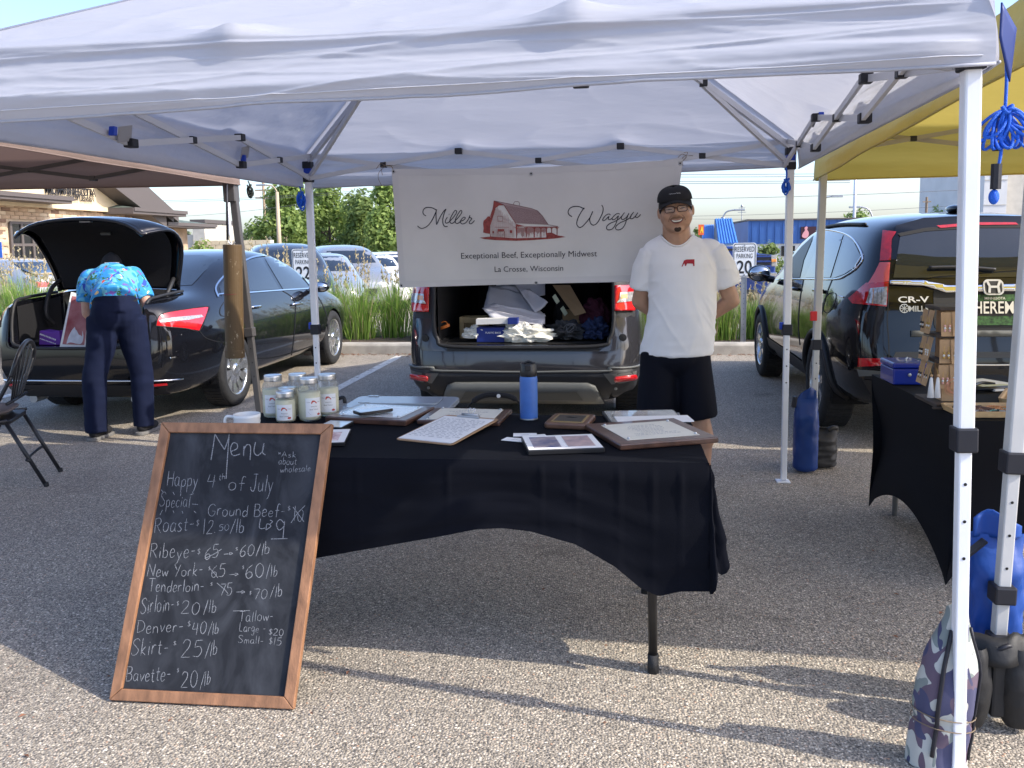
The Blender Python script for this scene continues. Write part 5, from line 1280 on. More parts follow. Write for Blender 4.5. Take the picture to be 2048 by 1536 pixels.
# blue corner pocket on the front right
m = MB(); m.grid(lambda s, q: (.945 + .062 * s * (1 - .15 * q), 2.315 + .06 * s, 2.04 - (.02 + .05 * s) - (.13 - .055 * s * 0 + .02 * (1 - s)) * q * (1 - .45 * (1 - s))), 6, 6); m.build('corner_pocket', pm('dark_blue_nylon', (.004, .025, .16), .5), wt, smooth=True, solid=.004)
yt = tent('yellow_tent', 'yellow pop-up tent on grey legs at the right', (1.14, 2.62), (4.05, 2.45), (4.23, 5.45), (1.27, 5.62), 2.12, .17, 3.0, YELF, ASTEEL, BEIGES, BLKP,
          tops=((1.195, 2.62), (4.05, 2.45), (4.23, 5.45), (1.30, 5.62)), z_val={0: (1.93, 1.9), 1: (1.9, 1.84), 2: (1.84, 1.827), 3: (1.827, 1.93)}, wr=.008, seed=8, leg_hi=.044, leg_lo=.036, collar=.8, foot=False, skirt=.4)
bt = tent('brown_tent', 'taupe brown pop-up tent behind at the left', (-5.6, 2.95), (-2.58, 2.95), (-2.52, 5.9), (-5.54, 5.9), 2.1, .19, 2.9, BRNF, GSTEEL, GSTEEL, GSTEEL,
          tops=((-5.7, 2.95), (-2.7, 2.95), (-2.675, 5.9), (-5.7, 5.9)), z_val={0: (1.91, 1.91), 1: (1.91, 1.9), 2: (1.9, 1.915), 3: (1.915, 1.91)}, wr=.006, seed=13, leg_hi=.05, leg_lo=.042, collar=.86, skirt=.4)
# dark sleeve and red tag on the brown tent's leg
MB().bar((-2.672, 5.9, 1.78), (-2.676, 5.9, 1.93), .085, .085, (0, 1, 0)).build('leg_sleeve', GSTEEL, bt, bevel=.006)
p = at(478, 645, y=5.86); MB().obox(p + Vector((-.03, 0, 0)), (.014, 0, 0), (0, .012, 0), (0, 0, .05)).build('release_button', pm('red_plastic', (.6, .02, .02), .4), bt, bevel=.003)
p = at(1627, 632, y=5.59); MB().obox(p, (.02, 0, 0), (0, .012, 0), (0, 0, .03)).build('release_button', pm('red_plastic', (.6, .02, .02), .4), yt, bevel=.003)

# ------------------------------------------------------------------ ropes hanging from the tents
ROPEB = pm('blue_rope', (.01, .12, .68), .6, bump=.6, bump_scale=300); ROPEG = pm('dark_green_rope', (.02, .025, .02), .8)
def rope_coil(name, label, top, mid, L, nloops, w_, mat, r, toggle=None, seed=0):
    """cord from top, bundled loops at mid, a short tail below"""
    t = thing(name, label, 'rope', (mid.x, mid.y, mid.z - L)); rr = random.Random(seed)
    MB().tube(spline([top, top.lerp(mid, .5) + Vector((.004, 0, 0)), mid], 6), r, 6).build('cord', mat, t, smooth=True)
    for k in range(nloops):
        a = (k / max(1, nloops - 1) - .45) * 1.7; dl = L * rr.uniform(.75, 1.05)
        dx, dz = math.sin(a) * dl * w_, -math.cos(a) * dl
        ctr = mid + Vector((dx * .5, rr.uniform(-.01, .01), dz * .5)); nrm = Vector((dz, 0, -dx)).normalized(); ax = Vector((dx, 0, dz)) * .5
        pts = [ctr + ax * math.cos(q) + nrm * math.sin(q) * L * .16 + Vector((0, .008 * math.sin(2 * q + k), 0)) for q in np.linspace(0, 6.2832, 20)]
        MB().tube(pts, r, 6, cap=False).build('loop', mat, t, smooth=True)
    MB().tube(spline([mid + Vector((-.012, -.01, .01)), mid + Vector((.0, -.016, -.006)), mid + Vector((.014, -.008, .012)), mid + Vector((0, .012, 0)), mid + Vector((-.012, -.008, -.012))], 6), r * 1.2, 6).build('knot', mat, t, smooth=True)
    if toggle:
        a, b = mid + Vector((-.01, 0, -.02)), toggle
        MB().tube(spline([a, a.lerp(b, .5) + Vector((.008, 0, 0)), b], 6), r, 6).build('tail', mat, t, smooth=True)
        MB().tube([b + Vector((0, 0, .035)), b - Vector((0, 0, .03))], .014, 8).build('toggle', BLKP, t)
        MB().ell(b - Vector((0.003, 0, .05)), (.013, .013, .02)).build('end_knot', mat, t, smooth=True)
    return t
rope_coil('guy_rope', 'large blue guy rope bundle hanging at the front right tent corner', at(2010, 75, y=2.42), at(2010, 222, y=2.42), .105, 11, 1., ROPEB, .0042, at(1992, 355, y=2.42), 2)
rope_coil('guy_rope', 'small blue rope bundle hanging beside the right rear tent leg', at(1572, 335, y=5.22), at(1572, 362, y=5.22), .085, 6, .25, ROPEB, .005, None, 3)
rope_coil('guy_rope', 'small blue rope bundle hanging left of the left rear tent leg', at(599, 373, y=5.32), at(602, 388, y=5.32), .1, 7, .3, ROPEB, .005, None, 4)
rope_coil('guy_rope', 'dark rope bundle hanging from the brown tent roof edge', at(496, 362, y=5.8), at(499, 373, y=5.8), .08, 6, .3, ROPEG, .005, None, 5)

# ------------------------------------------------------------------ brown pipe weight hanging from the brown tent
PIPE = pm('scuffed_brown_pipe', (.1, .062, .026), .55, bump=.2, bump_scale=30)
def pipe_mat():
    n = PIPE.node_tree; b = n.nodes['Principled BSDF']
    tc = n.nodes.new('ShaderNodeTexCoord'); mp = n.nodes.new('ShaderNodeMapping'); mp.inputs['Scale'].default_value = (1, 1, .35)
    nz = n.nodes.new('ShaderNodeTexNoise'); nz.inputs['Scale'].default_value = 38; nz.inputs['Detail'].default_value = 5; nz.inputs['Roughness'].default_value = .65
    rp = n.nodes.new('ShaderNodeValToRGB'); rp.color_ramp.elements[0].color = (.1, .062, .026, 1); rp.color_ramp.elements[1].color = (.5, .42, .3, 1)
    rp.color_ramp.elements[0].position = .63; rp.color_ramp.elements[1].position = .67
    n.links.new(tc.outputs['Object'], mp.inputs[0]); n.links.new(mp.outputs[0], nz.inputs['Vector']); n.links.new(nz.outputs[0], rp.inputs[0]); n.links.new(rp.outputs[0], b.inputs['Base Color'])
pipe_mat()
a, b = at(465, 489, y=5.72), at(470, 714, y=5.72)
pw = thing('pipe_weight', 'scuffed brown pipe weight hung beside the brown tent leg', 'weight', tuple(b))
rp_w = (at(484, 600, y=5.72).x - at(449, 600, y=5.72).x) / 2
MB().tube([b, a], rp_w, 28).build('pipe', PIPE, pw, smooth=False, bevel=.004)
MB().tube([b - Vector((0, 0, .004)), b.lerp(a, .065)], rp_w * 1.06, 28).build('end_cap', PIPE, pw, bevel=.004)
tpp = at(453, 355, y=5.75)
MB().tube([tpp, at(455, 480, y=5.72)], .008, 7).build('bungee_cord', BLKP, pw, smooth=True)
MB().tube(spline([at(455, 478, y=5.72), at(458, 486, y=5.72), at(464, 490, y=5.72), at(470, 484, y=5.72)], 5), .004, 6).build('hook', STEEL, pw, smooth=True)
tw_ = at(466, 588, y=5.72)
MB().tube([tw_ + Vector((rp_w * 1.02 * math.cos(q), rp_w * 1.02 * math.sin(q), .003 * math.cos(q))) for q in np.linspace(0, 6.2832, 24)] , .0025, 5).build('red_tie', pm('maroon_cord', (.16, .03, .03), .8), pw)
# ================================================================== BANNER
VIN = pm('banner_vinyl', (.62, .61, .6), .6, noise_amt=.05, noise_scale=2.5, bump=.15, bump_scale=9)
INK = pm('banner_ink_black', (.015, .015, .03), .7); RINK = pm('banner_ink_red', (.26, .055, .05), .8, noise_amt=.3, noise_scale=60); PINK = pm('banner_ink_mauve', (.36, .27, .28), .8)
BNY = 5.235
bTL, bTR, bBL, bBR = at(783, 338, y=BNY), at(1366, 318, y=BNY), at(801, 575, y=BNY), at(1334, 561, y=BNY)
def bwave(x, z):
    s = (x - bTL.x) / (bTR.x - bTL.x); k = (1.93 - z) / .72
    return .012 * math.sin(6 * s + 5 * k) * k + .02 * math.exp(-((s - .1 - .25 * k) / .1) ** 2) * k * .8 - .018 * math.exp(-((s - .92 + .2 * k) / .09) ** 2) * k + .008 * math.sin(17 * s - 3 * k)
def bsurf(s, t):
    top = bTL.lerp(bTR, s); bot = bBL.lerp(bBR, s)
    sag = -.018 * math.sin(math.pi * s) * (1 - t)
    p = top.lerp(bot, t); p.z += sag; p.y = BNY + bwave(p.x, p.z); return p
bn = thing('banner', 'white vinyl banner with red barn drawing tied below the tent', 'banner', ((bTL.x + bTR.x) / 2, BNY, bBL.z))
MB().grid(bsurf, 60, 28).build('sheet', VIN, bn, smooth=True)
hem = MB()
for t0, t1 in ((0, .055), (.945, 1)): hem.grid(lambda s, q: bsurf(s, t0 + (t1 - t0) * q) + Vector((0, -.0012, 0)), 60, 2)
for s0, s1 in ((0, .022), (.976, 1)): hem.grid(lambda s, q: bsurf(s0 + (s1 - s0) * s, .056 + .888 * q) + Vector((0, -.0012, 0)), 2, 28)
hem.build('hem', pm('banner_hem', (.58, .57, .57), .6), bn, smooth=True)
def BP(u, v, off=.0025):
    p = at(u, v, y=BNY); p.y = BNY + bwave(p.x, p.z) - off; return p
def BPf(off=.0025): return lambda a, b: BP(a, b, off)
def z1(P): return [(820 + x * .07324, 390 + y * .07324) for x, y in P]
def z2(P): return [(1130 + x * .078125, 390 + y * .078125) for x, y in P]
def z3(P): return [(955 + x * .09033, 390 + y * .09033) for x, y in P]
script = MB()
for L in ([(430, 570), (370, 530), (345, 470), (360, 400), (410, 350), (490, 335), (580, 345), (650, 375), (715, 415)], [(715, 390), (700, 450), (650, 570), (580, 710), (490, 830), (400, 890), (320, 912), (250, 885), (205, 840)],
          [(705, 420), (700, 560), (708, 700), (718, 810)], [(718, 810), (770, 690), (850, 530), (920, 430), (975, 380)], [(975, 380), (930, 480), (895, 600), (885, 720), (905, 810), (950, 860), (1020, 855)],
          [(1010, 605), (975, 660), (955, 720), (975, 765), (1030, 755), (1085, 705)],
          [(1085, 705), (1150, 640), (1230, 540), (1270, 460), (1255, 425), (1215, 430), (1150, 530), (1090, 650), (1085, 740), (1130, 775), (1190, 750), (1230, 700)],
          [(1230, 700), (1300, 630), (1380, 530), (1415, 460), (1405, 428), (1370, 430), (1300, 530), (1245, 640), (1230, 720), (1260, 775), (1320, 765), (1375, 715)],
          [(1375, 715), (1450, 690), (1505, 640), (1500, 610), (1450, 615), (1390, 680), (1370, 740), (1410, 785), (1470, 785), (1540, 740), (1600, 650), (1640, 555)],
          [(1640, 555), (1630, 590), (1640, 620), (1690, 640), (1650, 700), (1620, 740), (1630, 780), (1670, 785), (1720, 750), (1765, 695)], [(1052, 518), (1064, 530)]):
    script.strokes([spline(z1(L), 6)], BPf(), 1.7)
script.build('script_word', INK, bn); script = MB()
for L in ([(180, 555), (110, 510), (80, 440), (110, 360), (180, 310), (280, 292), (380, 305), (440, 330), (500, 360)], [(495, 330), (460, 370), (390, 480), (330, 600), (300, 720), (320, 790), (370, 830), (430, 815), (500, 750), (580, 660), (650, 560), (712, 420)],
          [(712, 420), (660, 540), (635, 620), (645, 700), (690, 760), (740, 770), (800, 740), (870, 650), (930, 530), (970, 430), (975, 330), (940, 255)],
          [(1160, 520), (1140, 490), (1080, 500), (1010, 560), (965, 630), (980, 660), (1030, 640), (1090, 580), (1130, 545)], [(1130, 545), (1110, 600), (1120, 630), (1165, 625), (1210, 590)],
          [(1400, 495), (1370, 475), (1310, 490), (1240, 550), (1205, 610), (1230, 635), (1290, 610), (1340, 560), (1370, 530)], [(1370, 530), (1340, 630), (1290, 760), (1220, 860), (1130, 895), (1070, 870), (1075, 800), (1150, 730), (1270, 680), (1360, 630), (1430, 570), (1470, 520)],
          [(1525, 450), (1470, 520), (1440, 590), (1470, 630), (1540, 600), (1600, 530), (1635, 465)], [(1635, 465), (1590, 580), (1540, 740), (1470, 850), (1370, 895), (1300, 870), (1310, 800), (1400, 720), (1530, 660), (1640, 600), (1700, 530)],
          [(1760, 435), (1700, 510), (1670, 570), (1690, 610), (1750, 590), (1820, 520), (1865, 450)], [(1865, 450), (1815, 530), (1810, 570), (1850, 575), (1900, 540), (1935, 495)]):
    script.strokes([spline(z2(L), 6)], BPf(), 1.7)
script.build('script_word', INK, bn)
# barn drawing: flat ink shapes and hatching
m = MB()
m.flat(z3([(375, 130), (800, 215), (1200, 300), (1330, 350), (1440, 470), (1570, 660), (850, 625), (720, 430), (590, 220)]), BPf(.0022), 8); m.build('barn_roof_tone', PINK, bn)
m = MB()
for P in ([(270, 470), (230, 480), (190, 530), (140, 570), (130, 640), (140, 740), (130, 830), (200, 850), (285, 860), (290, 700), (300, 520)], [(370, 135), (600, 225), (480, 235), (410, 290), (330, 560), (275, 720), (262, 650), (335, 330)],
          [(50, 945), (300, 920), (860, 958), (1500, 940), (1850, 905), (1950, 930), (1700, 965), (1200, 1000), (860, 1015), (400, 1000), (150, 975)], [(1530, 840), (1640, 830), (1760, 890), (1850, 910), (1530, 945)],
          [(450, 755), (600, 755), (600, 800), (450, 800)], [(335, 800), (375, 800), (375, 850), (335, 850)], [(720, 780), (775, 780), (775, 840), (720, 840)], [(860, 640), (1060, 695), (860, 705)], [(1060, 697), (1775, 700), (1775, 725), (1060, 715)]):
    m.flat(z3(P), BPf(.0026), 8)
rr = random.Random(4)
for k in range(34): x = 290 + k * 16; yt = 150 + abs(x - 430) * (1.05 if x > 430 else 2.6); yt = min(yt, 900); m.strokes([z3([(x, yt + rr.uniform(20, 160)), (x + rr.uniform(-4, 4), 940)])], BPf(.0026), .35)
for k in range(44): x = 872 + k * 15; m.strokes([z3([(x, 720), (x, 720 + rr.uniform(90, 225))])], BPf(.003), .7)
for x in (870, 1080, 1260, 1405, 1530, 1640, 1760): m.strokes([z3([(x, 705), (x, 940)])], BPf(.003), 1.6); m.strokes([z3([(x - 45, 705), (x, 760), (x + 45, 705)])], BPf(.003), .9)
m.strokes([z3([(450, 470), (560, 475), (560, 585), (455, 580), (450, 470)])], BPf(.003), .9); m.strokes([z3([(450, 810), (605, 810), (605, 955), (450, 955), (450, 810)])], BPf(.003), .8)
m.strokes([z3([(527, 810), (527, 955)]), z3([(450, 810), (527, 955), (605, 810)]), z3([(390, 715), (700, 715)])], BPf(.003), .6)
m.strokes([z3([(370, 130), (355, 280), (290, 480), (245, 660)]), z3([(590, 220), (720, 430), (850, 625), (870, 960)]), z3([(285, 860), (300, 950)])], BPf(.003), 1.1)
m.build('barn_drawing', RINK, bn)
m = MB()
m.strokes([z3([(370, 130), (800, 215), (1200, 300), (1330, 350), (1440, 470), (1570, 660), (1780, 695)]), z3([(815, 230), (800, 190), (830, 145), (900, 145), (935, 180), (925, 245)]), z3([(370, 130), (590, 220)])], BPf(.0034), .9)
for k in range(44):
    t = k / 43; a = Vector((600, 222)).lerp(Vector((1330, 352)), t); b = Vector((855, 625)).lerp(Vector((1560, 660)), t); m.strokes([z3([tuple(a), tuple(b)])], BPf(.003), .32)
m.build('barn_outline', pm('banner_ink_dark_red', (.13, .05, .06), .8), bn)
def btext(s, u0, u1, v, name):
    a, b = at(u0, v, y=BNY), at(u1, v - (u1 - u0) * .018, y=BNY); W = b.x - a.x; sl_ = (b.z - a.z) / W
    q = MB(); letter(q, s, lambda x, z: (x, BNY + bwave(x, z) - .0028, z + (x - a.x) * sl_), a.x, a.z, width=W, align='l', bold=-.004); q.build(name, INK, bn)
btext('Exceptional Beef, Exceptionally Midwest', 922, 1194, 517.5, 'tagline'); btext('La Crosse, Wisconsin', 989, 1126, 544, 'town_line')
for u, v in ((787, 343), (1360, 327), (1062, 347), (1072, 566), (804, 571)):
    p = BP(u, v, .001); MB().lathe([(.0055, -.003), (.009, -.004), (.012, 0)], p, 14, 'y').build('grommet', STEEL, bn); MB().lathe([(0, -.0035), (.0055, -.0035)], p, 10, 'y').build('grommet_hole', SEAM, bn)
STRG = pm('jute_string', (.2, .15, .1), .9)
for u, v, q in ((787, 342, (770, 331)), (1360, 327, (1372, 312))):
    a, b = BP(u, v, .004), at(*q, y=5.25)
    MB().tube(spline([a, a.lerp(b, .5) + Vector((.015, 0, .01)), b], 6), .002, 5).build('tie_string', STRG, bn)
    for k in range(4): ang = k * 1.3; MB().tube(spline([b, b + Vector((.03 * math.cos(ang), -.01, .02 * math.sin(ang))), b + Vector((.055 * math.cos(ang + .5), 0, .04 * math.sin(ang + .5) - .02))], 5), .0016, 5).build('tie_string', STRG, bn)
a = BP(787, 345); MB().tube(spline([at(770, 333, y=5.25), at(758, 345, y=5.25), at(757, 358, y=5.25), at(764, 372, y=5.25)], 6), .0016, 5).build('tie_string', STRG, bn)

# ================================================================== FOLDING TABLE AND CLOTH
TX0, TX1, TY0, TY1, TZ = -1.525, .305, 2.79, 3.55, .735
ft = thing('folding_table', 'long folding table under the black cloth', 'table', (-.61, 3.17, 0))
MB().box((TX0, TY0, TZ - .045), (TX1, TY1, TZ)).build('table_top', pm('white_table_plastic', (.6, .6, .58), .6), ft, bevel=.015)
LEGM = pm('black_leg_enamel', (.012, .012, .013), .35)
for xx, lean in ((.135, -.012), (-1.355, .012)):
    for yy in (2.822, 3.5):
        MB().tube([(xx, yy, .06), (xx + lean, yy, TZ - .05)], .0155, 14).build('leg', LEGM, ft, smooth=True); MB().tube([(xx, yy, 0), (xx, yy, .065)], .019, 14).build('leg_cap', RUBBER, ft, smooth=True)
    MB().tube([(xx, 2.822, .3), (xx, 3.5, .3)], .011, 8).build('cross_bar', LEGM, ft)
CLOTH = pm('black_tablecloth', (.0035, .0042, .0075), .9, spec=.12, noise_amt=.12, noise_scale=3, bump=.12, bump_scale=400)
def cloth_mesh():
    e = .006; x0, x1, y0, y1 = TX0 - e, TX1 + e, TY0 - e, TY1 + e; zt = TZ + .003
    per = []        # (point, outward normal, drop, flare)
    hx = [(-1.53, .33), (-1.3, .35), (-1.012, .353), (-.719, .292), (-.45, .232), (-.367, .227), (-.27, .238), (-.125, .276), (.007, .349), (.09, .42), (.15, .447), (.22, .425), (.31, .42)]
    def interp(x):
        for (a, b), (c, d) in zip(hx, hx[1:]):
            if a <= x <= c: return b + (d - b) * (x - a) / (c - a)
        return hx[-1][1] if x > 0 else hx[0][1]
    for k in range(200):
        x = x0 + (x1 - x0) * k / 199; per.append((Vector((x, y0, zt)), Vector((0, -1, 0)), interp(x), .01 + .012 * sstep(.05, .3, x) + .006 * math.sin(x * 9), x))
    for k in range(14):   # front right corner cone
        a = (k + .5) / 14 * math.pi / 2; n = Vector((math.sin(a), -math.cos(a), 0))
        per.append((Vector((x1, y0, zt)), n, .425 - .085 * math.sin(a * 1.4) + .015 * math.sin(a * 9), .022 + .035 * math.sin(a * 2) + .022 * math.sin(a * 7), 2 + a))
    for k in range(34):
        t = k / 33; y = y0 + (y1 - y0) * t; per.append((Vector((x1, y, zt)), Vector((1, 0, 0)), .33 - .05 * t + .01 * math.sin(t * 14), .03 + .022 * math.sin(t * 19) * (1 - t * .4), 5 + t))
    for k in range(8):
        a = (k + .5) / 8 * math.pi / 2; n = Vector((math.cos(a), math.sin(a), 0)); per.append((Vector((x1, y1, zt)), n, .34, .06, 7 + a))
    for k in range(50): x = x1 + (x0 - x1) * k / 49; per.append((Vector((x, y1, zt)), Vector((0, 1, 0)), .28, .02 + .01 * math.sin(x * 15), 9 + x))
    for k in range(8):
        a = (k + .5) / 8 * math.pi / 2; n = Vector((-math.sin(a), math.cos(a), 0)); per.append((Vector((x0, y1, zt)), n, .34, .06, 12 + a))
    for k in range(24): y = y1 + (y0 - y1) * k / 23; per.append((Vector((x0, y, zt)), Vector((-1, 0, 0)), .3, .03 + .02 * math.sin(y * 20), 14 + y))
    for k in range(8):
        a = (k + .5) / 8 * math.pi / 2; n = Vector((-math.cos(a), -math.sin(a), 0)); per.append((Vector((x0, y0, zt)), n, .38, .07, 17 + a))
    rows = 22; N = len(per); mb = MB()
    for r_ in range(rows + 1):
        k = r_ / rows
        for i, (p, n, L, fl, s) in enumerate(per):
            wr = .004 * noise.noise(Vector((s * 9, k * 3, 1))) * sstep(.05, .4, k) + .006 * noise.noise(Vector((s * 2.3, k * 5, 5))) * sstep(0, .3, k)
            fold = .012 * noise.noise(Vector((s * 3.1, k * 1.2, 9))) * k
            q = p + n * (fl * k ** 1.25 + wr + fold + (.004 if k > 0 else 0) * min(1, k * 12)) - Vector((0, 0, L * k))
            cr = sum(math.exp(-((s - c0) / .007) ** 2) for c0 in (-1.2, -.86, -.55, -.235, -.12, .02, .13, .22)) if abs(n.x) < .1 and n.y < 0 else 0
            q += n * cr * .006 * sstep(.02, .1, k) * (1 - .75 * sstep(.15, .6, k))
            q += n * .006 * max(0, 1 - 2.5 * abs(noise.noise(Vector((s * 2.2 + k, k * 3.5, 4))))) ** 3 * sstep(.1, .4, k)
            if r_ == 0: q = p - n * .004
            # a slack roll just under the table edge
            q += n * .006 * math.exp(-((k - .14) / .07) ** 2) * (1 + noise.noise(Vector((s * 4, 2, 2))))
            mb.v.append(q)
    for r_ in range(rows):
        for i in range(N): j = (i + 1) % N; mb.f.append((r_ * N + i, (r_ + 1) * N + i, (r_ + 1) * N + j, r_ * N + j))
    # top sheet
    k0 = len(mb.v); nx, ny = 60, 26
    for j in range(ny + 1):
        for i in range(nx + 1):
            x, y = x0 + .004 + (x1 - x0 - .008) * i / nx, y0 + .004 + (y1 - y0 - .008) * j / ny
            ins = min(i, nx - i, j, ny - j)
            mb.v.append(Vector((x, y, zt + (.0015 * noise.noise(Vector((x * 5, y * 5, 3))) if ins > 0 else 0))))
    for j in range(ny):
        for i in range(nx): a = k0 + j * (nx + 1) + i; mb.f.append((a, a + 1, a + nx + 2, a + nx + 1))
    return mb
o = cloth_mesh().build('tablecloth', CLOTH, None, smooth=True)
tag(o, 'black tablecloth draped in a swag over the folding table', 'tablecloth')

# ================================================================== CHALKBOARD
bP0 = at(219, 1401, z=.0); bP1 = at(590, 1422, z=.0); bP0.y = bP1.y = 2.475
bT0, bT1 = at(331, 845, y=2.815), at(659, 846, y=2.815)
wB = .617; cxb, cxt = (bP0.x + bP1.x) / 2, (bT0.x + bT1.x) / 2
bP0 = Vector((cxb - wB / 2, 2.475, .004)); bP1 = Vector((cxb + wB / 2, 2.475, .004)); bT0 = Vector((cxt - wB / 2, 2.815, bT0.z)); bT1 = Vector((cxt + wB / 2, 2.815, bT1.z - .002))
bX = (bP1 - bP0).normalized(); bUp = (bT0 - bP0); bH = bUp.length; bUp.normalize(); bN = bX.cross(bUp).normalized()
if bN.y > 0: bN = -bN
cb = thing('chalkboard', 'wood framed black chalkboard menu leaning on the table', 'chalkboard', ((bP0.x + bP1.x) / 2, 2.475, 0))
def bd(a, b, d=0.): return bP0 + bX * a + bUp * b + bN * d
WALN = pm('walnut_frame', (.27, .135, .07), .55, noise_amt=.35, noise_scale=5, bump=.2, bump_scale=30, stretch=(6, 6, .8))
def board_mat():
    m = pm('slate_black', (.02, .022, .026), .8, spec=.15); n = m.node_tree; b = n.nodes['Principled BSDF']
    tc = n.nodes.new('ShaderNodeTexCoord'); mp = n.nodes.new('ShaderNodeMapping'); mp.inputs['Scale'].default_value = (1.6, 1, 1); mp.inputs['Rotation'].default_value = (0, .5, 0)
    nz = n.nodes.new('ShaderNodeTexNoise'); nz.inputs['Scale'].default_value = 4.5; nz.inputs['Detail'].default_value = 7; nz.inputs['Roughness'].default_value = .6; nz.inputs['Distortion'].default_value = 1.2
    rp = n.nodes.new('ShaderNodeValToRGB'); rp.color_ramp.elements[0].color = (.02, .022, .027, 1); rp.color_ramp.elements[1].color = (.06, .065, .076, 1); rp.color_ramp.elements[0].position = .4; rp.color_ramp.elements[1].position = .76
    n.links.new(tc.outputs['Object'], mp.inputs[0]); n.links.new(mp.outputs[0], nz.inputs['Vector']); n.links.new(nz.outputs[0], rp.inputs[0]); n.links.new(rp.outputs[0], b.inputs['Base Color']); return m
fw = .036
m = MB(); P = [bd(0.01, .01, -.004), bd(wB - .01, .01, -.004), bd(wB - .01, bH - .01, -.004), bd(.01, bH - .01, -.004)]
m.add(P + [p - bN * .008 for p in P], [(0, 1, 2, 3), (7, 6, 5, 4), (0, 4, 5, 1), (1, 5, 6, 2), (2, 6, 7, 3), (3, 7, 4, 0)]); m.build('slate', board_mat(), cb)
def rail(poly, name):
    m = MB(); m.prism(poly, lambda a, b, t: bd(a, b, .009 - t), .024); m.build(name, WALN, cb, bevel=.0025)
g = .0006
rail([(0, 0), (wB, 0), (wB - fw, fw - g), (fw, fw - g)], 'frame_rail'); rail([(0, bH), (fw, bH - fw + g), (wB - fw, bH - fw + g), (wB, bH)], 'frame_rail')
rail([(0, g * 2), (fw - g, fw + g), (fw - g, bH - fw - g), (0, bH - g * 2)], 'frame_stile'); rail([(wB, g * 2), (wB, bH - g * 2), (wB - fw + g, bH - fw - g), (wB - fw + g, fw + g)], 'frame_stile')
nB0 = bP0 + bN * -.0025
def onboard(u, v):
    o = Vector((0, 0, CAM_H)); d = at(u, v, y=10) - o
    t = (nB0 - o).dot(bN) / d.dot(bN); return o + d * t
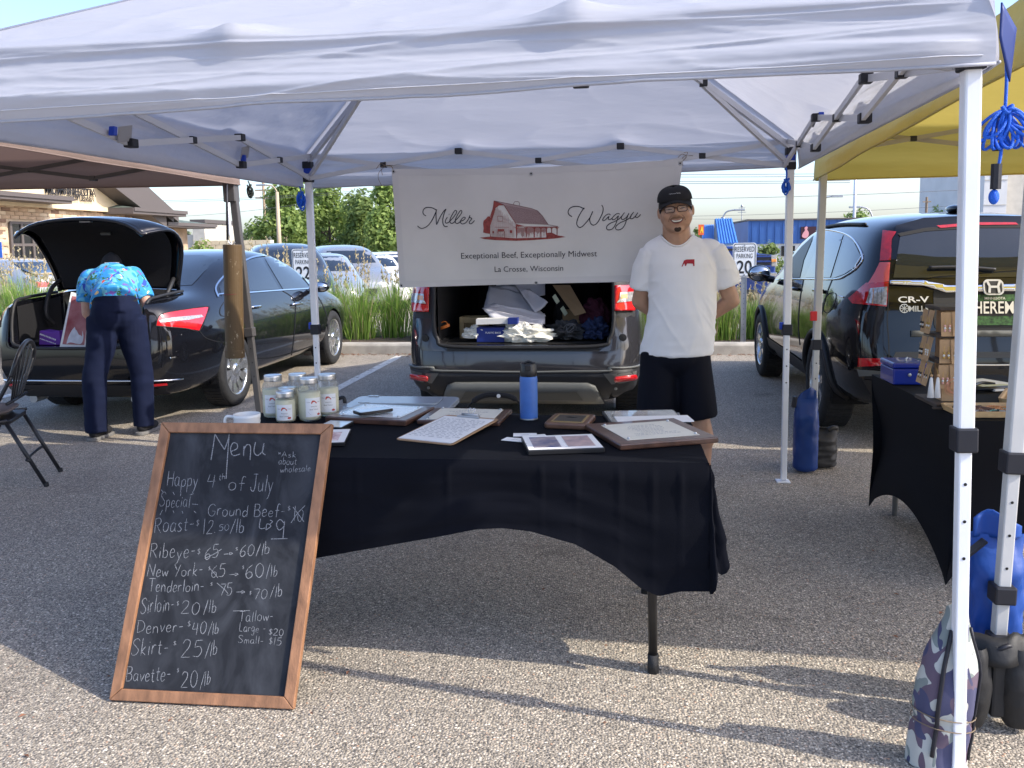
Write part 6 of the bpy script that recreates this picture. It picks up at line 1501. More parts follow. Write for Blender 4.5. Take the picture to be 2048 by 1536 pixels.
# chalk hand: single-stroke letters, cap height 1
def ln(*p): return [[p[i], p[i + 1]] for i in range(len(p) - 1)]
def cv(*p): return [[tuple(q) for q in spline(p, 5)]]
G = {
 'M': (.85, ln((0, 0), (.12, 1), (.42, .3), (.74, 1), (.8, 0))), 'N': (.7, ln((0, 0), (.06, 1), (.58, .05), (.62, 1))), 'H': (.65, ln((.05, 0), (.05, 1)) + ln((.55, 0), (.55, 1)) + ln((.05, .5), (.55, .55))),
 'J': (.6, ln((.2, 1), (.6, 1)) + cv((.42, 1), (.42, .3), (.3, 0), (.08, .08), (.02, .25))), 'S': (.6, cv((.55, .85), (.4, 1), (.15, .95), (.05, .75), (.3, .52), (.52, .3), (.4, .05), (.12, 0), (0, .15))),
 'G': (.7, cv((.6, .85), (.4, 1), (.12, .85), (.02, .45), (.15, .1), (.42, 0), (.6, .2), (.62, .42)) + ln((.62, .42), (.38, .42))), 'B': (.6, ln((.05, 0), (.05, 1)) + cv((.05, 1), (.4, .98), (.48, .78), (.35, .58), (.05, .52)) + cv((.05, .52), (.42, .5), (.55, .28), (.42, .04), (.05, 0))),
 'R': (.6, ln((.05, 0), (.05, 1)) + cv((.02, .95), (.35, 1), (.5, .78), (.35, .55), (.08, .5)) + ln((.2, .5), (.55, 0))), 'T': (.65, ln((0, 1), (.65, .98)) + ln((.33, 1), (.32, 0))), 'D': (.65, ln((.05, 0), (.08, 1)) + cv((.0, .98), (.4, .95), (.62, .6), (.5, .2), (.05, 0))),
 'Y': (.6, ln((0, 1), (.28, .55)) + ln((.58, 1), (.2, 0))), 'A': (.6, ln((0, 0), (.28, 1), (.58, 0)) + ln((.1, .35), (.48, .35))), 'L': (.5, ln((.05, 1), (.05, .02), (.45, .0))), 'K': (.6, ln((.05, 0), (.05, 1)) + ln((.52, .95), (.08, .45), (.55, 0))),
 'a': (.5, cv((.4, .48), (.2, .55), (.04, .35), (.06, .08), (.22, .0), (.38, .2), (.42, .5)) + cv((.42, .52), (.4, .1), (.5, .0))), 'b': (.48, ln((.06, 1), (.06, 0)) + cv((.06, .35), (.22, .52), (.4, .4), (.38, .1), (.2, 0), (.06, .1))),
 'c': (.42, cv((.38, .45), (.2, .52), (.04, .3), (.1, .04), (.25, 0), (.38, .1))), 'd': (.5, cv((.4, .42), (.2, .52), (.04, .3), (.1, .02), (.25, 0), (.4, .2)) + ln((.42, 1), (.42, 0))), 'e': (.45, cv((.06, .28), (.36, .32), (.36, .48), (.2, .54), (.05, .32), (.1, .04), (.26, 0), (.42, .12))),
 'f': (.4, cv((.42, .95), (.28, 1), (.2, .75), (.18, 0)) + ln((.03, .5), (.38, .52))), 'g': (.48, cv((.4, .45), (.2, .54), (.05, .32), (.15, .06), (.35, .15), (.42, .5)) + cv((.42, .5), (.38, -.25), (.2, -.4), (.04, -.28))),
 'h': (.48, ln((.06, 1), (.06, 0)) + cv((.06, .3), (.22, .52), (.38, .4), (.4, 0))), 'i': (.2, ln((.1, .5), (.1, 0)) + ln((.1, .7), (.11, .74))), 'k': (.45, ln((.06, 1), (.06, 0)) + ln((.36, .5), (.08, .22), (.4, 0))), 'l': (.2, ln((.1, 1), (.1, 0))),
 'm': (.7, ln((.05, .5), (.05, 0)) + cv((.05, .35), (.18, .52), (.3, .4), (.32, 0)) + cv((.32, .35), (.46, .52), (.58, .4), (.62, 0))), 'n': (.48, ln((.05, .52), (.05, 0)) + cv((.05, .33), (.22, .52), (.38, .4), (.42, 0))),
 'o': (.5, cv((.25, .52), (.05, .4), (.06, .1), (.24, 0), (.42, .12), (.42, .4), (.22, .52))), 'p': (.48, ln((.06, .5), (.06, -.4)) + cv((.06, .35), (.22, .52), (.4, .4), (.38, .1), (.2, 0), (.06, .1))), 'r': (.36, ln((.05, .5), (.05, 0)) + cv((.05, .3), (.18, .5), (.34, .48))),
 's': (.4, cv((.34, .46), (.2, .52), (.08, .42), (.2, .28), (.34, .14), (.2, 0), (.03, .06))), 't': (.36, cv((.18, .8), (.16, .15), (.24, 0), (.34, .05)) + ln((.02, .52), (.34, .54))), 'u': (.48, cv((.05, .5), (.05, .12), (.2, 0), (.38, .15), (.4, .5)) + ln((.4, .5), (.42, 0))),
 'v': (.42, ln((.02, .5), (.2, 0), (.4, .5))), 'w': (.6, ln((.02, .5), (.16, 0), (.3, .42), (.44, 0), (.58, .5))), 'y': (.46, ln((.03, .5), (.22, .05)) + cv((.42, .52), (.25, .05), (.12, -.3), (0, -.4))),
 '0': (.52, cv((.26, 1), (.06, .75), (.06, .25), (.26, 0), (.46, .25), (.46, .75), (.24, 1))), '1': (.22, ln((.1, 1), (.1, 0))), '2': (.55, cv((.05, .8), (.18, 1), (.42, .92), (.4, .6), (.2, .3), (.02, .02)) + ln((.02, .02), (.52, .04))),
 '4': (.55, ln((.12, 1), (.02, .45), (.5, .48)) + ln((.42, .95), (.38, 0))), '5': (.52, ln((.48, 1), (.12, .98), (.08, .58)) + cv((.08, .58), (.35, .62), (.48, .35), (.32, .03), (.02, .06))), '6': (.5, cv((.4, .98), (.15, .7), (.05, .3), (.2, 0), (.42, .15), (.38, .42), (.18, .45), (.06, .25))),
 '7': (.5, ln((.02, 1), (.48, .98), (.2, 0))), '9': (.5, cv((.42, .8), (.25, 1), (.06, .8), (.15, .55), (.4, .65), (.44, .9)) + ln((.44, .9), (.4, 0))), '$': (.42, cv((.38, .75), (.2, .82), (.06, .68), (.2, .5), (.36, .32), (.2, .15), (.02, .2)) + ln((.2, .98), (.2, .0))),
 '-': (.4, ln((.05, .42), (.35, .44))), '.': (.2, ln((.08, 0), (.12, .03))), '/': (.35, ln((0, -.1), (.34, 1.0))), '*': (.35, ln((.05, .75), (.3, .4)) + ln((.3, .78), (.06, .4)) + ln((.02, .58), (.33, .58))), '>': (.8, ln((0, .3), (.55, .3)) + ln((.5, .48), (.78, .3), (.5, .12), (.5, .48))), ' ': (.32, []), ',': (.2, ln((.1, .05), (.05, -.12))),
}
CHALK = pm('chalk', (.25, .26, .28), .95)
def chalk_alpha():
    n = CHALK.node_tree; b = n.nodes['Principled BSDF']; tc = n.nodes.new('ShaderNodeTexCoord'); nz = n.nodes.new('ShaderNodeTexNoise'); nz.inputs['Scale'].default_value = 420; nz.inputs['Detail'].default_value = 2
    rp = n.nodes.new('ShaderNodeValToRGB'); rp.color_ramp.elements[0].position = .3; rp.color_ramp.elements[1].position = .55; rp.color_ramp.elements[0].color = (.3, .3, .3, 1)
    n.links.new(tc.outputs['Object'], nz.inputs['Vector']); n.links.new(nz.outputs[0], rp.inputs[0]); n.links.new(rp.outputs[0], b.inputs['Alpha'])
chalk_alpha()
hr = random.Random(12)
def hand(txt, u0, v0, u1, v1, h, wid=2.4, slant=.12, name='chalk_word', jit=.055):
    W = sum(G[c][0] + .1 for c in txt); k = (u1 - u0) / W; m = MB(); x = 0; ang = (v1 - v0) / (u1 - u0)
    for c in txt:
        if c == ' ' and m.v: m.build(name, CHALK, cb); m = MB()
        w_, L = G[c]; jy = hr.uniform(-jit, jit); sc = hr.uniform(.88, 1.12); slant = hr.uniform(.08, .16)
        for pl in L:
            P = []
            for a, b in pl:
                px = u0 + (x + a) * k + slant * b * h; P.append((px, v0 + (px - u0) * ang - (b * sc + jy) * h))
            if len(P) == 2: P = [tuple(Vector(P[0]).lerp(Vector(P[1]), t / 4) + Vector((hr.uniform(-.3, .3), hr.uniform(-.3, .3)))) for t in range(5)]
            m.strokes([P], onboard, wid * hr.uniform(.5, .72), taper=True)
        x += w_ + .1
    if m.v: m.build(name, CHALK, cb)
def raw(lines, wid=2.2, name='chalk_mark'): MB().strokes([[tuple(p) for p in spline(L, 5)] if len(L) > 2 else L for L in lines], onboard, wid * .66).build(name, CHALK, cb)
raw([[(422, 920), (426, 895), (430, 868)], [(430, 868), (440, 885), (449, 899)], [(449, 899), (456, 880), (459, 865)], [(459, 862), (456, 900), (452, 958)],
     [(462, 903), (474, 897), (474, 888), (466, 886), (461, 898), (466, 911), (480, 908)], [(487, 912), (488, 892)], [(487, 902), (493, 890), (501, 893), (500, 920)], [(511, 884), (508, 903), (515, 911), (525, 902), (528, 886)], [(528, 886), (525, 904), (531, 910)]], 2.8, 'menu_heading')
hand('*Ask', 555, 914, 594, 914, 12, 1.7); hand('about', 557, 929, 594, 930, 15, 1.7); hand('wholesale', 560, 945, 622, 942, 13, 1.7)
hand('Happy', 333, 972, 397, 974, 30); hand('4', 413, 974, 434, 974, 26); hand('th', 437, 960, 451, 959, 13, 1.8); hand('of', 456, 980, 492, 980, 32); hand('July', 500, 984, 547, 984, 34)
hand('Special', 319, 1013, 381, 1015, 26, 1.9); raw([[(322, 979), (326, 984)], [(346, 984), (349, 990)], [(362, 985), (361, 992)], [(380, 990), (387, 987)], [(320, 1030), (325, 1020)], [(348, 1026), (346, 1021)], [(366, 1027), (364, 1022)], [(388, 1022), (392, 1026)], [(384, 1008), (396, 1009)]], 1.8)
hand('Ground Beef-', 415, 1031, 571, 1034, 24); hand('$', 575, 1022, 582, 1022, 10, 1.6); hand('10', 586, 1042, 607, 1042, 28); raw([[(582, 1046), (594, 1028), (610, 1011)], [(586, 1014), (598, 1030), (608, 1044)]], 2.)
hand('Roast-', 308, 1066, 389, 1061, 32); hand('$', 391, 1052, 400, 1052, 13, 1.6); hand('12.', 405, 1068, 434, 1066, 30); hand('50', 437, 1062, 459, 1061, 14, 2.); hand('/lb', 460, 1066, 490, 1064, 26)
raw([[(521, 1037), (519, 1056), (530, 1056)], [(532, 1060), (542, 1052), (534, 1048), (532, 1060)], [(540, 1048), (545, 1043), (540, 1040)], [(568, 1046), (560, 1039), (553, 1048), (558, 1060), (568, 1052), (569, 1042)], [(569, 1042), (566, 1076)], [(542, 1078), (575, 1077)]], 2.4)
hand('Ribeye-', 299, 1116, 392, 1116, 30); hand('$', 394, 1110, 402, 1110, 13, 1.6); hand('65', 408, 1118, 439, 1116, 26); raw([[(409, 1117), (430, 1107), (443, 1098)]], 2.); hand('>', 447, 1114, 468, 1112, 16); hand('$', 470, 1102, 477, 1102, 9, 1.6); hand('60', 478, 1114, 510, 1112, 24); hand('/lb', 512, 1110, 541, 1108, 24)
hand('New York-', 294, 1153, 407, 1151, 26); hand('$', 416, 1141, 421, 1141, 10, 1.6); hand('65', 421, 1156, 452, 1154, 24); raw([[(419, 1136), (428, 1146), (436, 1156)]], 2.); hand('>', 458, 1154, 479, 1153, 16); hand('$', 484, 1139, 489, 1139, 10, 1.6); hand('60', 489, 1156, 530, 1156, 28); hand('/lb', 532, 1156, 556, 1150, 24)
hand('Tenderloin-', 296, 1184, 409, 1182, 24); hand('$', 420, 1172, 426, 1172, 9, 1.6); hand('75', 438, 1190, 466, 1190, 24); raw([[(434, 1166), (450, 1180), (456, 1188)]], 2.); hand('>', 472, 1188, 492, 1188, 16); hand('$', 498, 1190, 504, 1190, 10, 1.8); hand('70', 506, 1198, 536, 1197, 20); hand('/lb', 540, 1196, 566, 1192, 24)
hand('Sirloin-', 281, 1226, 349, 1222, 32); hand('$', 353, 1212, 359, 1212, 10, 1.6); hand('20', 361, 1229, 401, 1228, 28); hand('/lb', 407, 1228, 434, 1224, 28)
hand('Denver-', 273, 1266, 368, 1264, 26); hand('$', 374, 1254, 383, 1254, 12, 1.7); hand('40', 383, 1270, 414, 1268, 26); hand('/lb', 416, 1270, 438, 1268, 24)
hand('Skirt-', 262, 1312, 338, 1308, 32); hand('$', 346, 1292, 354, 1292, 10, 1.6); hand('25', 361, 1315, 407, 1314, 34); hand('/lb', 410, 1315, 436, 1308, 26)
hand('Bavette-', 251, 1362, 342, 1362, 30); hand('$', 353, 1346, 359, 1346, 10, 1.6); hand('20', 361, 1376, 396, 1376, 32); hand('/lb', 400, 1376, 422, 1366, 26)
hand('Tallow-', 477, 1243, 548, 1242, 22, 2.); raw([[(466, 1222), (500, 1221)]], 1.9); hand('Large -', 478, 1262, 532, 1266, 17, 1.9); hand('$20', 537, 1270, 568, 1272, 14, 2.); hand('Small-', 476, 1286, 528, 1288, 15, 1.9); hand('$15', 537, 1290, 564, 1290, 15, 2.)
# ================================================================== THINGS ON THE TABLE
ZT = TZ + .0045
def quad_px(pts, z=ZT + .008): return [at(u, v, z=z) for u, v in pts]
def frame_from(P):
    """corner list front-left, front-right, back-right, back-left -> a true rectangle: centre, half vectors"""
    c = sum(P, Vector()) / 4; ax = ((P[1] - P[0]) + (P[2] - P[3])) / 4; ay = ((P[3] - P[0]) + (P[2] - P[1])) / 4
    ax.z = ay.z = 0; n = Vector((-ax.y, ax.x, 0)).normalized(); ay2 = n * ay.length * (1 if n.dot(ay) > 0 else -1)
    return c, ax, ay2
WOODD = pm('dark_plaque_wood', (.085, .04, .026), .35, noise_amt=.35, noise_scale=12, stretch=(1, 6, 1), coat=.3); PAPER = pm('paper_white', (.78, .78, .77), .7, noise_amt=.03); CREAM = pm('cream_certificate', (.68, .66, .57), .6, noise_amt=.05, noise_scale=20)
PRINT = pm('print_grey', (.3, .31, .34), .8); ACRY = pm('clear_acrylic', (.9, .92, .93), .03, trans=.9, ior=1.3, alpha=.35); BLKF = pm('black_frame', (.012, .012, .014), .35)
def slab(par, name, c, ax, ay, z0, z1, mat, k=1., bevel=.003):
    m = MB(); cc = Vector((c.x, c.y, (z0 + z1) / 2)); m.obox(cc, ax * k, ay * k, (0, 0, (z1 - z0) / 2)); return m.build(name, mat, par, bevel=bevel)
def prints(par, c, ax, ay, z, rows, mat=PRINT, seed=1, x0=-.6, x1=.6, y0=-.6, y1=.6):
    r = random.Random(seed); m = MB()
    for k in range(rows):
        t = y1 + (y0 - y1) * k / max(1, rows - 1); hw = r.uniform(.45, 1.) * (x1 - x0) / 2; cx_ = (x0 + x1) / 2
        x = cx_ - hw
        while x < cx_ + hw:
            w_ = r.uniform(.03, .11); p = c + ax * (x + w_ / 2) + ay * t; m.obox((p.x, p.y, z), ax * (w_ * .42), ay * .014, (0, 0, .0002)); x += w_ + .02
    m.build('print', mat, par)
def plaque(label, pts, mat=WOODD, inner=CREAM, th=.02, ik=.78, rows=7, seed=1, name='award_plaque', cat='plaque', acr=False, ix=None):
    P = quad_px(pts); c, ax, ay = frame_from(P); t = thing(name, label, cat, (c.x, c.y, ZT))
    slab(t, 'board', c, ax, ay, ZT, ZT + th, mat, bevel=.005)
    kx, ky = ix or (ik, ik)
    slab(t, 'certificate', c, ax * kx, ay * ky, ZT + th, ZT + th + .0015, inner, bevel=0)
    prints(t, c, ax * kx, ay * ky, ZT + th + .0019, rows, seed=seed, y0=-.55, y1=.6)
    if acr: slab(t, 'acrylic_cover', c, ax * kx * 1.06, ay * ky * 1.08, ZT + th + .004, ZT + th + .007, ACRY, bevel=0)
    for sx in (-1, 1):
        for sy in (-1, 1):
            p = c + ax * kx * sx * .93 + ay * ky * sy * .9; MB().lathe([(0, .006), (.004, .006), (.0055, .002), (.0055, 0)], (p.x, p.y, ZT + th + .002), 10).build('screw_cap', STEEL, t)
    return t, c, ax, ay
ptA, cA, axA, ayA = plaque('dark wood award plaque under the phone beside the jars', [(653, 840), (818, 850), (864, 820), (716, 814)], inner=PAPER, ix=(.74, .72), acr=True, rows=6, th=.024)
ptB, cB, axB, ayB = plaque('wood edged award plaque partly under the clipboard', [(836, 844), (1000, 850), (1023, 822), (868, 820)], ix=(.8, .86), rows=6, seed=3, th=.018)
plaque('large dark wood award plaque at the front right of the table', [(1228, 898), (1427, 882), (1358, 842), (1180, 854)], th=.022, ix=(.74, .72), rows=8, seed=4)
# small rounded plaque with an engraved plate
P = quad_px([(1093, 853), (1180, 857), (1187, 835), (1104, 832)]); c, ax, ay = frame_from(P)
t = thing('award_plaque', 'small rounded wooden plaque with a black engraved plate', 'plaque', (c.x, c.y, ZT))
MB().prism([(a, b) for a, b in rrect(2, 2, .22, 4)], lambda a, b, d: c + ax * a + ay * b + Vector((0, 0, ZT + .022 - d - c.z)), .022).build('board', pm('brown_plaque_wood', (.14, .07, .042), .35, coat=.3, noise_amt=.25, noise_scale=12), t, bevel=.006)
slab(t, 'gold_plate', c, ax * .74, ay * .7, ZT + .022, ZT + .0235, pm('brass_edge', (.45, .32, .14), .35, metal=.6), bevel=0); slab(t, 'engraved_plate', c, ax * .64, ay * .58, ZT + .0238, ZT + .0245, pm('engraved_black', (.04, .035, .03), .3), bevel=0)
m = MB(); m.flat([(-.45, .2), (-.1, .38), (.3, .25), (.55, .3), (.4, .05), (.1, .0), (-.2, .05)], lambda a, b: c + ax * a * .6 + ay * b * .6 + Vector((0, 0, ZT + .0252 - c.z))); m.build('engraving', SEAM, t)
# stacked frames and paper
P = quad_px([(1220, 849), (1372, 845), (1348, 824), (1203, 826)]); c, ax, ay = frame_from(P)
t = thing('certificate_stack', 'stack of glazed frames and white paper behind the large plaque', 'frames', (c.x, c.y, ZT))
slab(t, 'frame', c, ax, ay, ZT, ZT + .016, BLKF); slab(t, 'mount', c, ax * .94, ay * .92, ZT + .0162, ZT + .0172, pm('foil_print', (.5, .5, .45), .3, noise_amt=.4, noise_scale=14)); prints(t, c, ax * .9, ay * .85, ZT + .018, 5, seed=8)
slab(t, 'glazing', c, ax * .94, ay * .92, ZT + .0185, ZT + .02, ACRY, bevel=0)
c2 = c + ax * .18 - ay * .75; slab(t, 'paper_sheet', c2, ax * .98, ay * .5, ZT + .017, ZT + .0215, PAPER, bevel=0)
# double photo frame
P = quad_px([(1056, 908), (1209, 900), (1185, 874), (1042, 877)]); c, ax, ay = frame_from(P)
t = thing('photo_frame', 'black edged white photo frame with two pictures at the front edge', 'frame', (c.x, c.y, ZT))
slab(t, 'frame', c, ax, ay, ZT, ZT + .018, BLKF); slab(t, 'mount', c, ax * .97, ay * .95, ZT + .0182, ZT + .019, PAPER, bevel=0)
for k, (cx_, cols) in enumerate(((-.45, ((.05, .09, .25), (.5, .4, .36))), (.45, ((.3, .24, .3), (.55, .4, .38))))):
    cc = c + ax * cx_; slab(t, 'photo', cc, ax * .36, ay * .72, ZT + .0192, ZT + .02, pm('photo_print_%d' % k, cols[0], .35, noise_amt=.2, noise_scale=22, col2=cols[1]), bevel=0)
P = quad_px([(640, 890), (686, 888), (705, 861), (660, 862)]); c, ax, ay = frame_from(P)
t = thing('photo_frame', 'small tilted photo frame with a red picture beside the chalkboard', 'frame', (c.x, c.y, ZT))
slab(t, 'frame', c, ax, ay, ZT, ZT + .014, BLKF); slab(t, 'mount', c, ax * .95, ay * .96, ZT + .0142, ZT + .015, PAPER, bevel=0); slab(t, 'photo', c + ax * -.15 - ay * .1, ax * .5, ay * .6, ZT + .0152, ZT + .0157, pm('photo_print_red', (.4, .05, .06), .4, noise_amt=.3, noise_scale=40, col2=(.75, .6, .58)), bevel=0)
P = quad_px([(640, 857), (688, 858), (704, 845), (655, 843)]); c, ax, ay = frame_from(P)
t = thing('photo_frame', 'small blank glazed frame just behind the chalkboard', 'frame', (c.x, c.y, ZT))
slab(t, 'frame', c, ax, ay, ZT, ZT + .014, BLKF); slab(t, 'mount', c, ax * .94, ay * .94, ZT + .0142, ZT + .015, pm('glazing_pale', (.5, .56, .58), .08, spec=.6), bevel=0)
# clipboard
P = quad_px([(803, 878), (918, 887), (987, 847), (880, 836)]); c, ax, ay = frame_from(P)
zc_ = ZT + .019
t = thing('clipboard', 'brown clipboard with white price sheets and a steel clip', 'clipboard', (c.x, c.y, ZT))
tilt = lambda a, b, z: c + ax * a + ay * b + Vector((0, 0, ZT - c.z + .002 + (.01 + .011 * b) + z))
m = MB(); m.prism(rrect(2, 2, .12, 3), lambda a, b, d: tilt(a, b, .003 - d), .0035); m.build('board', pm('hardboard', (.36, .22, .12), .6, noise_amt=.15), t)
for k in range(3): m = MB(); m.prism([(-.95 + .02 * k, -.93 + .015 * k), (.9 + .02 * k, -.95), (.9, .86), (-.93, .84)], lambda a, b, d: tilt(a + .012 * k, b, .0042 + .0012 * k - d), .0008); m.build('sheet', PAPER, t)
m = MB(); r = random.Random(9)
for k in range(15):
    b = .62 - k * .095; x = -.8
    while x < .75: w_ = r.uniform(.05, .2); m.flat([(x, b), (x + w_, b), (x + w_, b + .022), (x, b + .022)], lambda p, q: tilt(p, q, .0078)); x += w_ + r.uniform(.03, .12)
m.build('print', PRINT, t)
m = MB(); m.prism([(-.42, .8), (.42, .8), (.34, .95), (.14, 1.02), (-.14, 1.02), (-.34, .95)], lambda a, b, d: tilt(a, b, .014 - d), .006); m.build('clip_plate', STEEL, t, bevel=.002)
for s in (-1, 1): MB().tube(spline([tilt(.05 * s, .93, .014), tilt(.12 * s, .98, .03), tilt(.06 * s, 1.0, .038), tilt(.02 * s, .96, .03)], 5), .0016, 6).build('clip_wire', CHROME, t, smooth=True)
MB().tube([tilt(-.3, .9, .016), tilt(.3, .9, .016)], .005, 8).build('clip_spring', STEEL, t, smooth=True)
# phone on the plaque
P = [at(u, v, z=ZT + .045) for u, v in ((711, 824), (728, 829), (779, 815), (765, 810))]; c, ax, ay = frame_from([P[0], P[1], P[2], P[3]])
t = thing('phone', 'phone in a black case lying on the plaque', 'phone', (c.x, c.y, ZT + .033))
pm_ = lambda z: (lambda a, b, d: c + ax * a + ay * b + Vector((0, 0, z - d - c.z)))
ph = max(ax.length, .036); ax = ax.normalized() * .037; ay = ay.normalized() * .076
m = MB(); m.prism(rrect(2, 2, .25, 5), pm_(ZT + .046), .012); m.build('case', BLKF, t, bevel=.002)
m = MB(); m.prism(rrect(1.78, 1.86, .2, 5), pm_(ZT + .0468), .002); m.build('screen', pm('phone_glass', (.35, .38, .42), .04, spec=.8), t)
# business cards
t = None
for k, (u, v, rot) in enumerate(((1050, 870, .1), (1030, 879, -.3), (1070, 872, .35))):
    p = at(u, v, z=ZT + .003 * k); a = Vector((math.cos(rot), math.sin(rot), 0)) * .044; b = Vector((-math.sin(rot), math.cos(rot), 0)) * .0265
    t = thing('business_card', ('white business card at the back of the small card pile', 'white business card at the left of the small card pile', 'white business card beside the photo frame')[k], 'card', (p.x, p.y, ZT))
    slab(t, 'card', p, a, b, ZT + .0018 * k, ZT + .0018 * k + .0015, PAPER, bevel=0); prints(t, p, a * .7, b * .6, ZT + .0018 * k + .0018, 3, seed=k)

# jars of tallow
JGL = pm('jar_glass', (.85, .9, .86), .04, trans=.85, ior=1.2, alpha=.4); TAL = pm('beef_tallow', (.66, .62, .44), .55, noise_amt=.04, noise_scale=12); LIDM = pm('zinc_lid', (.62, .63, .64), .28, metal=.9, noise_amt=.1, noise_scale=30)
LAB = pm('jar_label', (.76, .76, .76), .6); LBR = pm('label_red', (.5, .06, .04), .7); LBT = pm('label_text', (.16, .13, .12), .8)
def jar(label, x, y, big=True, ang=0.):
    Rj, Hj = (.046, .178) if big else (.041, .128)
    t = thing('tallow_jar', label, 'jar', (x, y, ZT), 'glass jars of tallow')
    nk = .034; sh = Hj - (.05 if big else .04)
    MB().lathe([(Rj * .8, 0), (Rj * .96, .004), (Rj, .016), (Rj, sh), (Rj * .93, sh + .012), (nk, sh + .024), (nk, Hj - .012)], (x, y, ZT), 28).build('glass', JGL, t, smooth=True)
    fl = sh - .012 if big else sh + .004
    MB().lathe([(0, .004), (Rj * .9, .006), (Rj * .965, .016), (Rj * .965, fl), (0, fl + .001)], (x, y, ZT), 28).build('tallow', TAL, t, smooth=True)
    MB().lathe([(nk + .002, Hj - .026), (nk + .004, Hj - .023), (nk + .002, Hj - .018), (nk + .004, Hj - .012), (nk + .002, Hj - .006), (nk + .003, Hj - .001), (nk - .002, Hj), (nk - .007, Hj - .0015), (0, Hj - .001)], (x, y, ZT), 28).build('lid', LIDM, t, smooth=True)
    base = -math.pi / 2 + ang
    f = lambda off: (lambda a, b: (x + (Rj + off) * math.cos(base + a / Rj), y + (Rj + off) * math.sin(base + a / Rj), ZT + b))
    lh0, lh1 = (.02, .098) if big else (.012, .076); lw = .034
    m = MB(); m.grid(lambda s, q: f(.0008)(-lw + 2 * lw * s, lh0 + (lh1 - lh0) * q), 14, 6); lb = m.build('label', LAB, t, smooth=True)
    cy = lh1 - .018
    m = MB(); m.flat([(-.011, cy - .006), (.012, cy - .006), (.012, cy - .002), (.003, cy + .007), (-.006, cy + .008), (-.011, cy)], f(.0014)); m.flat(rrect(.014, .008, .004, 3, .02, lh0 + .009), f(.0014)); m.build('label_barn', LBR, lb)
    m = MB(); letter(m, 'WAGYU', f(.0014), 0, cy - .02, width=.026); letter(m, 'Beef Tallow', f(.0014), 0, cy - .032, width=.036); letter(m, 'Miller', f(.0014), -.021, cy - .001, width=.013); letter(m, 'Wagyu', f(.0014), .022, cy - .001, width=.014)
    for k in range(3): m.flat([(-.024 + .004 * k, cy - .041 - k * .005), (.024 - .003 * k, cy - .041 - k * .005), (.024 - .003 * k, cy - .039 - k * .005), (-.024 + .004 * k, cy - .039 - k * .005)], f(.0014))
    m.build('label_text', LBT, lb)
jar('large tallow jar at the left end of the jar group', -1.43, 3.473, True, .25); jar('large tallow jar half hidden in the middle of the back row', -1.338, 3.515, True, 1.2); jar('large tallow jar with cream contents in front, its label turned right', -1.248, 3.405, True, .72)
jar('large tallow jar at the right end of the jar group', -1.205, 3.51, True, .35); jar('small tallow jar standing behind the other small jar', -1.362, 3.455, False, .1); jar('small tallow jar at the front of the jar group', -1.337, 3.365, False, .22)
# mug
mp_ = Vector((-1.40, 3.13, ZT)); t = thing('mug', 'white ribbed mug behind the top edge of the chalkboard', 'mug', tuple(mp_)); CER = pm('white_ceramic', (.75, .75, .73), .25, coat=.4)
MB().lathe([(0, 0), (.042, 0), (.047, .006), (.049, .02), (.0475, .026), (.05, .034), (.0485, .04), (.051, .048), (.0495, .056), (.0515, .066), (.051, .078), (.048, .078), (.046, .01), (0, .008)], mp_, 32).build('cup', CER, t, smooth=True)
MB().tube(spline([mp_ + Vector((-.046, -.01, .066)), mp_ + Vector((-.075, -.015, .068)), mp_ + Vector((-.08, -.015, .04)), mp_ + Vector((-.047, -.01, .016))], 6), .006, 8).build('handle', CER, t, smooth=True)
# water bottle
p = at(1058, 838, z=ZT); t = thing('water_bottle', 'blue steel water bottle with black lid', 'bottle', tuple(p)); BB = pm('blue_bottle_enamel', (.05, .14, .42), .4, noise_amt=.1, noise_scale=20, bump=.05, bump_scale=300)
MB().lathe([(0, 0), (.034, 0), (.036, .003), (.0365, .012), (.0365, .165), (.035, .175), (.0335, .178)], p, 32).build('body', BB, t, smooth=True); MB().lathe([(.0366, .001), (.0368, .006), (.0366, .007)], p, 32).build('base_ring', STEEL, t, smooth=True)
MB().lathe([(.0335, .178), (.0345, .18), (.0345, .205), (.033, .21), (.033, .228), (.031, .232), (.027, .226), (.0, .222)], p, 28).build('lid', BLKF, t, smooth=True); MB().obox(p + Vector((0, -.03, .215)), (.012, 0, 0), (0, .008, 0), (0, 0, .012)).build('lid_latch', BLKF, t, bevel=.003)
MB().tube(spline([p + Vector((-.028, 0, .225)), p + Vector((0, .01, .236)), p + Vector((.028, 0, .225))], 6), .005, 8).build('lid_loop', BLKF, t, smooth=True)
# tote with lid behind the table
tt = thing('storage_tote', 'clear grey storage tote with lid behind the table', 'tote', (-1.3, 5.1, 0)); TOTE = pm('grey_tote_lid', (.36, .4, .44), .25, spec=.5, alpha=.95); TOTB = pm('clear_tote', (.5, .53, .56), .25, alpha=.6)
MB().prism(rrect(.6, .34, .04, 4, -1.29, 5.13), lambda a, b, d: (a, b, .46 - d), .44).build('bin', TOTB, tt); MB().prism(rrect(.66, .4, .05, 5, -1.29, 5.13), lambda a, b, d: (a, b, .5 - d), .035).build('lid', TOTE, tt, bevel=.008)
MB().prism(rrect(.48, .24, .04, 5, -1.29, 5.13), lambda a, b, d: (a, b, .513 - d), .013).build('lid_panel', TOTE, tt, bevel=.005)
for yy in (5.02, 5.24): MB().prism(rrect(.07, .03, .012, 3, -1.5, yy), lambda a, b, d: (a, b, .518 - d), .005).build('lid_dimple', TOTE, tt)
MB().tube(spline([at(672, 822, y=5.05), at(667, 806, y=5.05), at(674, 799, y=5.05), at(687, 795, y=5.05), at(690, 806, y=5.05)], 4), .012, 8).build('handle', BLKF, tt, smooth=True)
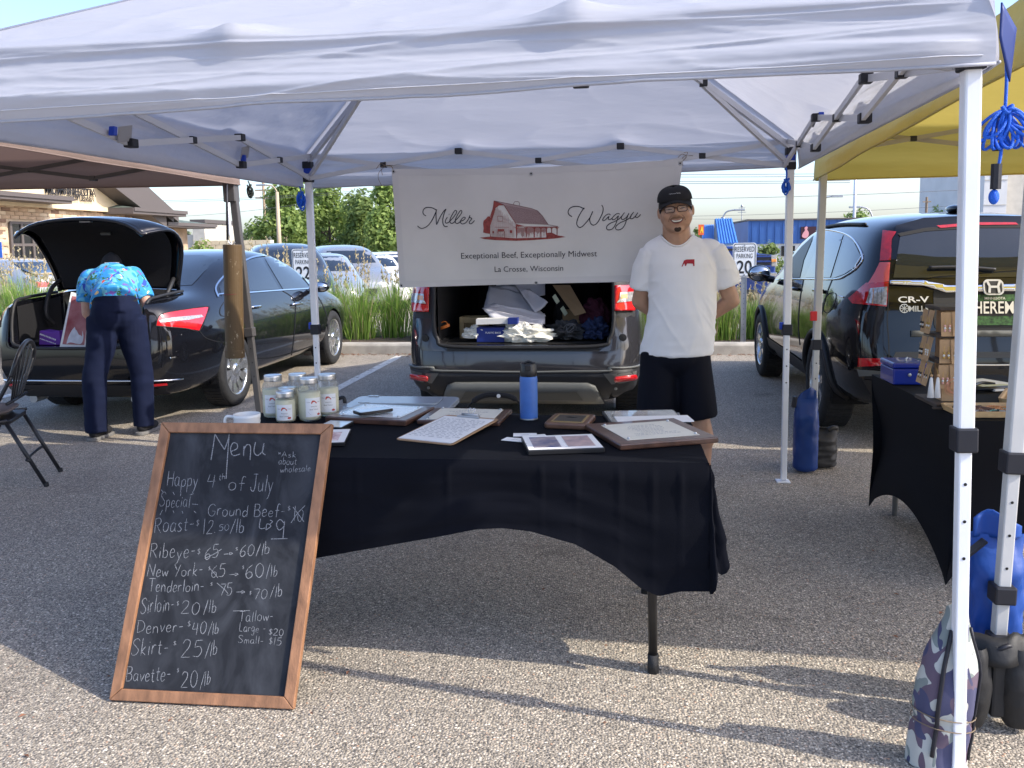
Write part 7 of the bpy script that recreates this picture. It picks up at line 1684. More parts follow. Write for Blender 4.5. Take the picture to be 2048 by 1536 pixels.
# black bag behind the table with a stiff carry handle
bg_ = thing('carry_bag', 'black bag with an arched handle behind the table', 'bag', (-.62, 5.05, 0)); BAGM = pm('black_bag_fabric', (.014, .014, .016), .85, bump=.2, bump_scale=90)
MB().grid(lambda s, q: (-.63 + (.3 + .02 * math.sin(q * 3)) * math.cos(s * 6.2832) * (1 - .25 * q ** 3) * (1 if q < .99 else .1), 5.1 + .13 * math.sin(s * 6.2832) * (1 - .4 * q ** 3) * (1 if q < .99 else .1), .44 * q + .008 * noise.noise(Vector((math.cos(s * 6.28) * 3, math.sin(s * 6.28) * 3, q * 5)))), 28, 14, True).build('body', BAGM, bg_, smooth=True)
hp = [at(u, v, y=5.02) for u, v in ((930, 836), (938, 812), (955, 797), (975, 790), (1000, 790), (1022, 794), (1040, 808), (1046, 830))]
MB().tube(spline(hp, 5), [.006] * 8 + [.016] * 20 + [.006] * 8, 8).build('handle', BAGM, bg_, smooth=True)
MB().lathe([(0, -.004), (.011, -.003), (.012, 0)], at(997, 792, y=5.0), 14, 'y').build('snap', pm('white_snap', (.7, .7, .68), .4), bg_)
# ================================================================== JEWELLERY STALL ON THE RIGHT
RX0, RX1, RY0, RY1 = 1.375, 2.02, 3.52, 4.73
rt = thing('folding_table', 'small folding table under the stretched black cover at right', 'table', (1.7, 4.1, 0))
MB().box((RX0 + .01, RY0 + .05, .69), (RX1 - .01, RY1 - .02, .735)).build('table_top', pm('white_table_plastic', (.6, .6, .58), .6), rt, bevel=.01)
feet = [(RX0 + .02, RY0 + .15), (RX1 - .02, RY0 + .15), (RX1 - .02, RY1 - .02), (RX0 + .02, RY1 - .02)]
for x, y in feet: x, y = 1.6975 + (x - 1.6975) * .72, 4.18 + (y - 4.18) * .86; MB().tube([(x, y, .0), (x, y, .7)], .014, 10).build('leg', STEEL, rt, smooth=True)
MB().tube([(RX1 - .1, RY0 + .22, .03), (RX0 + .1, RY0 + .22, .03)], .011, 8).build('cross_bar', STEEL, rt)
SPAN = pm('black_spandex', (.004, .0045, .007), .8, spec=.2, noise_amt=.1, noise_scale=4)
def spandex():
    mb = MB(); zt = .739; e = .006
    cor = [Vector((RX0 - e, RY0 - e, zt)), Vector((RX1 + e, RY0 - e, zt)), Vector((RX1 + e, RY1 + e, zt)), Vector((RX0 - e, RY1 + e, zt))]
    ft_ = [Vector((feet[0][0] - .02, feet[0][1] - .03, .015)), Vector((feet[1][0] + .02, feet[1][1] - .03, .015)), Vector((feet[2][0] + .02, feet[2][1] + .02, .015)), Vector((feet[3][0] - .02, feet[3][1] + .02, .015))]
    for i in range(4):
        A, B, a, b = cor[i], cor[(i + 1) % 4], ft_[i], ft_[(i + 1) % 4]
        n = (B - A).cross(Vector((0, 0, 1))).normalized(); cen = Vector(((RX0 + RX1) / 2, (RY0 + RY1) / 2, 0))
        if n.dot(A - cen) < 0: n = -n
        def fn(s, t):
            top = A.lerp(B, s); bot = a.lerp(b, s); arch = .19 * math.sin(math.pi * s) ** .75; bot = bot + Vector((0, 0, arch))
            p = top.lerp(bot, t); pinch = .05 * math.sin(math.pi * t) * (1 - .4 * math.sin(math.pi * s))
            return p - n * pinch * math.sin(math.pi * min(1, t))
        mb.grid(fn, 24, 18)
    k = len(mb.v); mb.v += cor; mb.f.append((k, k + 1, k + 2, k + 3))
    return mb
tag(spandex().build('table_cover', SPAN, smooth=False), 'stretched black table cover under the jewellery display', 'table cover')
mo = bpy.data.objects['table_cover']
for p in mo.data.polygons: p.use_smooth = len(p.vertices) == 4
ZR = .742
# blue cash box
q0, q1, q2 = at(1755, 757, z=ZR), at(1790, 771, z=ZR), at(1843, 769, z=ZR)
bxm = pm('blue_cash_box', (.004, .02, .24), .3, coat=.4)
t = thing('cash_box', 'glossy blue cash box on the back corner of the jewellery table', 'box', (1.45, 4.47, ZR))
MB().box((1.365, 4.37, ZR), (1.52, 4.58, ZR + .078)).build('body', bxm, t, bevel=.006); MB().box((1.362, 4.366, ZR + .08), (1.523, 4.584, ZR + .108)).build('lid', bxm, t, bevel=.008)
MB().tube(spline([(1.44, 4.42, ZR + .108), (1.44, 4.43, ZR + .118), (1.47, 4.5, ZR + .118), (1.47, 4.52, ZR + .108)], 4), .004, 6).build('handle', STEEL, t, smooth=True); MB().lathe([(0, -.003), (.008, -.002), (.009, 0)], (1.44, 4.365, ZR + .05), 12, 'y').build('lock', STEEL, t)
# three-tier earring rack with kraft cards
KRAFT = pm('kraft_card', (.44, .28, .15), .85, noise_amt=.12, noise_scale=20); RACKW = pm('dark_stained_wood', (.05, .036, .028), .7, noise_amt=.4, noise_scale=8, stretch=(1, 1, 4))
rk = thing('earring_rack', 'three tier wooden rack hung with kraft earring cards', 'display rack', (1.47, 3.9, ZR))
rx0, rx1, ry0, ry1 = 1.372, 1.502, 3.81, 3.97
MB().box((1.35, 3.75, ZR), (1.53, 4.02, ZR + .016)).build('base', RACKW, rk, bevel=.003); MB().box((1.33, 3.725, ZR), (1.53, 3.749, ZR + .007)).build('base_strip', RACKW, rk, bevel=.002)
tz = [at(1850, v, y=3.87).z for v in (618, 672, 722)]
MB().box((rx0 + .03, ry0 + .03, ZR + .016), (rx1 - .03, ry1 - .03, tz[0] + .004)).build('core', KRAFT, rk)
for k, zz in enumerate(tz): MB().box((rx0 - .008, ry0 - .008, zz - .002), (rx1 + .006, ry1 + .006, zz + .013)).build('shelf', RACKW, rk, bevel=.002)
CARDC = [pm('bead_teal', (.03, .25, .3), .3), pm('bead_pale', (.7, .72, .7), .3), pm('bead_gold', (.5, .34, .1), .3, metal=.7), pm('bead_black', (.03, .03, .03), .3), pm('bead_pink', (.75, .42, .38), .5)]
r = random.Random(21); nlab = 0
pos = ('left', 'centre left', 'centre', 'centre right', 'right'); tiern = ('top', 'middle', 'bottom')
for k, zz in enumerate(tz):
    hcard = .1
    specs = [((rx0 - .012, ry0 + .03 + .075 * j, 0), (0, 1, 0), (-1, 0, 0)) for j in range(2)] + [((rx0 - .004 + .043 * j, ry0 - .012 - .003 * j, 0), (1, 0, 0), (0, -1, 0)) for j in range(3)]
    for j, (p, d, n) in enumerate(specs):
        d, n = Vector(d), Vector(n); p = Vector(p); wd = .047 if j > 1 else .06
        z1_ = zz - .004 - r.uniform(0, .006); tl = r.uniform(-.02, .05)
        lab = ('earring card on the %s tier, %s of the two on the left side' % (tiern[k], ('nearest', 'farthest')[j])) if j < 2 else ('earring card on the %s tier front, %s of three' % (tiern[k], ('left', 'middle', 'right')[j - 2]))
        c = thing('earring_card', 'kraft ' + lab, 'card', tuple(p + Vector((0, 0, z1_ - hcard))), 'kraft earring cards on the rack'); nlab += 1
        a, b = p, p + d * wd; t0 = Vector((0, 0, z1_)); b0 = Vector((0, 0, z1_ - hcard)) + n * (.012 + tl * .3)
        V = [a + b0, b + b0, b + t0, a + t0]; MB().add(V + [v + n * .0015 for v in V], [(3, 2, 1, 0), (4, 5, 6, 7), (0, 1, 5, 4), (1, 2, 6, 5), (2, 3, 7, 6), (3, 0, 4, 7)]).build('card', KRAFT, c)
        mm = CARDC[r.randrange(5)] if not (k == 2 and j == 2) else CARDC[4]
        for s in (.3, .7):
            q = a.lerp(b, s) + n * .016 + Vector((0, 0, z1_ - hcard * .4)); MB().tube([q + Vector((0, 0, .012)), q - Vector((0, 0, .02))], .001, 5).build('ear_wire', CARDC[2], c)
            for e in range(3): MB().ell(q - Vector((0, 0, .016 + e * .01)), (.005, .004, .005), 8, 6).build('bead', mm if e != 1 else CARDC[1], c, smooth=True)
# white tassel earrings hanging at the front corner
p = at(1868, 776, y=3.72); t = thing('tassel_earrings', 'pair of white tassel earrings hanging from the bottom tier', 'earrings', tuple(p))
TASM = pm('white_tassel', (.72, .72, .72), .8)
for dx in (-.012, .014):
    MB().lathe([(.003, .055), (.006, .048), (.008, .03), (.014, -.03), (.0, -.03)], p + Vector((dx, 0, -.01)), 12).build('tassel', TASM, t, smooth=True); MB().ell(p + Vector((dx, 0, .052)), .006).build('wood_bead', KRAFT, t, smooth=True); MB().tube([p + Vector((dx, 0, .055)), p + Vector((dx, .02, .08))], .001, 5).build('ear_wire', CARDC[2], t)
# coil of copper wire
p = at(1909, 775, y=3.70); t = thing('copper_wire_coil', 'loose coil of copper coloured cord beside the rack', 'cord', tuple(p)); COPP = pm('copper_cord', (.55, .25, .15), .4, metal=.3)
for k in range(7):
    rr_ = .016 + .003 * k; o_ = Vector((r.uniform(-.006, .006), r.uniform(-.004, .004), r.uniform(-.006, .006)))
    MB().tube([p + o_ + Vector((rr_ * math.cos(q), .005 * math.sin(q * 2 + k), rr_ * math.sin(q))) for q in np.linspace(0, 6.2832, 20)], .0012, 5, cap=False).build('loop', COPP, t, smooth=True)
# bamboo trays with bead bracelets
BAMB = pm('bamboo', (.5, .33, .16), .5, noise_amt=.15, noise_scale=30, stretch=(1, 8, 1))
def tray(label, c, ang, hw, hd, seed, z=ZR):
    ca, sa = math.cos(ang), math.sin(ang); X, Y = Vector((ca, sa, 0)), Vector((-sa, ca, 0)); c = Vector((*c, z))
    t = thing('bamboo_tray', label, 'tray', tuple(c)); fn = lambda a, b, zz: c + X * a + Y * b + Vector((0, 0, zz))
    MB().prism(rrect(2 * hw, 2 * hd, .025, 4), lambda a, b, d: fn(a, b, .006 - d), .006).build('base', BAMB, t)
    ro, ri = rrect(2 * hw + .01, 2 * hd + .01, .028, 4), rrect(2 * hw - .01, 2 * hd - .01, .02, 4); n = len(ro); m = MB()
    for P, zz in ((ro, .001), (ro, .024), (ri, .024), (ri, .007)): m.v += [fn(a * (1.04 if zz == .024 else 1), b * (1.04 if zz == .024 else 1), zz) for a, b in P]
    for i in range(n):
        j = (i + 1) % n
        for k in range(3): m.f.append((k * n + i, k * n + j, (k + 1) * n + j, (k + 1) * n + i))
    m.build('rim', BAMB, t, smooth=False)
    r = random.Random(seed); pal = [(.02, .02, .025), (.35, .12, .05), (.6, .58, .52), (.1, .3, .26), (.45, .2, .06), (.12, .06, .05), (.3, .28, .26), (.5, .55, .45), (.55, .25, .12)]
    nb = 0
    for i in range(6):
        for j in range(4):
            a, b = -hw + .03 + (2 * hw - .06) * (i + .5) / 6 + r.uniform(-.008, .008), -hd + .03 + (2 * hd - .06) * (j + .5) / 4 + r.uniform(-.008, .008)
            k_ = r.randrange(len(pal)); rr_ = r.uniform(.022, .028); m = MB(); tx_, ty_ = r.uniform(-.25, .25), r.uniform(-.25, .25)
            for e in range(20):
                q = 2 * math.pi * e / 20; m.ell(fn(a + rr_ * math.cos(q), b + rr_ * math.sin(q) * .9, .014 + rr_ * (tx_ * math.cos(q) + ty_ * math.sin(q)) * .5), .0042, 6, 4)
            br = m.build('bracelet', pm('bead_%d' % k_, pal[k_], .25, noise_amt=.3, noise_scale=90), None, smooth=True); nb += 1
            cn = ('black', 'rust', 'cream', 'jade', 'amber', 'dark brown', 'grey', 'pale green', 'orange')[k_]
            tag(br, '%s bead bracelet, row %s, place %s in the %s tray' % (cn, ('one', 'two', 'three', 'four')[j], ('one', 'two', 'three', 'four', 'five', 'six')[i], 'front' if seed == 1 else 'back'), 'bracelet', 'bead bracelets in the ' + ('front' if seed == 1 else 'back') + ' tray')
tray('bamboo tray of bead bracelets at the front of the jewellery table', (1.545, 3.66), .03, .17, .095, 1)
tray('bamboo tray of bead bracelets behind the front tray', (1.83, 3.92), -.5, .13, .15, 2, ZR + .004)
t = thing('card_reader_pad', 'white notepad and black tools at the back of the jewellery table', 'notepad', (1.82, 4.32, ZR))
MB().obox((1.8, 4.35, ZR + .006), (.1, .05, 0), (-.06, .12, 0), (0, 0, .005)).build('pad', PAPER, t); MB().obox((1.78, 4.25, ZR + .016), (.07, .02, 0), (-.006, .02, 0), (0, 0, .004)).build('card', pm('pale_yellow', (.6, .6, .4), .6), t)
MB().tube([(1.66, 4.17, ZR + .012), (1.86, 4.23, ZR + .012)], .011, 8).build('pliers', BLKF, t, smooth=True); MB().tube(spline([(1.68, 4.22, ZR + .02), (1.74, 4.28, ZR + .026), (1.8, 4.28, ZR + .02)], 5), .008, 8).build('strap', BLKF, t, smooth=True)

# ================================================================== TENT WEIGHTS
def bag(name, label, cat, c, hgt, rx, ry, mat, top=.5, flat=1., seed=1, roll=True, lean=(0, 0), crease=.006, nz_s=9., parts=True, group=None):
    c = Vector(c); t = thing(name, label, cat, tuple(c), group)
    def fn(s, q):
        a = s * 6.2832; prof = (min(1, (q / .06)) ** .4 if q < .06 else 1) * (1 - (1 - top) * sstep(.72, 1, q)); ph = sstep(.75, 1., q)
        x = rx * prof * math.copysign(abs(math.cos(a)) ** .75, math.cos(a)) * (1 + .18 * ph); y = ry * prof * math.copysign(abs(math.sin(a)) ** .8, math.sin(a)) * (1 - .75 * ph)
        d = crease * noise.noise(Vector((math.cos(a) * 2.2 + seed, math.sin(a) * 2.2, q * nz_s))) + crease * .6 * noise.noise(Vector((math.cos(a) * 5, math.sin(a) * 5 + seed, q * nz_s * 2)))
        return c + Vector((x * (1 + d / rx) + lean[0] * q * hgt, y * (1 + d / ry) + lean[1] * q * hgt, hgt * q))
    m = MB().grid(fn, 36, 30, True); k = len(m.v); m.v.append(c); n = 36
    for i in range(n): m.f.append((k, (i + 1) % n, i))
    body = m.build('body', mat, t, smooth=True)
    return t, fn
DRYB = pm('blue_vinyl', (.006, .035, .17), .4, noise_amt=.12, noise_scale=5, bump=.15, bump_scale=25); DRYB2 = pm('bright_blue_vinyl', (.006, .055, .28), .5, noise_amt=.12, noise_scale=5, bump=.2, bump_scale=25); BLKB = pm('black_nylon_bag', (.018, .018, .019), .6, noise_amt=.2, noise_scale=6, bump=.35, bump_scale=22)
p = at(1607, 946, z=0)
t, fn = bag('water_weight', 'tall dark blue roll top weight bag by the yellow tent leg', 'weight bag', (1.205, 5.5, 0), .47, .075, .062, DRYB, top=.75, seed=2)
MB().grid(lambda s, q: Vector((1.205, 5.5, 0)) + Vector(((s - .5) * .13 * (1 - .3 * q) + .012 * q, .012 * math.sin(s * 9) * q, .46 + .085 * q * (1 - .8 * abs(s - .62)))), 10, 6).build('roll_top', DRYB, t, smooth=True, solid=.008)
MB().obox((1.13, 5.5, .45), (.012, 0, 0), (0, .02, 0), (.004, 0, .035)).build('buckle_strap', BLKP, t, bevel=.004)
t, fn = bag('sand_weight', 'black sand weight bag behind the tall blue weight bag', 'weight bag', (1.30, 5.64, 0), .25, .125, .08, BLKB, top=.95, seed=4, crease=.012)
MB().tube(spline([(1.36, 5.6, .25), (1.39, 5.6, .265), (1.42, 5.61, .262)], 4), .016, 8).build('tie', BLKB, t, smooth=True)
# front weights at the yellow tent's front leg
t, fn = bag('water_weight', 'bright blue weight bag strapped to the near grey tent leg', 'weight bag', (1.17, 2.72, .12), .43, .08, .06, DRYB2, top=.85, seed=6, crease=.01)
MB().grid(lambda s, q: Vector((1.165, 2.7, .54)) + Vector(((s - .5) * .14, .014 * math.sin(s * 7), .075 * q * (1.2 - 1.1 * abs(s - .35)))), 10, 5).build('roll_top', DRYB2, t, smooth=True, solid=.006)
MB().obox((1.085, 2.66, .52), (.028, 0, .026), (.003, .002, -.003), (0, .02, 0)).build('strap', BLKP, t, bevel=.003)
MB().bar((1.15, 2.62, .37), (1.151, 2.62, .425), .062, .062, (0, 1, 0)).build('leg_strap', BLKP, t, bevel=.006)
wb = thing('sand_weight', 'double black sand weight bag at the foot of the near grey leg', 'weight bag', (1.12, 2.56, 0))
for k, (x, y, rx_) in enumerate(((1.055, 2.555, .05), (1.185, 2.56, .062))):
    c = Vector((x, y, 0))
    def fb(s, q, c=c, rx_=rx_, k=k):
        a = s * 6.2832; prof = math.sin(math.pi * min(1, max(0, .06 + .88 * q))) ** .35; d = 1 + .1 * noise.noise(Vector((math.cos(a) * 2, math.sin(a) * 2 + k * 5, q * 7)))
        return c + Vector((rx_ * prof * d * math.cos(a), .05 * prof * d * math.sin(a), .02 + .24 * q))
    MB().grid(fb, 28, 20, True).build('sand_tube', BLKB, wb, smooth=True)
MB().obox((1.12, 2.555, .16), (.02, 0, 0), (0, .02, 0), (0, 0, .11)).build('web', BLKB, wb, bevel=.008)
MB().grid(lambda s, q: Vector((1.0 + .24 * s, 2.53 + .02 * math.sin(s * 9), .2 + .075 * math.sin(math.pi * q) * (.8 + .4 * noise.noise(Vector((s * 5, q * 3, 1)))) + .03 * s)) + Vector((0, .08 * q, 0)), 16, 8).build('flap', BLKB, wb, smooth=True, solid=.01)
MB().bar((1.146, 2.61, .2), (1.147, 2.61, .275), .066, .066, (0, 1, 0)).build('leg_wrap', BLKP, wb, bevel=.008)
MB().tube(spline([(1.1, 2.55, .24), (1.12, 2.535, .265), (1.145, 2.54, .27), (1.15, 2.55, .24), (1.13, 2.55, .235)], 5), .007, 7).build('cord', BLKP, wb, smooth=True)
# camouflage bag tied to the front right leg
def camo_mat():
    m = bpy.data.materials.new('camouflage_cloth'); m.use_nodes = True; n = m.node_tree; b = n.nodes['Principled BSDF']; b.inputs['Roughness'].default_value = .85
    tc = n.nodes.new('ShaderNodeTexCoord'); prev = None
    cols = [(.46, .46, .42), (.2, .23, .22), (.12, .085, .12), (.06, .062, .125)]
    base = n.nodes.new('ShaderNodeRGB'); base.outputs[0].default_value = (*cols[0], 1); prev = base.outputs[0]
    for k, c in enumerate(cols[1:]):
        mp = n.nodes.new('ShaderNodeMapping'); mp.inputs['Location'].default_value = (k * 3.1, k * 1.7, k * 2.3); mp.inputs['Scale'].default_value = (1, 1, .7)
        nz = n.nodes.new('ShaderNodeTexNoise'); nz.inputs['Scale'].default_value = 13.; nz.inputs['Detail'].default_value = 1.2; nz.inputs['Distortion'].default_value = .9
        rp = n.nodes.new('ShaderNodeValToRGB'); rp.color_ramp.interpolation = 'CONSTANT'; rp.color_ramp.elements[1].position = .56; rp.color_ramp.elements[0].color = (0, 0, 0, 1); rp.color_ramp.elements[1].color = (1, 1, 1, 1)
        mx = n.nodes.new('ShaderNodeMix'); mx.data_type = 'RGBA'; mx.inputs[7].default_value = (*c, 1)
        n.links.new(tc.outputs['Object'], mp.inputs[0]); n.links.new(mp.outputs[0], nz.inputs['Vector']); n.links.new(nz.outputs[0], rp.inputs[0]); n.links.new(rp.outputs[0], mx.inputs[0]); n.links.new(prev, mx.inputs[6]); prev = mx.outputs[2]
    n.links.new(prev, b.inputs['Base Color']); return m
cb0 = Vector((.895, 2.375, 0)); t = thing('camouflage_bag', 'grey camouflage bag tied with string to the front white leg', 'bag', tuple(cb0))
def fc(s, q):
    a = s * 6.2832; w_ = .082 * (1 - .06 * q) * (1 - sstep(.55, 1., q) * .66); th = .055 * (1 - .55 * sstep(.5, 1, q)); d = 1 + .12 * noise.noise(Vector((math.cos(a) * 1.8, math.sin(a) * 1.8, q * 6))); d *= 1 - .1 * math.exp(-((q - .285) / .02) ** 2)
    return cb0 + Vector((w_ * d * math.cos(a) + .035 * q, th * d * math.sin(a), .004 + .465 * q + .02 * math.cos(a + .8) * sstep(.8, 1, q)))
MB().grid(fc, 40, 36, True).build('body', camo_mat(), t, smooth=True)
zp = [fc(.68, .1 + .75 * k / 12) + Vector((-.002, -.006, 0)) for k in range(13)]; MB().tube(zp, .006, 7).build('zip', BLKP, t, smooth=True)
zp = [fc(.93, .05 + .8 * k / 12) + Vector((.002, -.002, 0)) for k in range(13)]; MB().tube(zp, .004, 7).build('piping', BLKP, t, smooth=True)
for dz in (0, .03): MB().tube([cb0 + Vector((.01 + .083 * math.cos(q), .062 * math.sin(q), .125 + dz - .01 * math.cos(q))) for q in np.linspace(0, 6.2832, 26)], .0016, 5, cap=False).build('string', STRG, t)

# ================================================================== FOLDING CHAIR AT THE LEFT
ch = thing('folding_chair', 'black metal folding chair with brown cushion at the left edge', 'chair', (-3.9, 5.0, 0)); CHM = pm('black_chair_enamel', (.014, .015, .019), .35)
for yy, first in ((4.93, True), (5.36, False)):
    dy = yy - 4.93
    pts = [Vector((-4.02, yy, .0)), Vector((-3.8, yy, .38)), Vector((-3.62, yy, .7))]
    MB().tube(spline(pts, 5), .0125, 10).build('front_leg', CHM, ch, smooth=True)
    MB().tube([(-3.48, yy + (.03 if first else -.03), .0), (-3.68, yy + (.03 if first else -.03), .42)], .0125, 10).build('rear_leg', CHM, ch, smooth=True)
    MB().tube([(-3.48, yy + (.03 if first else -.03), .0), (-3.484, yy + (.03 if first else -.03), .025)], .015, 10).build('leg_cap', RUBBER, ch); MB().tube([(-4.02, yy, 0), (-4.005, yy, .025)], .015, 10).build('leg_cap', RUBBER, ch)
hoop = spline([(-3.62, 4.93, .7), (-3.59, 4.94, .79), (-3.575, 5.02, .865), (-3.57, 5.145, .895), (-3.575, 5.27, .865), (-3.59, 5.35, .79), (-3.62, 5.36, .7)], 6)
MB().tube(hoop, .0135, 10).build('back_hoop', CHM, ch, smooth=True)
for k in range(6):
    a = hoop[6 + k * 5]; b = Vector((-3.66, 5.04 + .21 * k / 5, .53)); MB().tube(spline([a, a.lerp(b, .5) + Vector((.0, 0, 0)), b], 4), .006, 7).build('back_spoke', CHM, ch, smooth=True)
MB().tube([(-3.655, 4.93, .535), (-3.655, 5.36, .535)], .01, 8).build('back_rail', CHM, ch, smooth=True)
MB().tube(spline([(-3.56, 4.96, .17), (-3.58, 4.97, .18), (-3.58, 5.3, .18), (-3.56, 5.33, .17)], 4), .009, 8).build('rear_stretcher', CHM, ch, smooth=True); MB().tube([(-3.92, 4.93, .17), (-3.92, 5.36, .17)], .009, 8).build('front_stretcher', CHM, ch, smooth=True)
MB().prism(rrect(.42, .42, .06, 4, -3.86, 5.145), lambda a, b, d: (a, b, .43 - d + .0 * a), .025).build('seat', CHM, ch, bevel=.005)
MB().grid(lambda s, q: (-3.87 + .2 * math.copysign(abs(math.cos(s * 6.2832)) ** .5, math.cos(s * 6.2832)) * (math.sin(math.pi * q) ** .3), 5.145 + .2 * math.copysign(abs(math.sin(s * 6.2832)) ** .5, math.sin(s * 6.2832)) * (math.sin(math.pi * q) ** .3), .435 + .055 * q + .012 * math.sin(math.pi * q)), 32, 8, True).build('cushion', pm('brown_grey_cushion', (.13, .105, .095), .9, noise_amt=.1, bump=.3, bump_scale=60), ch, smooth=True)
for yy in (4.93, 5.36): MB().tube([(-3.66, yy, .43), (-4.0, yy + .0, .4)], .01, 8).build('seat_rail', CHM, ch, smooth=True)

ch.location = (-3.90, 4.74, 0); ch.rotation_euler = (0, 0, R(22))
# ================================================================== PEOPLE
SKIN = pm('skin_tan', (.46, .27, .18), .5, noise_amt=.08, noise_scale=25, bump=.06, bump_scale=250); SKIN.node_tree.nodes['Principled BSDF'].inputs['Subsurface Weight'].default_value = .08
SKIN2 = pm('skin_light', (.5, .29, .21), .5, noise_amt=.08, noise_scale=25)
TEE = pm('white_cotton', (.8, .8, .82), .85, noise_amt=.03, bump=.08, bump_scale=500); NAVYC = pm('black_shorts_cloth', (.004, .005, .011), .8, spec=.2, noise_amt=.1, noise_scale=6); NAVP = pm('navy_trouser_cloth', (.006, .01, .032), .85, spec=.2, noise_amt=.12, noise_scale=6)
HAIR = pm('black_hair', (.012, .01, .01), .6, bump=.5, bump_scale=300); CAPM = pm('black_cap_cotton', (.011, .011, .014), .85, bump=.1, bump_scale=300)
def organic(mb, name, mat, par, voxel=.009, smooth=4, fold=None):
    """fuse overlapping volumes into one continuous skin"""
    o = mesh_obj(name, mb.v, mb.f, mat, par)
    md = o.modifiers.new('r', 'REMESH'); md.mode = 'VOXEL'; md.voxel_size = voxel
    if smooth: sm = o.modifiers.new('s', 'SMOOTH'); sm.iterations = smooth; sm.factor = .5
    me = evaluated(o); o.modifiers.clear(); old = o.data; o.data = me; bpy.data.meshes.remove(old)
    if fold:
        w0 = wloc(par); ns = [v.normal.copy() for v in me.vertices]
        for v, n in zip(me.vertices, ns): v.co += n * fold(v.co + w0, n)
        me.update()
    for p in me.polygons: p.use_smooth = True
    if not me.materials: me.materials.append(mat)
    return o
def hand_into(mb, wrist, d, n, side, L=.17, curl=.4):
    """palm and five bent fingers from the wrist along d, palm facing n"""
    d, n = Vector(d).normalized(), Vector(n).normalized(); s = d.cross(n).normalized() * side; w = Vector(wrist)
    for k in (-1.2, -.4, .4, 1.2): mb.cap(w + s * k * .011, w + d * L * .48 + s * k * .019, .016, .012, 8)
    for k, fl in zip((-1.5, -.5, .5, 1.5), (.78, .95, 1., .9)):
        a = w + d * L * .48 + s * k * .0185; b = a + (d + n * curl * .5).normalized() * L * .25 * fl; c = b + (d + n * curl * 1.6).normalized() * L * .19 * fl; e = c + (d * .6 + n * curl * 2.2).normalized() * L * .14 * fl
        mb.cap(a, b, .0095, .0088, 8); mb.cap(b, c, .0088, .008, 8); mb.cap(c, e, .008, .0068, 8)
    a = w + d * L * .12 + s * .022; b = a + (d * .6 + s * .75 + n * .2).normalized() * L * .27; c = b + (d * .9 + s * .3 + n * .4).normalized() * L * .2
    mb.cap(a, b, .0125, .0105, 8); mb.cap(b, c, .0105, .0085, 8)
# ------------------------------------------------------------------ the vendor
MX, MY = .36, 5.03
man = thing('person', 'smiling man in white T-shirt, black shorts, cap and glasses behind the table', 'person', (MX, MY, 0))
hc = Vector((.352, 5.0, 1.645)); HR = Matrix.Rotation(R(-6.), 3, 'Y') @ Matrix.Rotation(R(3.), 3, 'X') @ Matrix.Rotation(R(-3.), 3, 'Z')
def hp_(x, y, z): return hc + HR @ Vector((x, y, z))
m = MB()
def he(c, r): m.ell(hp_(*c), r, 18, 12, HR)
he((0, .025, .015), (.084, .1, .098)); he((0, -.02, -.045), (.091, .084, .088)); he((0, -.025, -.088), (.073, .064, .046)); he((0, -.068, -.117), (.034, .027, .022))
for s in (-1, 1):
    he((s * .045, -.066, -.038), (.034, .032, .032)); he((s * .094, .015, -.022), (.011, .022, .034)); he((s * .014, -.104, -.036), (.0115, .013, .0105)); m.cap(hp_(s * .016, -.092, .022), hp_(s * .056, -.08, .02), .013, .011, 8); he((s * .043, -.035, -.08), (.034, .045, .036))
m.cap(hp_(0, -.092, .008), hp_(0, -.108, -.026), .009, .014, 8); he((0, -.113, -.031), (.0145, .0145, .0125))
he((0, -.086, -.066), (.036, .018, .022))
# neck, shoulders, arms held behind the back, legs
m.cap((.358, 5.045, 1.56), (.366, 5.05, 1.46), .076, .083); m.ell((.362, 5.045, 1.425), (.105, .078, .06)); m.cap((.26, 5.08, 1.4), (.5, 5.08, 1.4), .045, .045)
for sd, sh, el, wr in ((-1, (.205, 5.08, 1.34), (.158, 5.13, 1.11), (.31, 5.21, .985)), (1, (.59, 5.08, 1.345), (.683, 5.1, 1.115), (.5, 5.21, .965))):
    m.cap(sh, el, .052, .048); m.cap(el, wr, .048, .03); d = (Vector(wr) - Vector(el)).normalized(); hand_into(m, wr, (-sd, .05, -.25), (0, 1, 0), sd)
m.cap((.3, 5.075, 1.36), (.31, 5.065, .9), .07, .07); m.cap((.46, 5.075, 1.36), (.44, 5.065, .9), .07, .07); m.cap((.38, 5.08, 1.36), (.375, 5.07, .9), .075, .075)
for hx, kx, kz, ax_ in ((.29, .265, .5, .245), (.455, .485, .5, .53)):
    m.cap((hx, 5.05, .85), (kx, 5.035, kz), .088, .062); m.cap((kx, 5.035, kz), (ax_, 5.06, .3), .06, .062); m.cap((ax_ - .003, 5.065, .33), (ax_, 5.06, .09), .058, .038); m.cap((ax_, 5.06, .06), (ax_, 4.96, .045), .036, .032)
body = organic(m, 'body', SKIN, man, .0065, 5)
bvB = BVHTree.FromPolygons([v.co + wloc(man) for v in body.data.vertices], [tuple(p.vertices) for p in body.data.polygons])
def onface(off):
    dd = HR @ Vector((0, 1, 0))
    def f(a, b):
        h = bvB.ray_cast(hp_(a, -.3, b), dd)
        return (h[0] if h[0] else hp_(a, -.09, b)) - dd * off
    return f
def fpatch(name, poly, mat, off=.0015, step=.006, par=None): return MB().flat(poly, onface(off), step).build(name, mat, par or man, smooth=True)
LIP = pm('lip', (.32, .12, .1), .45); DARKM = pm('mouth_dark', (.04, .012, .012), .6); TEETH = pm('teeth', (.72, .69, .62), .3); STUB = pm('goatee_hair', (.05, .032, .024), .9, bump=.6, bump_scale=400)
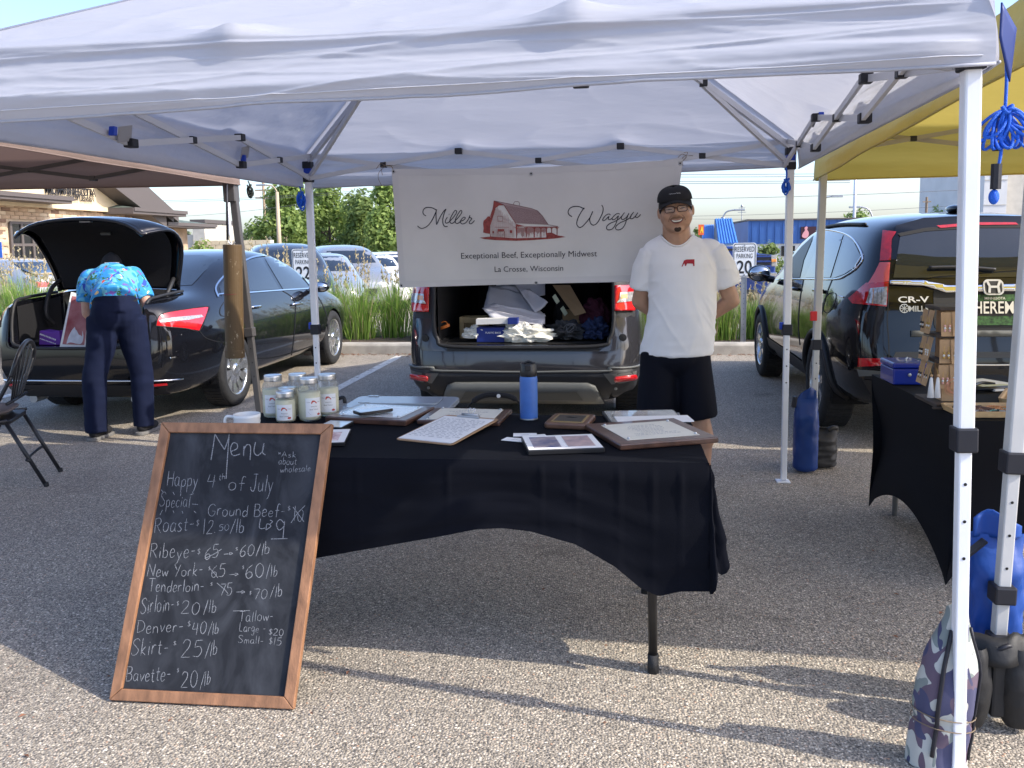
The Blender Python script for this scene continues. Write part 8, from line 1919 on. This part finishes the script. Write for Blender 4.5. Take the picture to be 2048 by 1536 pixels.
STU2 = pm('stubble_and_fold_shade', (.24, .135, .088), .7)  # faint moustache stubble, and the painted shade of the cheek folds
mw = .036
fpatch('lips', [tuple(p) for p in spline([(-mw - .003, -.057), (-.02, -.061), (0, -.0625), (.02, -.061), (mw + .003, -.057), (.024, -.079), (0, -.086), (-.024, -.079)], 4, True)], LIP, .0012)
fpatch('mouth', [tuple(p) for p in spline([(-mw, -.0585), (-.018, -.0645), (0, -.066), (.018, -.0645), (mw, -.0585), (.021, -.075), (0, -.0795), (-.021, -.075)], 4, True)], DARKM, .0028)
fpatch('teeth', [tuple(p) for p in spline([(-.03, -.0615), (-.015, -.0658), (0, -.067), (.015, -.0658), (.03, -.0615), (.019, -.0725), (0, -.0755), (-.019, -.0725)], 4, True)], TEETH, .004)
fpatch('goatee', [tuple(p) for p in spline([(-.019, -.111), (-.01, -.105), (0, -.107), (.01, -.105), (.019, -.111), (.017, -.123), (.006, -.13), (-.006, -.13), (-.017, -.123)], 4, True)], STUB, .002)
fpatch('moustache', [tuple(p) for p in spline([(-.042, -.058), (-.03, -.05), (-.012, -.046), (0, -.049), (.012, -.046), (.03, -.05), (.042, -.058), (.02, -.0575), (0, -.059), (-.02, -.0575)], 4, True)], STU2, .0016)
for s in (-1, 1):
    fpatch('eye', [tuple(p) for p in spline([(s * .02, -.004), (s * .036, .0015), (s * .052, -.002), (s * .036, -.0055)], 4, True)], DARKM, .0012, .004)
    fpatch('eyebrow', [tuple(p) for p in spline([(s * .016, .024), (s * .036, .032), (s * .058, .026), (s * .036, .0265)], 4, True)], HAIR, .0015, .005)
    fpatch('cheek_fold_shade', [tuple(p) for p in spline([(s * .026, -.036), (s * .042, -.05), (s * .047, -.07), (s * .0435, -.07), (s * .038, -.052)], 4, True)], STU2, .0008, .005)  # shade of the smile crease, painted as a flat patch of darker skin
    MB().ell(hp_(s * .082, .0, .005), (.012, .045, .04), 12, 8, HR).build('sideburn', HAIR, man, smooth=True)
MB().ell(hp_(0, .06, .0), (.083, .078, .085), 18, 12, HR).build('hair', HAIR, man, smooth=True)
# glasses
GLF = pm('glasses_frame', (.035, .015, .014), .3); gl = MB()
for s in (-1, 1):
    P = [hp_(a, -.112 + .14 * abs(a) ** 1.4, b) for a, b in rrect(.052, .032, .009, 4, s * .0345, -.004)]; gl.tube(P + [P[0]], .0021, 6, cap=False)
    gl.tube([hp_(s * .06, -.108, .004), hp_(s * .082, -.085, .004), hp_(s * .094, .0, .0)], .002, 6)
gl.tube(spline([hp_(-.0095, -.113, 0), hp_(0, -.116, .003), hp_(.0095, -.113, 0)], 4), .002, 6)
go = gl.build('glasses', GLF, man, smooth=True)
for s in (-1, 1): MB().flat(rrect(.05, .03, .008, 3, s * .0345, -.004), lambda a, b: hp_(a, -.111 + .14 * abs(a) ** 1.4, b)).build('lens', pm('lens_clear', (.9, .9, .9), .02, alpha=.14, spec=.8), go)
# cap
def capf(s, q):
    a = s * 6.2832; p = q * math.pi / 2; return hp_(.097 * math.cos(a) * math.cos(p) ** .62, .016 + .113 * math.sin(a) * math.cos(p) ** .62, .042 + .08 * math.sin(p) + .006 * math.sin(a))
cap_ = MB().grid(capf, 36, 12, True).build('cap', CAPM, man, smooth=True, solid=.003)
def brim(s, q): x = (s - .5) * 2; return hp_(x * (.09 - .006 * q), -.076 * math.sqrt(max(0, 1 - (x * .93) ** 2)) + .012 - .082 * q * (1 - .55 * x * x), .05 - .02 * q - (.016 + .014 * q) * x * x)
MB().grid(brim, 20, 8).build('brim', CAPM, cap_, smooth=True, solid=.004)
MB().ell(hp_(0, .016, .123), (.008, .008, .005)).build('cap_button', CAPM, cap_, smooth=True)
for k in range(6): MB().tube([capf(k / 6 + 1 / 12, q) + (capf(k / 6 + 1 / 12, q) - hp_(0, .016, .05)).normalized() * .0015 for q in np.linspace(0, .97, 10)], .0009, 5).build('cap_seam', CAPM, cap_)
m = MB()
wav = [(-.034, .0), (-.028, .005), (-.022, -.001), (-.016, .004), (-.01, .0), (-.004, .002), (.002, .0), (.008, .003), (.013, .006), (.018, .0), (.022, .005), (.027, -.002), (.032, .003), (.036, -.004)]
def oncap(a, b):
    ang = -math.pi / 2 + a / .1; q = .36 + b * 6
    p = capf(ang / 6.2832, q); return p + (p - hp_(0, .016, .06)).normalized() * .0035
m.strokes([[tuple(p) for p in spline(wav, 4)]], oncap, .0022); m.build('cap_lettering', pm('cap_thread', (.5, .5, .52), .8), cap_)
# T-shirt
m = MB()
LV = [(1.5, .362, 5.07, .085, .06), (1.465, .365, 5.07, .15, .085), (1.42, .375, 5.068, .2, .105), (1.33, .392, 5.062, .2, .13), (1.2, .398, 5.052, .19, .142), (1.05, .396, 5.045, .192, .15), (.92, .38, 5.048, .2, .148), (.803, .363, 5.052, .208, .14)]
m.grid(lambda s, q: (lambda i, f: Vector([LV[i][k] + (LV[min(i + 1, 7)][k] - LV[i][k]) * f for k in (1, 2, 0)]) + Vector(((LV[i][3] + (LV[min(i + 1, 7)][3] - LV[i][3]) * f) * math.cos(s * 6.2832), (LV[i][4] + (LV[min(i + 1, 7)][4] - LV[i][4]) * f) * math.sin(s * 6.2832), 0)))(min(int(q * 7), 7), q * 7 - min(int(q * 7), 7)), 40, 28, True); n_ = len(m.v); m.f += [tuple(range(40)), tuple(reversed(range(n_ - 40, n_)))]
m.cap((.235, 5.07, 1.4), (.555, 5.07, 1.408), .064, .064)
m.tube([(.225, 5.07, 1.395), (.185, 5.085, 1.3), (.166, 5.1, 1.185)], [.072, .073, .074], 20); m.tube([(.565, 5.07, 1.405), (.625, 5.082, 1.31), (.662, 5.09, 1.2)], [.073, .076, .077], 20)
def tee_fold(p, n):
    lo = sstep(1.3, 1.0, p.z); w_ = .05 * noise.noise(Vector((p.x * 6, p.y * 5, p.z * 5)))
    f = .005 * lo * max(0, 1 - 2.4 * abs(noise.noise(Vector(((p.x + w_) * 9 + p.z * 4, p.y * 4, p.z * 2.2))))) ** 2          # long hanging folds
    d = abs(p.x - .39); f += .005 * sstep(.05, .2, d) * max(0, 1 - 2.6 * abs(noise.noise(Vector((p.x * 5, 3, (p.z + d * 1.1 + w_) * 9))))) ** 2     # drawn from the armpits
    f += .004 * sstep(.98, .85, p.z) * noise.noise(Vector((p.x * 6, p.y * 6, p.z * 24))) + .002 * noise.noise(Vector((p.x * 8, p.y * 8, p.z * 8)))
    return f
tee = organic(m, 't_shirt', TEE, man, .0075, 5, tee_fold)
# neck opening: low in front, high at the sides
ncut = lambda x: 1.432 + ((x - .362) / .088) ** 2 * .06
bx_ = bmesh.new(); bx_.from_mesh(tee.data)
bmesh.ops.delete(bx_, geom=[f for f in bx_.faces if abs(f.calc_center_median().x + MX - .362) < .088 and f.calc_center_median().z > ncut(f.calc_center_median().x + MX) - (.0 if f.calc_center_median().y + MY < 5.1 else -.03)], context='FACES')
bx_.to_mesh(tee.data); bx_.free()
bvT = BVHTree.FromPolygons([v.co + wloc(man) for v in tee.data.vertices], [tuple(p.vertices) for p in tee.data.polygons])
def onfront(bv, off):
    def f(u, v):
        o = Vector((0, 0, CAM_H)); d = (at(u, v, y=10) - o).normalized(); h = bv.ray_cast(o, d); return (h[0] if h[0] else at(u, v, y=4.9)) - d * off
    return f
cow = [(1363, 533), (1366, 526), (1368, 521), (1373, 519), (1389, 518.5), (1389, 532), (1386.5, 532), (1386, 527.5), (1382, 527), (1374, 527), (1372, 532), (1370, 532), (1369.5, 527), (1367, 529), (1365, 533)]
MB().flat(cow, onfront(bvT, .003), 2.5).build('shirt_print', pm('shirt_print_red', (.36, .02, .035), .8), tee)
col_ = []
for x in np.linspace(.276, .448, 26):
    h = bvT.ray_cast(Vector((x, 4.5, ncut(x) - .006)), Vector((0, 1, 0))); col_.append((h[0] if h[0] else Vector((x, 5.03, ncut(x)))) + Vector((0, -.001, .004)))
MB().tube(col_, .006, 7).build('collar_rib', TEE, tee, smooth=True)
# shorts, socks, shoes
m = MB(); m.ell((.362, 5.055, .8), (.2, .14, .13), 22, 12)
m.tube([(.275, 5.055, .82), (.262, 5.05, .6), (.252, 5.05, .437)], [.115, .115, .118], 24); m.tube([(.45, 5.055, .82), (.478, 5.05, .6), (.5, 5.05, .437)], [.115, .11, .108], 24)
organic(m, 'shorts', NAVYC, man, .01, 3, lambda p, n: .007 * noise.noise(Vector((p.x * 8, p.y * 7, p.z * 5))))
for ax_ in (.245, .53):
    MB().lathe([(.043, .09), (.0445, .15), (.043, .155)], (ax_, 5.06, 0), 18).build('sock', NAVYC, man, smooth=True)
    m = MB(); m.ell((ax_, 5.05, .055), (.046, .07, .05)); m.ell((ax_, 4.965, .042), (.047, .09, .04)); m.box((ax_ - .04, 4.9, .004), (ax_ + .04, 5.1, .03)); organic(m, 'shoe', CAPM, man, .008, 3)
    MB().prism(rrect(.092, .26, .045, 5, ax_, 4.99), lambda a, b, d: (a, b, .02 - d), .02).build('shoe_sole', RUBBER, man)

# ------------------------------------------------------------------ the man leaning into the boot
BMX, BMY = -3.84, 6.25
bm_ = thing('person', 'man in bright tropical shirt and navy trousers bending into the car boot', 'person', (BMX, BMY, 0))
def turn(mb):
    for i, v in enumerate(mb.v):
        k = max(sstep(.55, .95, v.z), sstep(6.42, 6.5, v.y)) * R(33); d = Vector((v.x + 3.845, v.y - 6.3)); c_, s_ = math.cos(k), math.sin(k)
        mb.v[i] = Vector((-3.845 + d.x * c_ - d.y * s_, 6.3 + d.x * s_ + d.y * c_, v.z))
    return mb
m = MB()
hh = Vector((-3.83, 6.98, 1.30)); m.ell(hh, (.08, .1, .1)); m.ell(hh + Vector((0, .07, -.06)), (.066, .07, .075)); m.cap(hh + Vector((0, -.05, -.03)), (-3.835, 6.82, 1.25), .058, .062)
for s in (-1, 1): m.ell(hh + Vector((s * .083, .01, -.02)), (.012, .02, .03))
m.ell(hh + Vector((0, .14, -.07)), (.014, .02, .016))
m.cap((-3.84, 6.8, 1.2), (-3.845, 6.38, 1.04), .12, .13)
m.cap((-3.65, 6.77, 1.22), (-3.585, 6.63, .98), .05, .043); m.cap((-3.585, 6.63, .98), (-3.64, 6.72, .8), .042, .03); hand_into(m, (-3.64, 6.72, .8), (-.3, .2, -.9), (-1, 0, 0), 1)
m.cap((-4.03, 6.77, 1.2), (-4.04, 6.72, .95), .05, .043); m.cap((-4.04, 6.72, .95), (-3.9, 6.7, .76), .042, .03); hand_into(m, (-3.9, 6.7, .76), (.9, 0, -.15), (0, 0, -1), -1)
for hx, fx, fy in ((-3.93, -3.965, 6.13), (-3.745, -3.705, 6.36)): m.cap((hx, 6.35, .95), (fx, fy + .03, .5), .09, .06); m.cap((fx, fy + .03, .5), (fx, fy, .1), .055, .04); m.cap((fx, fy, .06), (fx, fy + .1, .05), .036, .03)
organic(turn(m), 'body', SKIN2, bm_, .008, 3)
def tropic_mat():
    mm = bpy.data.materials.new('tropical_print_cotton'); mm.use_nodes = True; n = mm.node_tree; b = n.nodes['Principled BSDF']; b.inputs['Roughness'].default_value = .8
    tc = n.nodes.new('ShaderNodeTexCoord'); g = n.nodes.new('ShaderNodeRGB'); g.outputs[0].default_value = (.025, .26, .62, 1); prev = g.outputs[0]
    for k, (c, sc, th) in enumerate((((.12, .42, .62), 9, .54), ((.03, .13, .03), 17, .6), ((.55, .05, .03), 11, .655), ((.16, .08, .42), 12, .64), ((.02, .06, .42), 14, .64), ((.72, .52, .22), 13, .66))):
        mp = n.nodes.new('ShaderNodeMapping'); mp.inputs['Location'].default_value = (k * 2.7, k * 4.1, k * 1.3); nz = n.nodes.new('ShaderNodeTexNoise'); nz.inputs['Scale'].default_value = sc; nz.inputs['Detail'].default_value = 2.5; nz.inputs['Distortion'].default_value = 1.
        rp = n.nodes.new('ShaderNodeValToRGB'); rp.color_ramp.elements[0].position = th; rp.color_ramp.elements[1].position = th + .02; rp.color_ramp.elements[0].color = (0, 0, 0, 1); rp.color_ramp.elements[1].color = (1, 1, 1, 1)
        mx = n.nodes.new('ShaderNodeMix'); mx.data_type = 'RGBA'; mx.inputs[7].default_value = (*c, 1)
        n.links.new(tc.outputs['Object'], mp.inputs[0]); n.links.new(mp.outputs[0], nz.inputs['Vector']); n.links.new(nz.outputs[0], rp.inputs[0]); n.links.new(rp.outputs[0], mx.inputs[0]); n.links.new(prev, mx.inputs[6]); prev = mx.outputs[2]
    n.links.new(prev, b.inputs['Base Color']); return mm
m = MB(); m.ell((-3.84, 6.66, 1.18), (.2, .22, .15), 22, 14, Matrix.Rotation(R(22), 3, 'X')); m.cap((-3.84, 6.72, 1.22), (-3.845, 6.4, 1.06), .145, .165); m.cap((-4.0, 6.76, 1.22), (-3.68, 6.76, 1.235), .085, .085)
m.tube([(-3.67, 6.77, 1.23), (-3.6, 6.68, 1.05)], [.082, .075], 18); m.tube([(-4.01, 6.77, 1.22), (-4.05, 6.73, 1.03)], [.082, .075], 18); m.tube([(-3.845, 6.44, 1.09), (-3.845, 6.29, 1.02)], [.17, .178], 26)
organic(turn(m), 'shirt', tropic_mat(), bm_, .01, 3, lambda p, n: .008 * noise.noise(Vector((p.x * 7, p.y * 9, p.z * 9))))
m = MB(); m.ell((-3.9, 6.27, .96), (.125, .135, .15)); m.ell((-3.78, 6.29, .96), (.125, .135, .15)); m.tube([(-3.845, 6.3, .95), (-3.845, 6.33, 1.08)], [.17, .165], 26)
for hx, fx, fy in ((-3.93, -3.965, 6.13), (-3.745, -3.705, 6.36)): m.tube([(hx, 6.31, .93), ((hx + fx) / 2, (6.3 + fy) / 2 + .02, .7), (fx, fy + .03, .48), (fx, fy + .005, .06)], [.125, .105, .088, .078], 24)
organic(turn(m), 'trousers', NAVP, bm_, .01, 3, lambda p, n: .008 * noise.noise(Vector((p.x * 9, p.y * 8, p.z * 4))) + .004 * noise.noise(Vector((p.x * 14, p.y * 14, p.z * 18))))
_b = MB().grid(lambda s, q: Vector((-3.845 + .172 * math.cos(s * 6.2832), 6.325 + .172 * math.sin(s * 6.2832) * .98, 1.06 + .035 * q + .045 * math.sin(s * 6.2832))), 30, 2, True); turn(_b).build('belt', CAPM, bm_, smooth=True)
SHOEG = pm('grey_sole', (.16, .155, .15), .7)
for fx, fy in ((-3.965, 6.13), (-3.705, 6.36)):
    m = MB(); m.ell((fx, fy, .065), (.046, .07, .055)); m.ell((fx, fy + .1, .05), (.045, .1, .042)); organic(m, 'shoe', CAPM, bm_, .008, 3); MB().prism(rrect(.092, .29, .045, 5, fx, fy + .06), lambda a, b, d: (a, b, .028 - d), .028).build('shoe_sole', SHOEG, bm_, bevel=.006)
_b = MB().grid(lambda s, q: hh + Vector((.088 * math.cos(s * 6.2832) * math.cos(q * 1.5) ** .7, .01 + .108 * math.sin(s * 6.2832) * math.cos(q * 1.5) ** .7, .0 + .11 * math.sin(q * 1.57) - .03 * math.sin(s * 6.2832))), 30, 10, True); turn(_b).build('cap', CAPM, bm_, smooth=True, solid=.003)
_b = MB().grid(lambda s, q: hh + Vector(((s - .5) * .11, -.1 + .01 * abs(s - .5), .03 + .026 * q)), 6, 2); turn(_b).build('cap_strap', pm('white_cap_trim', (.7, .7, .68), .7), bm_, solid=.006)

# ================================================================== CARGO
def crumple(name, label, cat, c, r_, mat, seed, amp=.35, fr=2.2, nu=40, nv=26, zmin=None, flatb=True):
    c = Vector(c); m = MB().ell((0, 0, 0), 1., nu, nv)
    out = []
    for v in m.v:
        d = v.normalized(); a = noise.noise(d * fr + Vector((seed, 0, 0))); b = abs(noise.noise(d * fr * 2.3 + Vector((0, seed, 3)))); e = abs(noise.noise(d * fr * 4.5 + Vector((2, seed, 3))))
        k = 1 + amp * a - amp * .7 * b - amp * .3 * e; p = Vector((d.x * r_[0] * k, d.y * r_[1] * k, d.z * r_[2] * k))
        if flatb: p.z = max(p.z, -r_[2] * .55)
        out.append(c + p)
    m.v = out; zl = min(v.z for v in out)
    return tag(mesh_obj(name, m.v, m.f, mat, None, smooth=False), label, cat)
CZ = OPZ + .008
WSHT = pm('white_coated_sheet', (.56, .56, .62), .45, noise_amt=.05); WPLB = pm('white_plastic_bag', (.78, .77, .7), .35, noise_amt=.05); 
def cp(u, v, y): return at(u, v, y=y)
# folded white sheet: creased planes
sh = thing('folded_tent_bag', 'large folded white sheet heaped in the cargo hold', 'sheet', (-.6, 7.0, CZ))
def fsheet(P, name='fold'):
    m = MB(); n = 10
    m.grid(lambda s, q: P[0].lerp(P[1], s).lerp(P[3].lerp(P[2], s), q) + Vector((0, .03 * math.sin(math.pi * s) * math.sin(math.pi * q), .012 * noise.noise(Vector((s * 3 + P[0].x * 9, q * 4, P[0].z * 5))))), n, n); return m.build(name, WSHT, sh, smooth=True, solid=.006)
fsheet([cp(968, 612, 6.85), cp(1092, 632, 6.8), cp(1040, 585, 7.05), cp(978, 572, 7.1)]); fsheet([cp(1040, 580, 6.95), cp(1070, 628, 6.8), cp(1096, 605, 6.85), cp(1060, 577, 7.0)]); fsheet([cp(964, 616, 6.7), cp(1090, 648, 6.65), cp(1090, 628, 6.78), cp(985, 606, 6.8)])
fsheet([cp(978, 572, 7.1), cp(1000, 626, 6.9), cp(1070, 628, 6.82), cp(1030, 568, 7.15)]); fsheet([cp(990, 560, 7.2), cp(1090, 560, 7.2), cp(1090, 590, 7.1), cp(1000, 600, 7.1)]); fsheet([cp(966, 617, 6.68), cp(985, 640, 6.64), cp(1085, 650, 6.62), cp(1090, 640, 6.66)])
fsheet([Vector((-.96, 7.1, CZ)), Vector((-.5, 7.0, CZ)), cp(1070, 628, 6.9), cp(968, 612, 6.92)])
crumple('plastic_bag', 'crumpled white plastic bag at the lip of the cargo hold', 'plastic bag', (cp(1050, 662, 6.62).x, 6.6, CZ + .05), (.21, .1, .09), WPLB, 3.3, .5, 2.6)
crumple('plastic_bag', 'smaller crumpled white plastic bag on the left of the cargo lip', 'plastic bag', (cp(950, 650, 6.62).x, 6.62, CZ + .06), (.1, .07, .06), WPLB, 5.1, .5, 2.6)
p = cp(985, 662, 6.56); t = thing('plastic_bag_box', 'blue and white box of plastic bags in the cargo hold', 'box', (p.x, 6.6, CZ))
BOXB = pm('box_blue', (.012, .03, .22), .5)
MB().box((cp(953, 660, 6.56).x, 6.56, CZ), (cp(1008, 660, 6.56).x, 6.7, cp(953, 655, 6.56).z)).build('box', BOXB, t, bevel=.003)
m = MB(); letter(m, 'PLASTIC BAGS', lambda a, b: (a, 6.557, b), p.x + .005, cp(985, 667, 6.56).z, width=.12, bold=.015); m.build('lettering', PAPER, t)
MB().obox(cp(993, 642, 6.56) + Vector((0, .02, 0)), (.155, 0, .004), (0, .05, 0), (0, 0, .021)).build('white_flap', PAPER, t); MB().obox(cp(1026, 642, 6.545) + Vector((0, .02, .001)), (.038, 0, .001), (0, .048, 0), (0, 0, .023)).build('blue_band', BOXB, t)
# small wooden crate, orange tool, cardboard, maroon bag, dark clothing
p = cp(945, 632, 6.85); t = thing('wooden_crate', 'small wooden crate in the shade of the cargo hold', 'crate', (p.x, 6.9, CZ)); PINE = pm('pine_wood', (.42, .31, .16), .7, noise_amt=.2, noise_scale=8)
hw, hz = .1, .17
for a, b, c, d in ((-hw, -hw + .03, 0, hz), (hw - .03, hw, 0, hz)): MB().box((p.x + a, 6.84, CZ + c), (p.x + b, 6.86, CZ + d)).build('slat', PINE, t)
for c, d in ((0, .06), (hz - .045, hz)): MB().box((p.x - hw + .031, 6.842, CZ + c), (p.x + hw - .031, 6.858, CZ + d)).build('slat', PINE, t)
for s in (-1, 1): MB().box((p.x + s * hw - .01, 6.861, CZ), (p.x + s * hw + .01, 7.02, CZ + hz)).build('side', PINE, t)
MB().box((p.x - hw, 7.021, CZ), (p.x + hw, 7.04, CZ + hz)).build('back', PINE, t)
t = thing('hand_tool', 'orange handled tool on the left of the cargo hold', 'tool', tuple(cp(885, 655, 6.6))); ORG = pm('orange_plastic', (.62, .17, .03), .45)
MB().tube([cp(877, 658, 6.6), cp(899, 650, 6.6)], .013, 8).build('handle', ORG, t, smooth=True); MB().tube(spline([cp(880, 647, 6.62), cp(888, 643, 6.62), cp(894, 645, 6.62), cp(894, 652, 6.61)], 5), .004, 6).build('guard', ORG, t, smooth=True)
t = thing('cardboard_box', 'open brown cardboard box leaning at the right of the cargo hold', 'box', (cp(1145, 600, 6.95).x, 6.95, CZ)); CARD = pm('corrugated_card', (.3, .2, .11), .85, noise_amt=.12, noise_scale=5)
P = [cp(1105, 570, 7.05), cp(1140, 570, 7.0), cp(1172, 625, 6.75), cp(1150, 632, 6.78)]; MB().add(P + [q + Vector((0, .02, -.005)) for q in P], [(0, 1, 2, 3), (7, 6, 5, 4), (0, 4, 5, 1), (1, 5, 6, 2), (2, 6, 7, 3), (3, 7, 4, 0)]).build('flap', CARD, t)
MB().obox((cp(1150, 620, 7.0).x, 7.1, CZ + .11), (.1, .0, .0), (0, .12, 0), (0, 0, .11)).build('box', CARD, t)
crumple('cloth_bag', 'dark maroon cloth bag behind the cardboard box', 'bag', (cp(1190, 600, 6.9).x, 6.95, CZ + .16), (.12, .12, .16), pm('maroon_cloth', (.07, .012, .03), .85), 7.7, .3, 1.8)
crumple('clothing_heap', 'dark grey heap of clothes and straps on the cargo floor', 'clothes', (cp(1130, 655, 6.68).x, 6.72, CZ + .06), (.17, .13, .09), pm('dark_grey_cloth', (.035, .038, .045), .8), 9.2, .55, 2.8)
crumple('clothing_heap', 'navy blue heap of clothes at the right cargo wall', 'clothes', (cp(1190, 650, 6.68).x, 6.72, CZ + .07), (.11, .13, .1), pm('denim_cloth', (.02, .035, .1), .8), 4.4, .5, 2.6)
p = cp(1140, 665, 6.62); t = thing('strap_coil', 'coiled grey strap in front of the clothes heap', 'strap', tuple(p))
for k in range(4): MB().tube([p + Vector(((.03 + .006 * k) * math.cos(q), .02 * math.sin(q), .03 + (.028 + .004 * k) * math.sin(q + k))) for q in np.linspace(0, 6.2832, 22)], .004, 6, cap=False).build('loop', pm('grey_strap', (.1, .105, .12), .7), t, smooth=True)
p = cp(1127, 605, 6.95); t = thing('reflective_vest', 'dark jacket with pale reflective strips in the cargo hold', 'jacket', (p.x, 7.0, CZ))
cr = MB().ell((p.x, 7.05, CZ + .16), (.09, .07, .16)); cr.build('jacket', LINING, t, smooth=True)
for u, v in ((1112, 598), (1128, 622)): MB().obox(cp(u, v, 6.94), (.012, 0, .012), (0, .004, 0), (.018, 0, -.03)).build('strip', pm('reflective_strip', (.55, .6, .45), .4), t)
# boot of the sedan
p = at(98, 680, y=6.8); t = thing('shopping_bag', 'purple shopping bag in the open car boot', 'bag', (p.x, 6.85, .67)); PURP = pm('purple_bag', (.13, .03, .32), .55, noise_amt=.1)
m = MB(); m.prism([(at(78, 694, y=6.75).x, .665), (at(122, 694, y=6.75).x, .665), (at(118, 658, y=6.75).x, .79), (at(100, 662, y=6.75).x, .775), (at(78, 657, y=6.75).x, .79)], lambda a, b, d: (a, 6.75 + d, b), .14); m.build('bag', PURP, t, bevel=.008)
m = MB()
for k in range(2):
    a, b = at(80, 668 + k * 9, y=6.745), at(112, 680 + k * 8, y=6.745); r = random.Random(k); x = 0
    for e in range(11): q = a.lerp(b, e / 11); q2 = a.lerp(b, (e + r.uniform(.4, .8)) / 11); m.bar(q, q2, .003, .012 - .004 * k)
m.build('print', PAPER, t)
t = thing('framed_picture', 'framed picture in red and white leaning in the car boot', 'picture', (at(140, 690, y=6.7).x, 6.75, .67))
P = [at(119, 695, y=6.62), at(172, 697, y=6.66), at(184, 590, y=6.86), at(142, 584, y=6.82)]; 
def ip(s, q): return P[0].lerp(P[1], s).lerp(P[3].lerp(P[2], s), q)
MB().add([ip(0, 0), ip(1, 0), ip(1, 1), ip(0, 1)] + [ip(a, b) + Vector((0, .02, -.006)) for a, b in ((0, 0), (1, 0), (1, 1), (0, 1))], [(0, 1, 2, 3), (7, 6, 5, 4), (0, 4, 5, 1), (1, 5, 6, 2), (2, 6, 7, 3), (3, 7, 4, 0)]).build('frame', PAPER, t)
MB().flat([(.1, .06), (.93, .06), (.93, .93), (.1, .93)], lambda a, b: ip(a, b) + Vector((0, -.004, .001))).build('picture', pm('picture_red', (.38, .09, .1), .25, noise_amt=.3, noise_scale=7, col2=(.5, .25, .26)), t)
MB().flat([tuple(q) for q in spline([(.25, .08), (.4, .1), (.8, .08), (.85, .25), (.6, .42), (.35, .3)], 4, True)], lambda a, b: ip(a, b) + Vector((0, -.006, .001))).build('picture_figure', pm('picture_white', (.6, .62, .68), .3, noise_amt=.15, noise_scale=20), t)
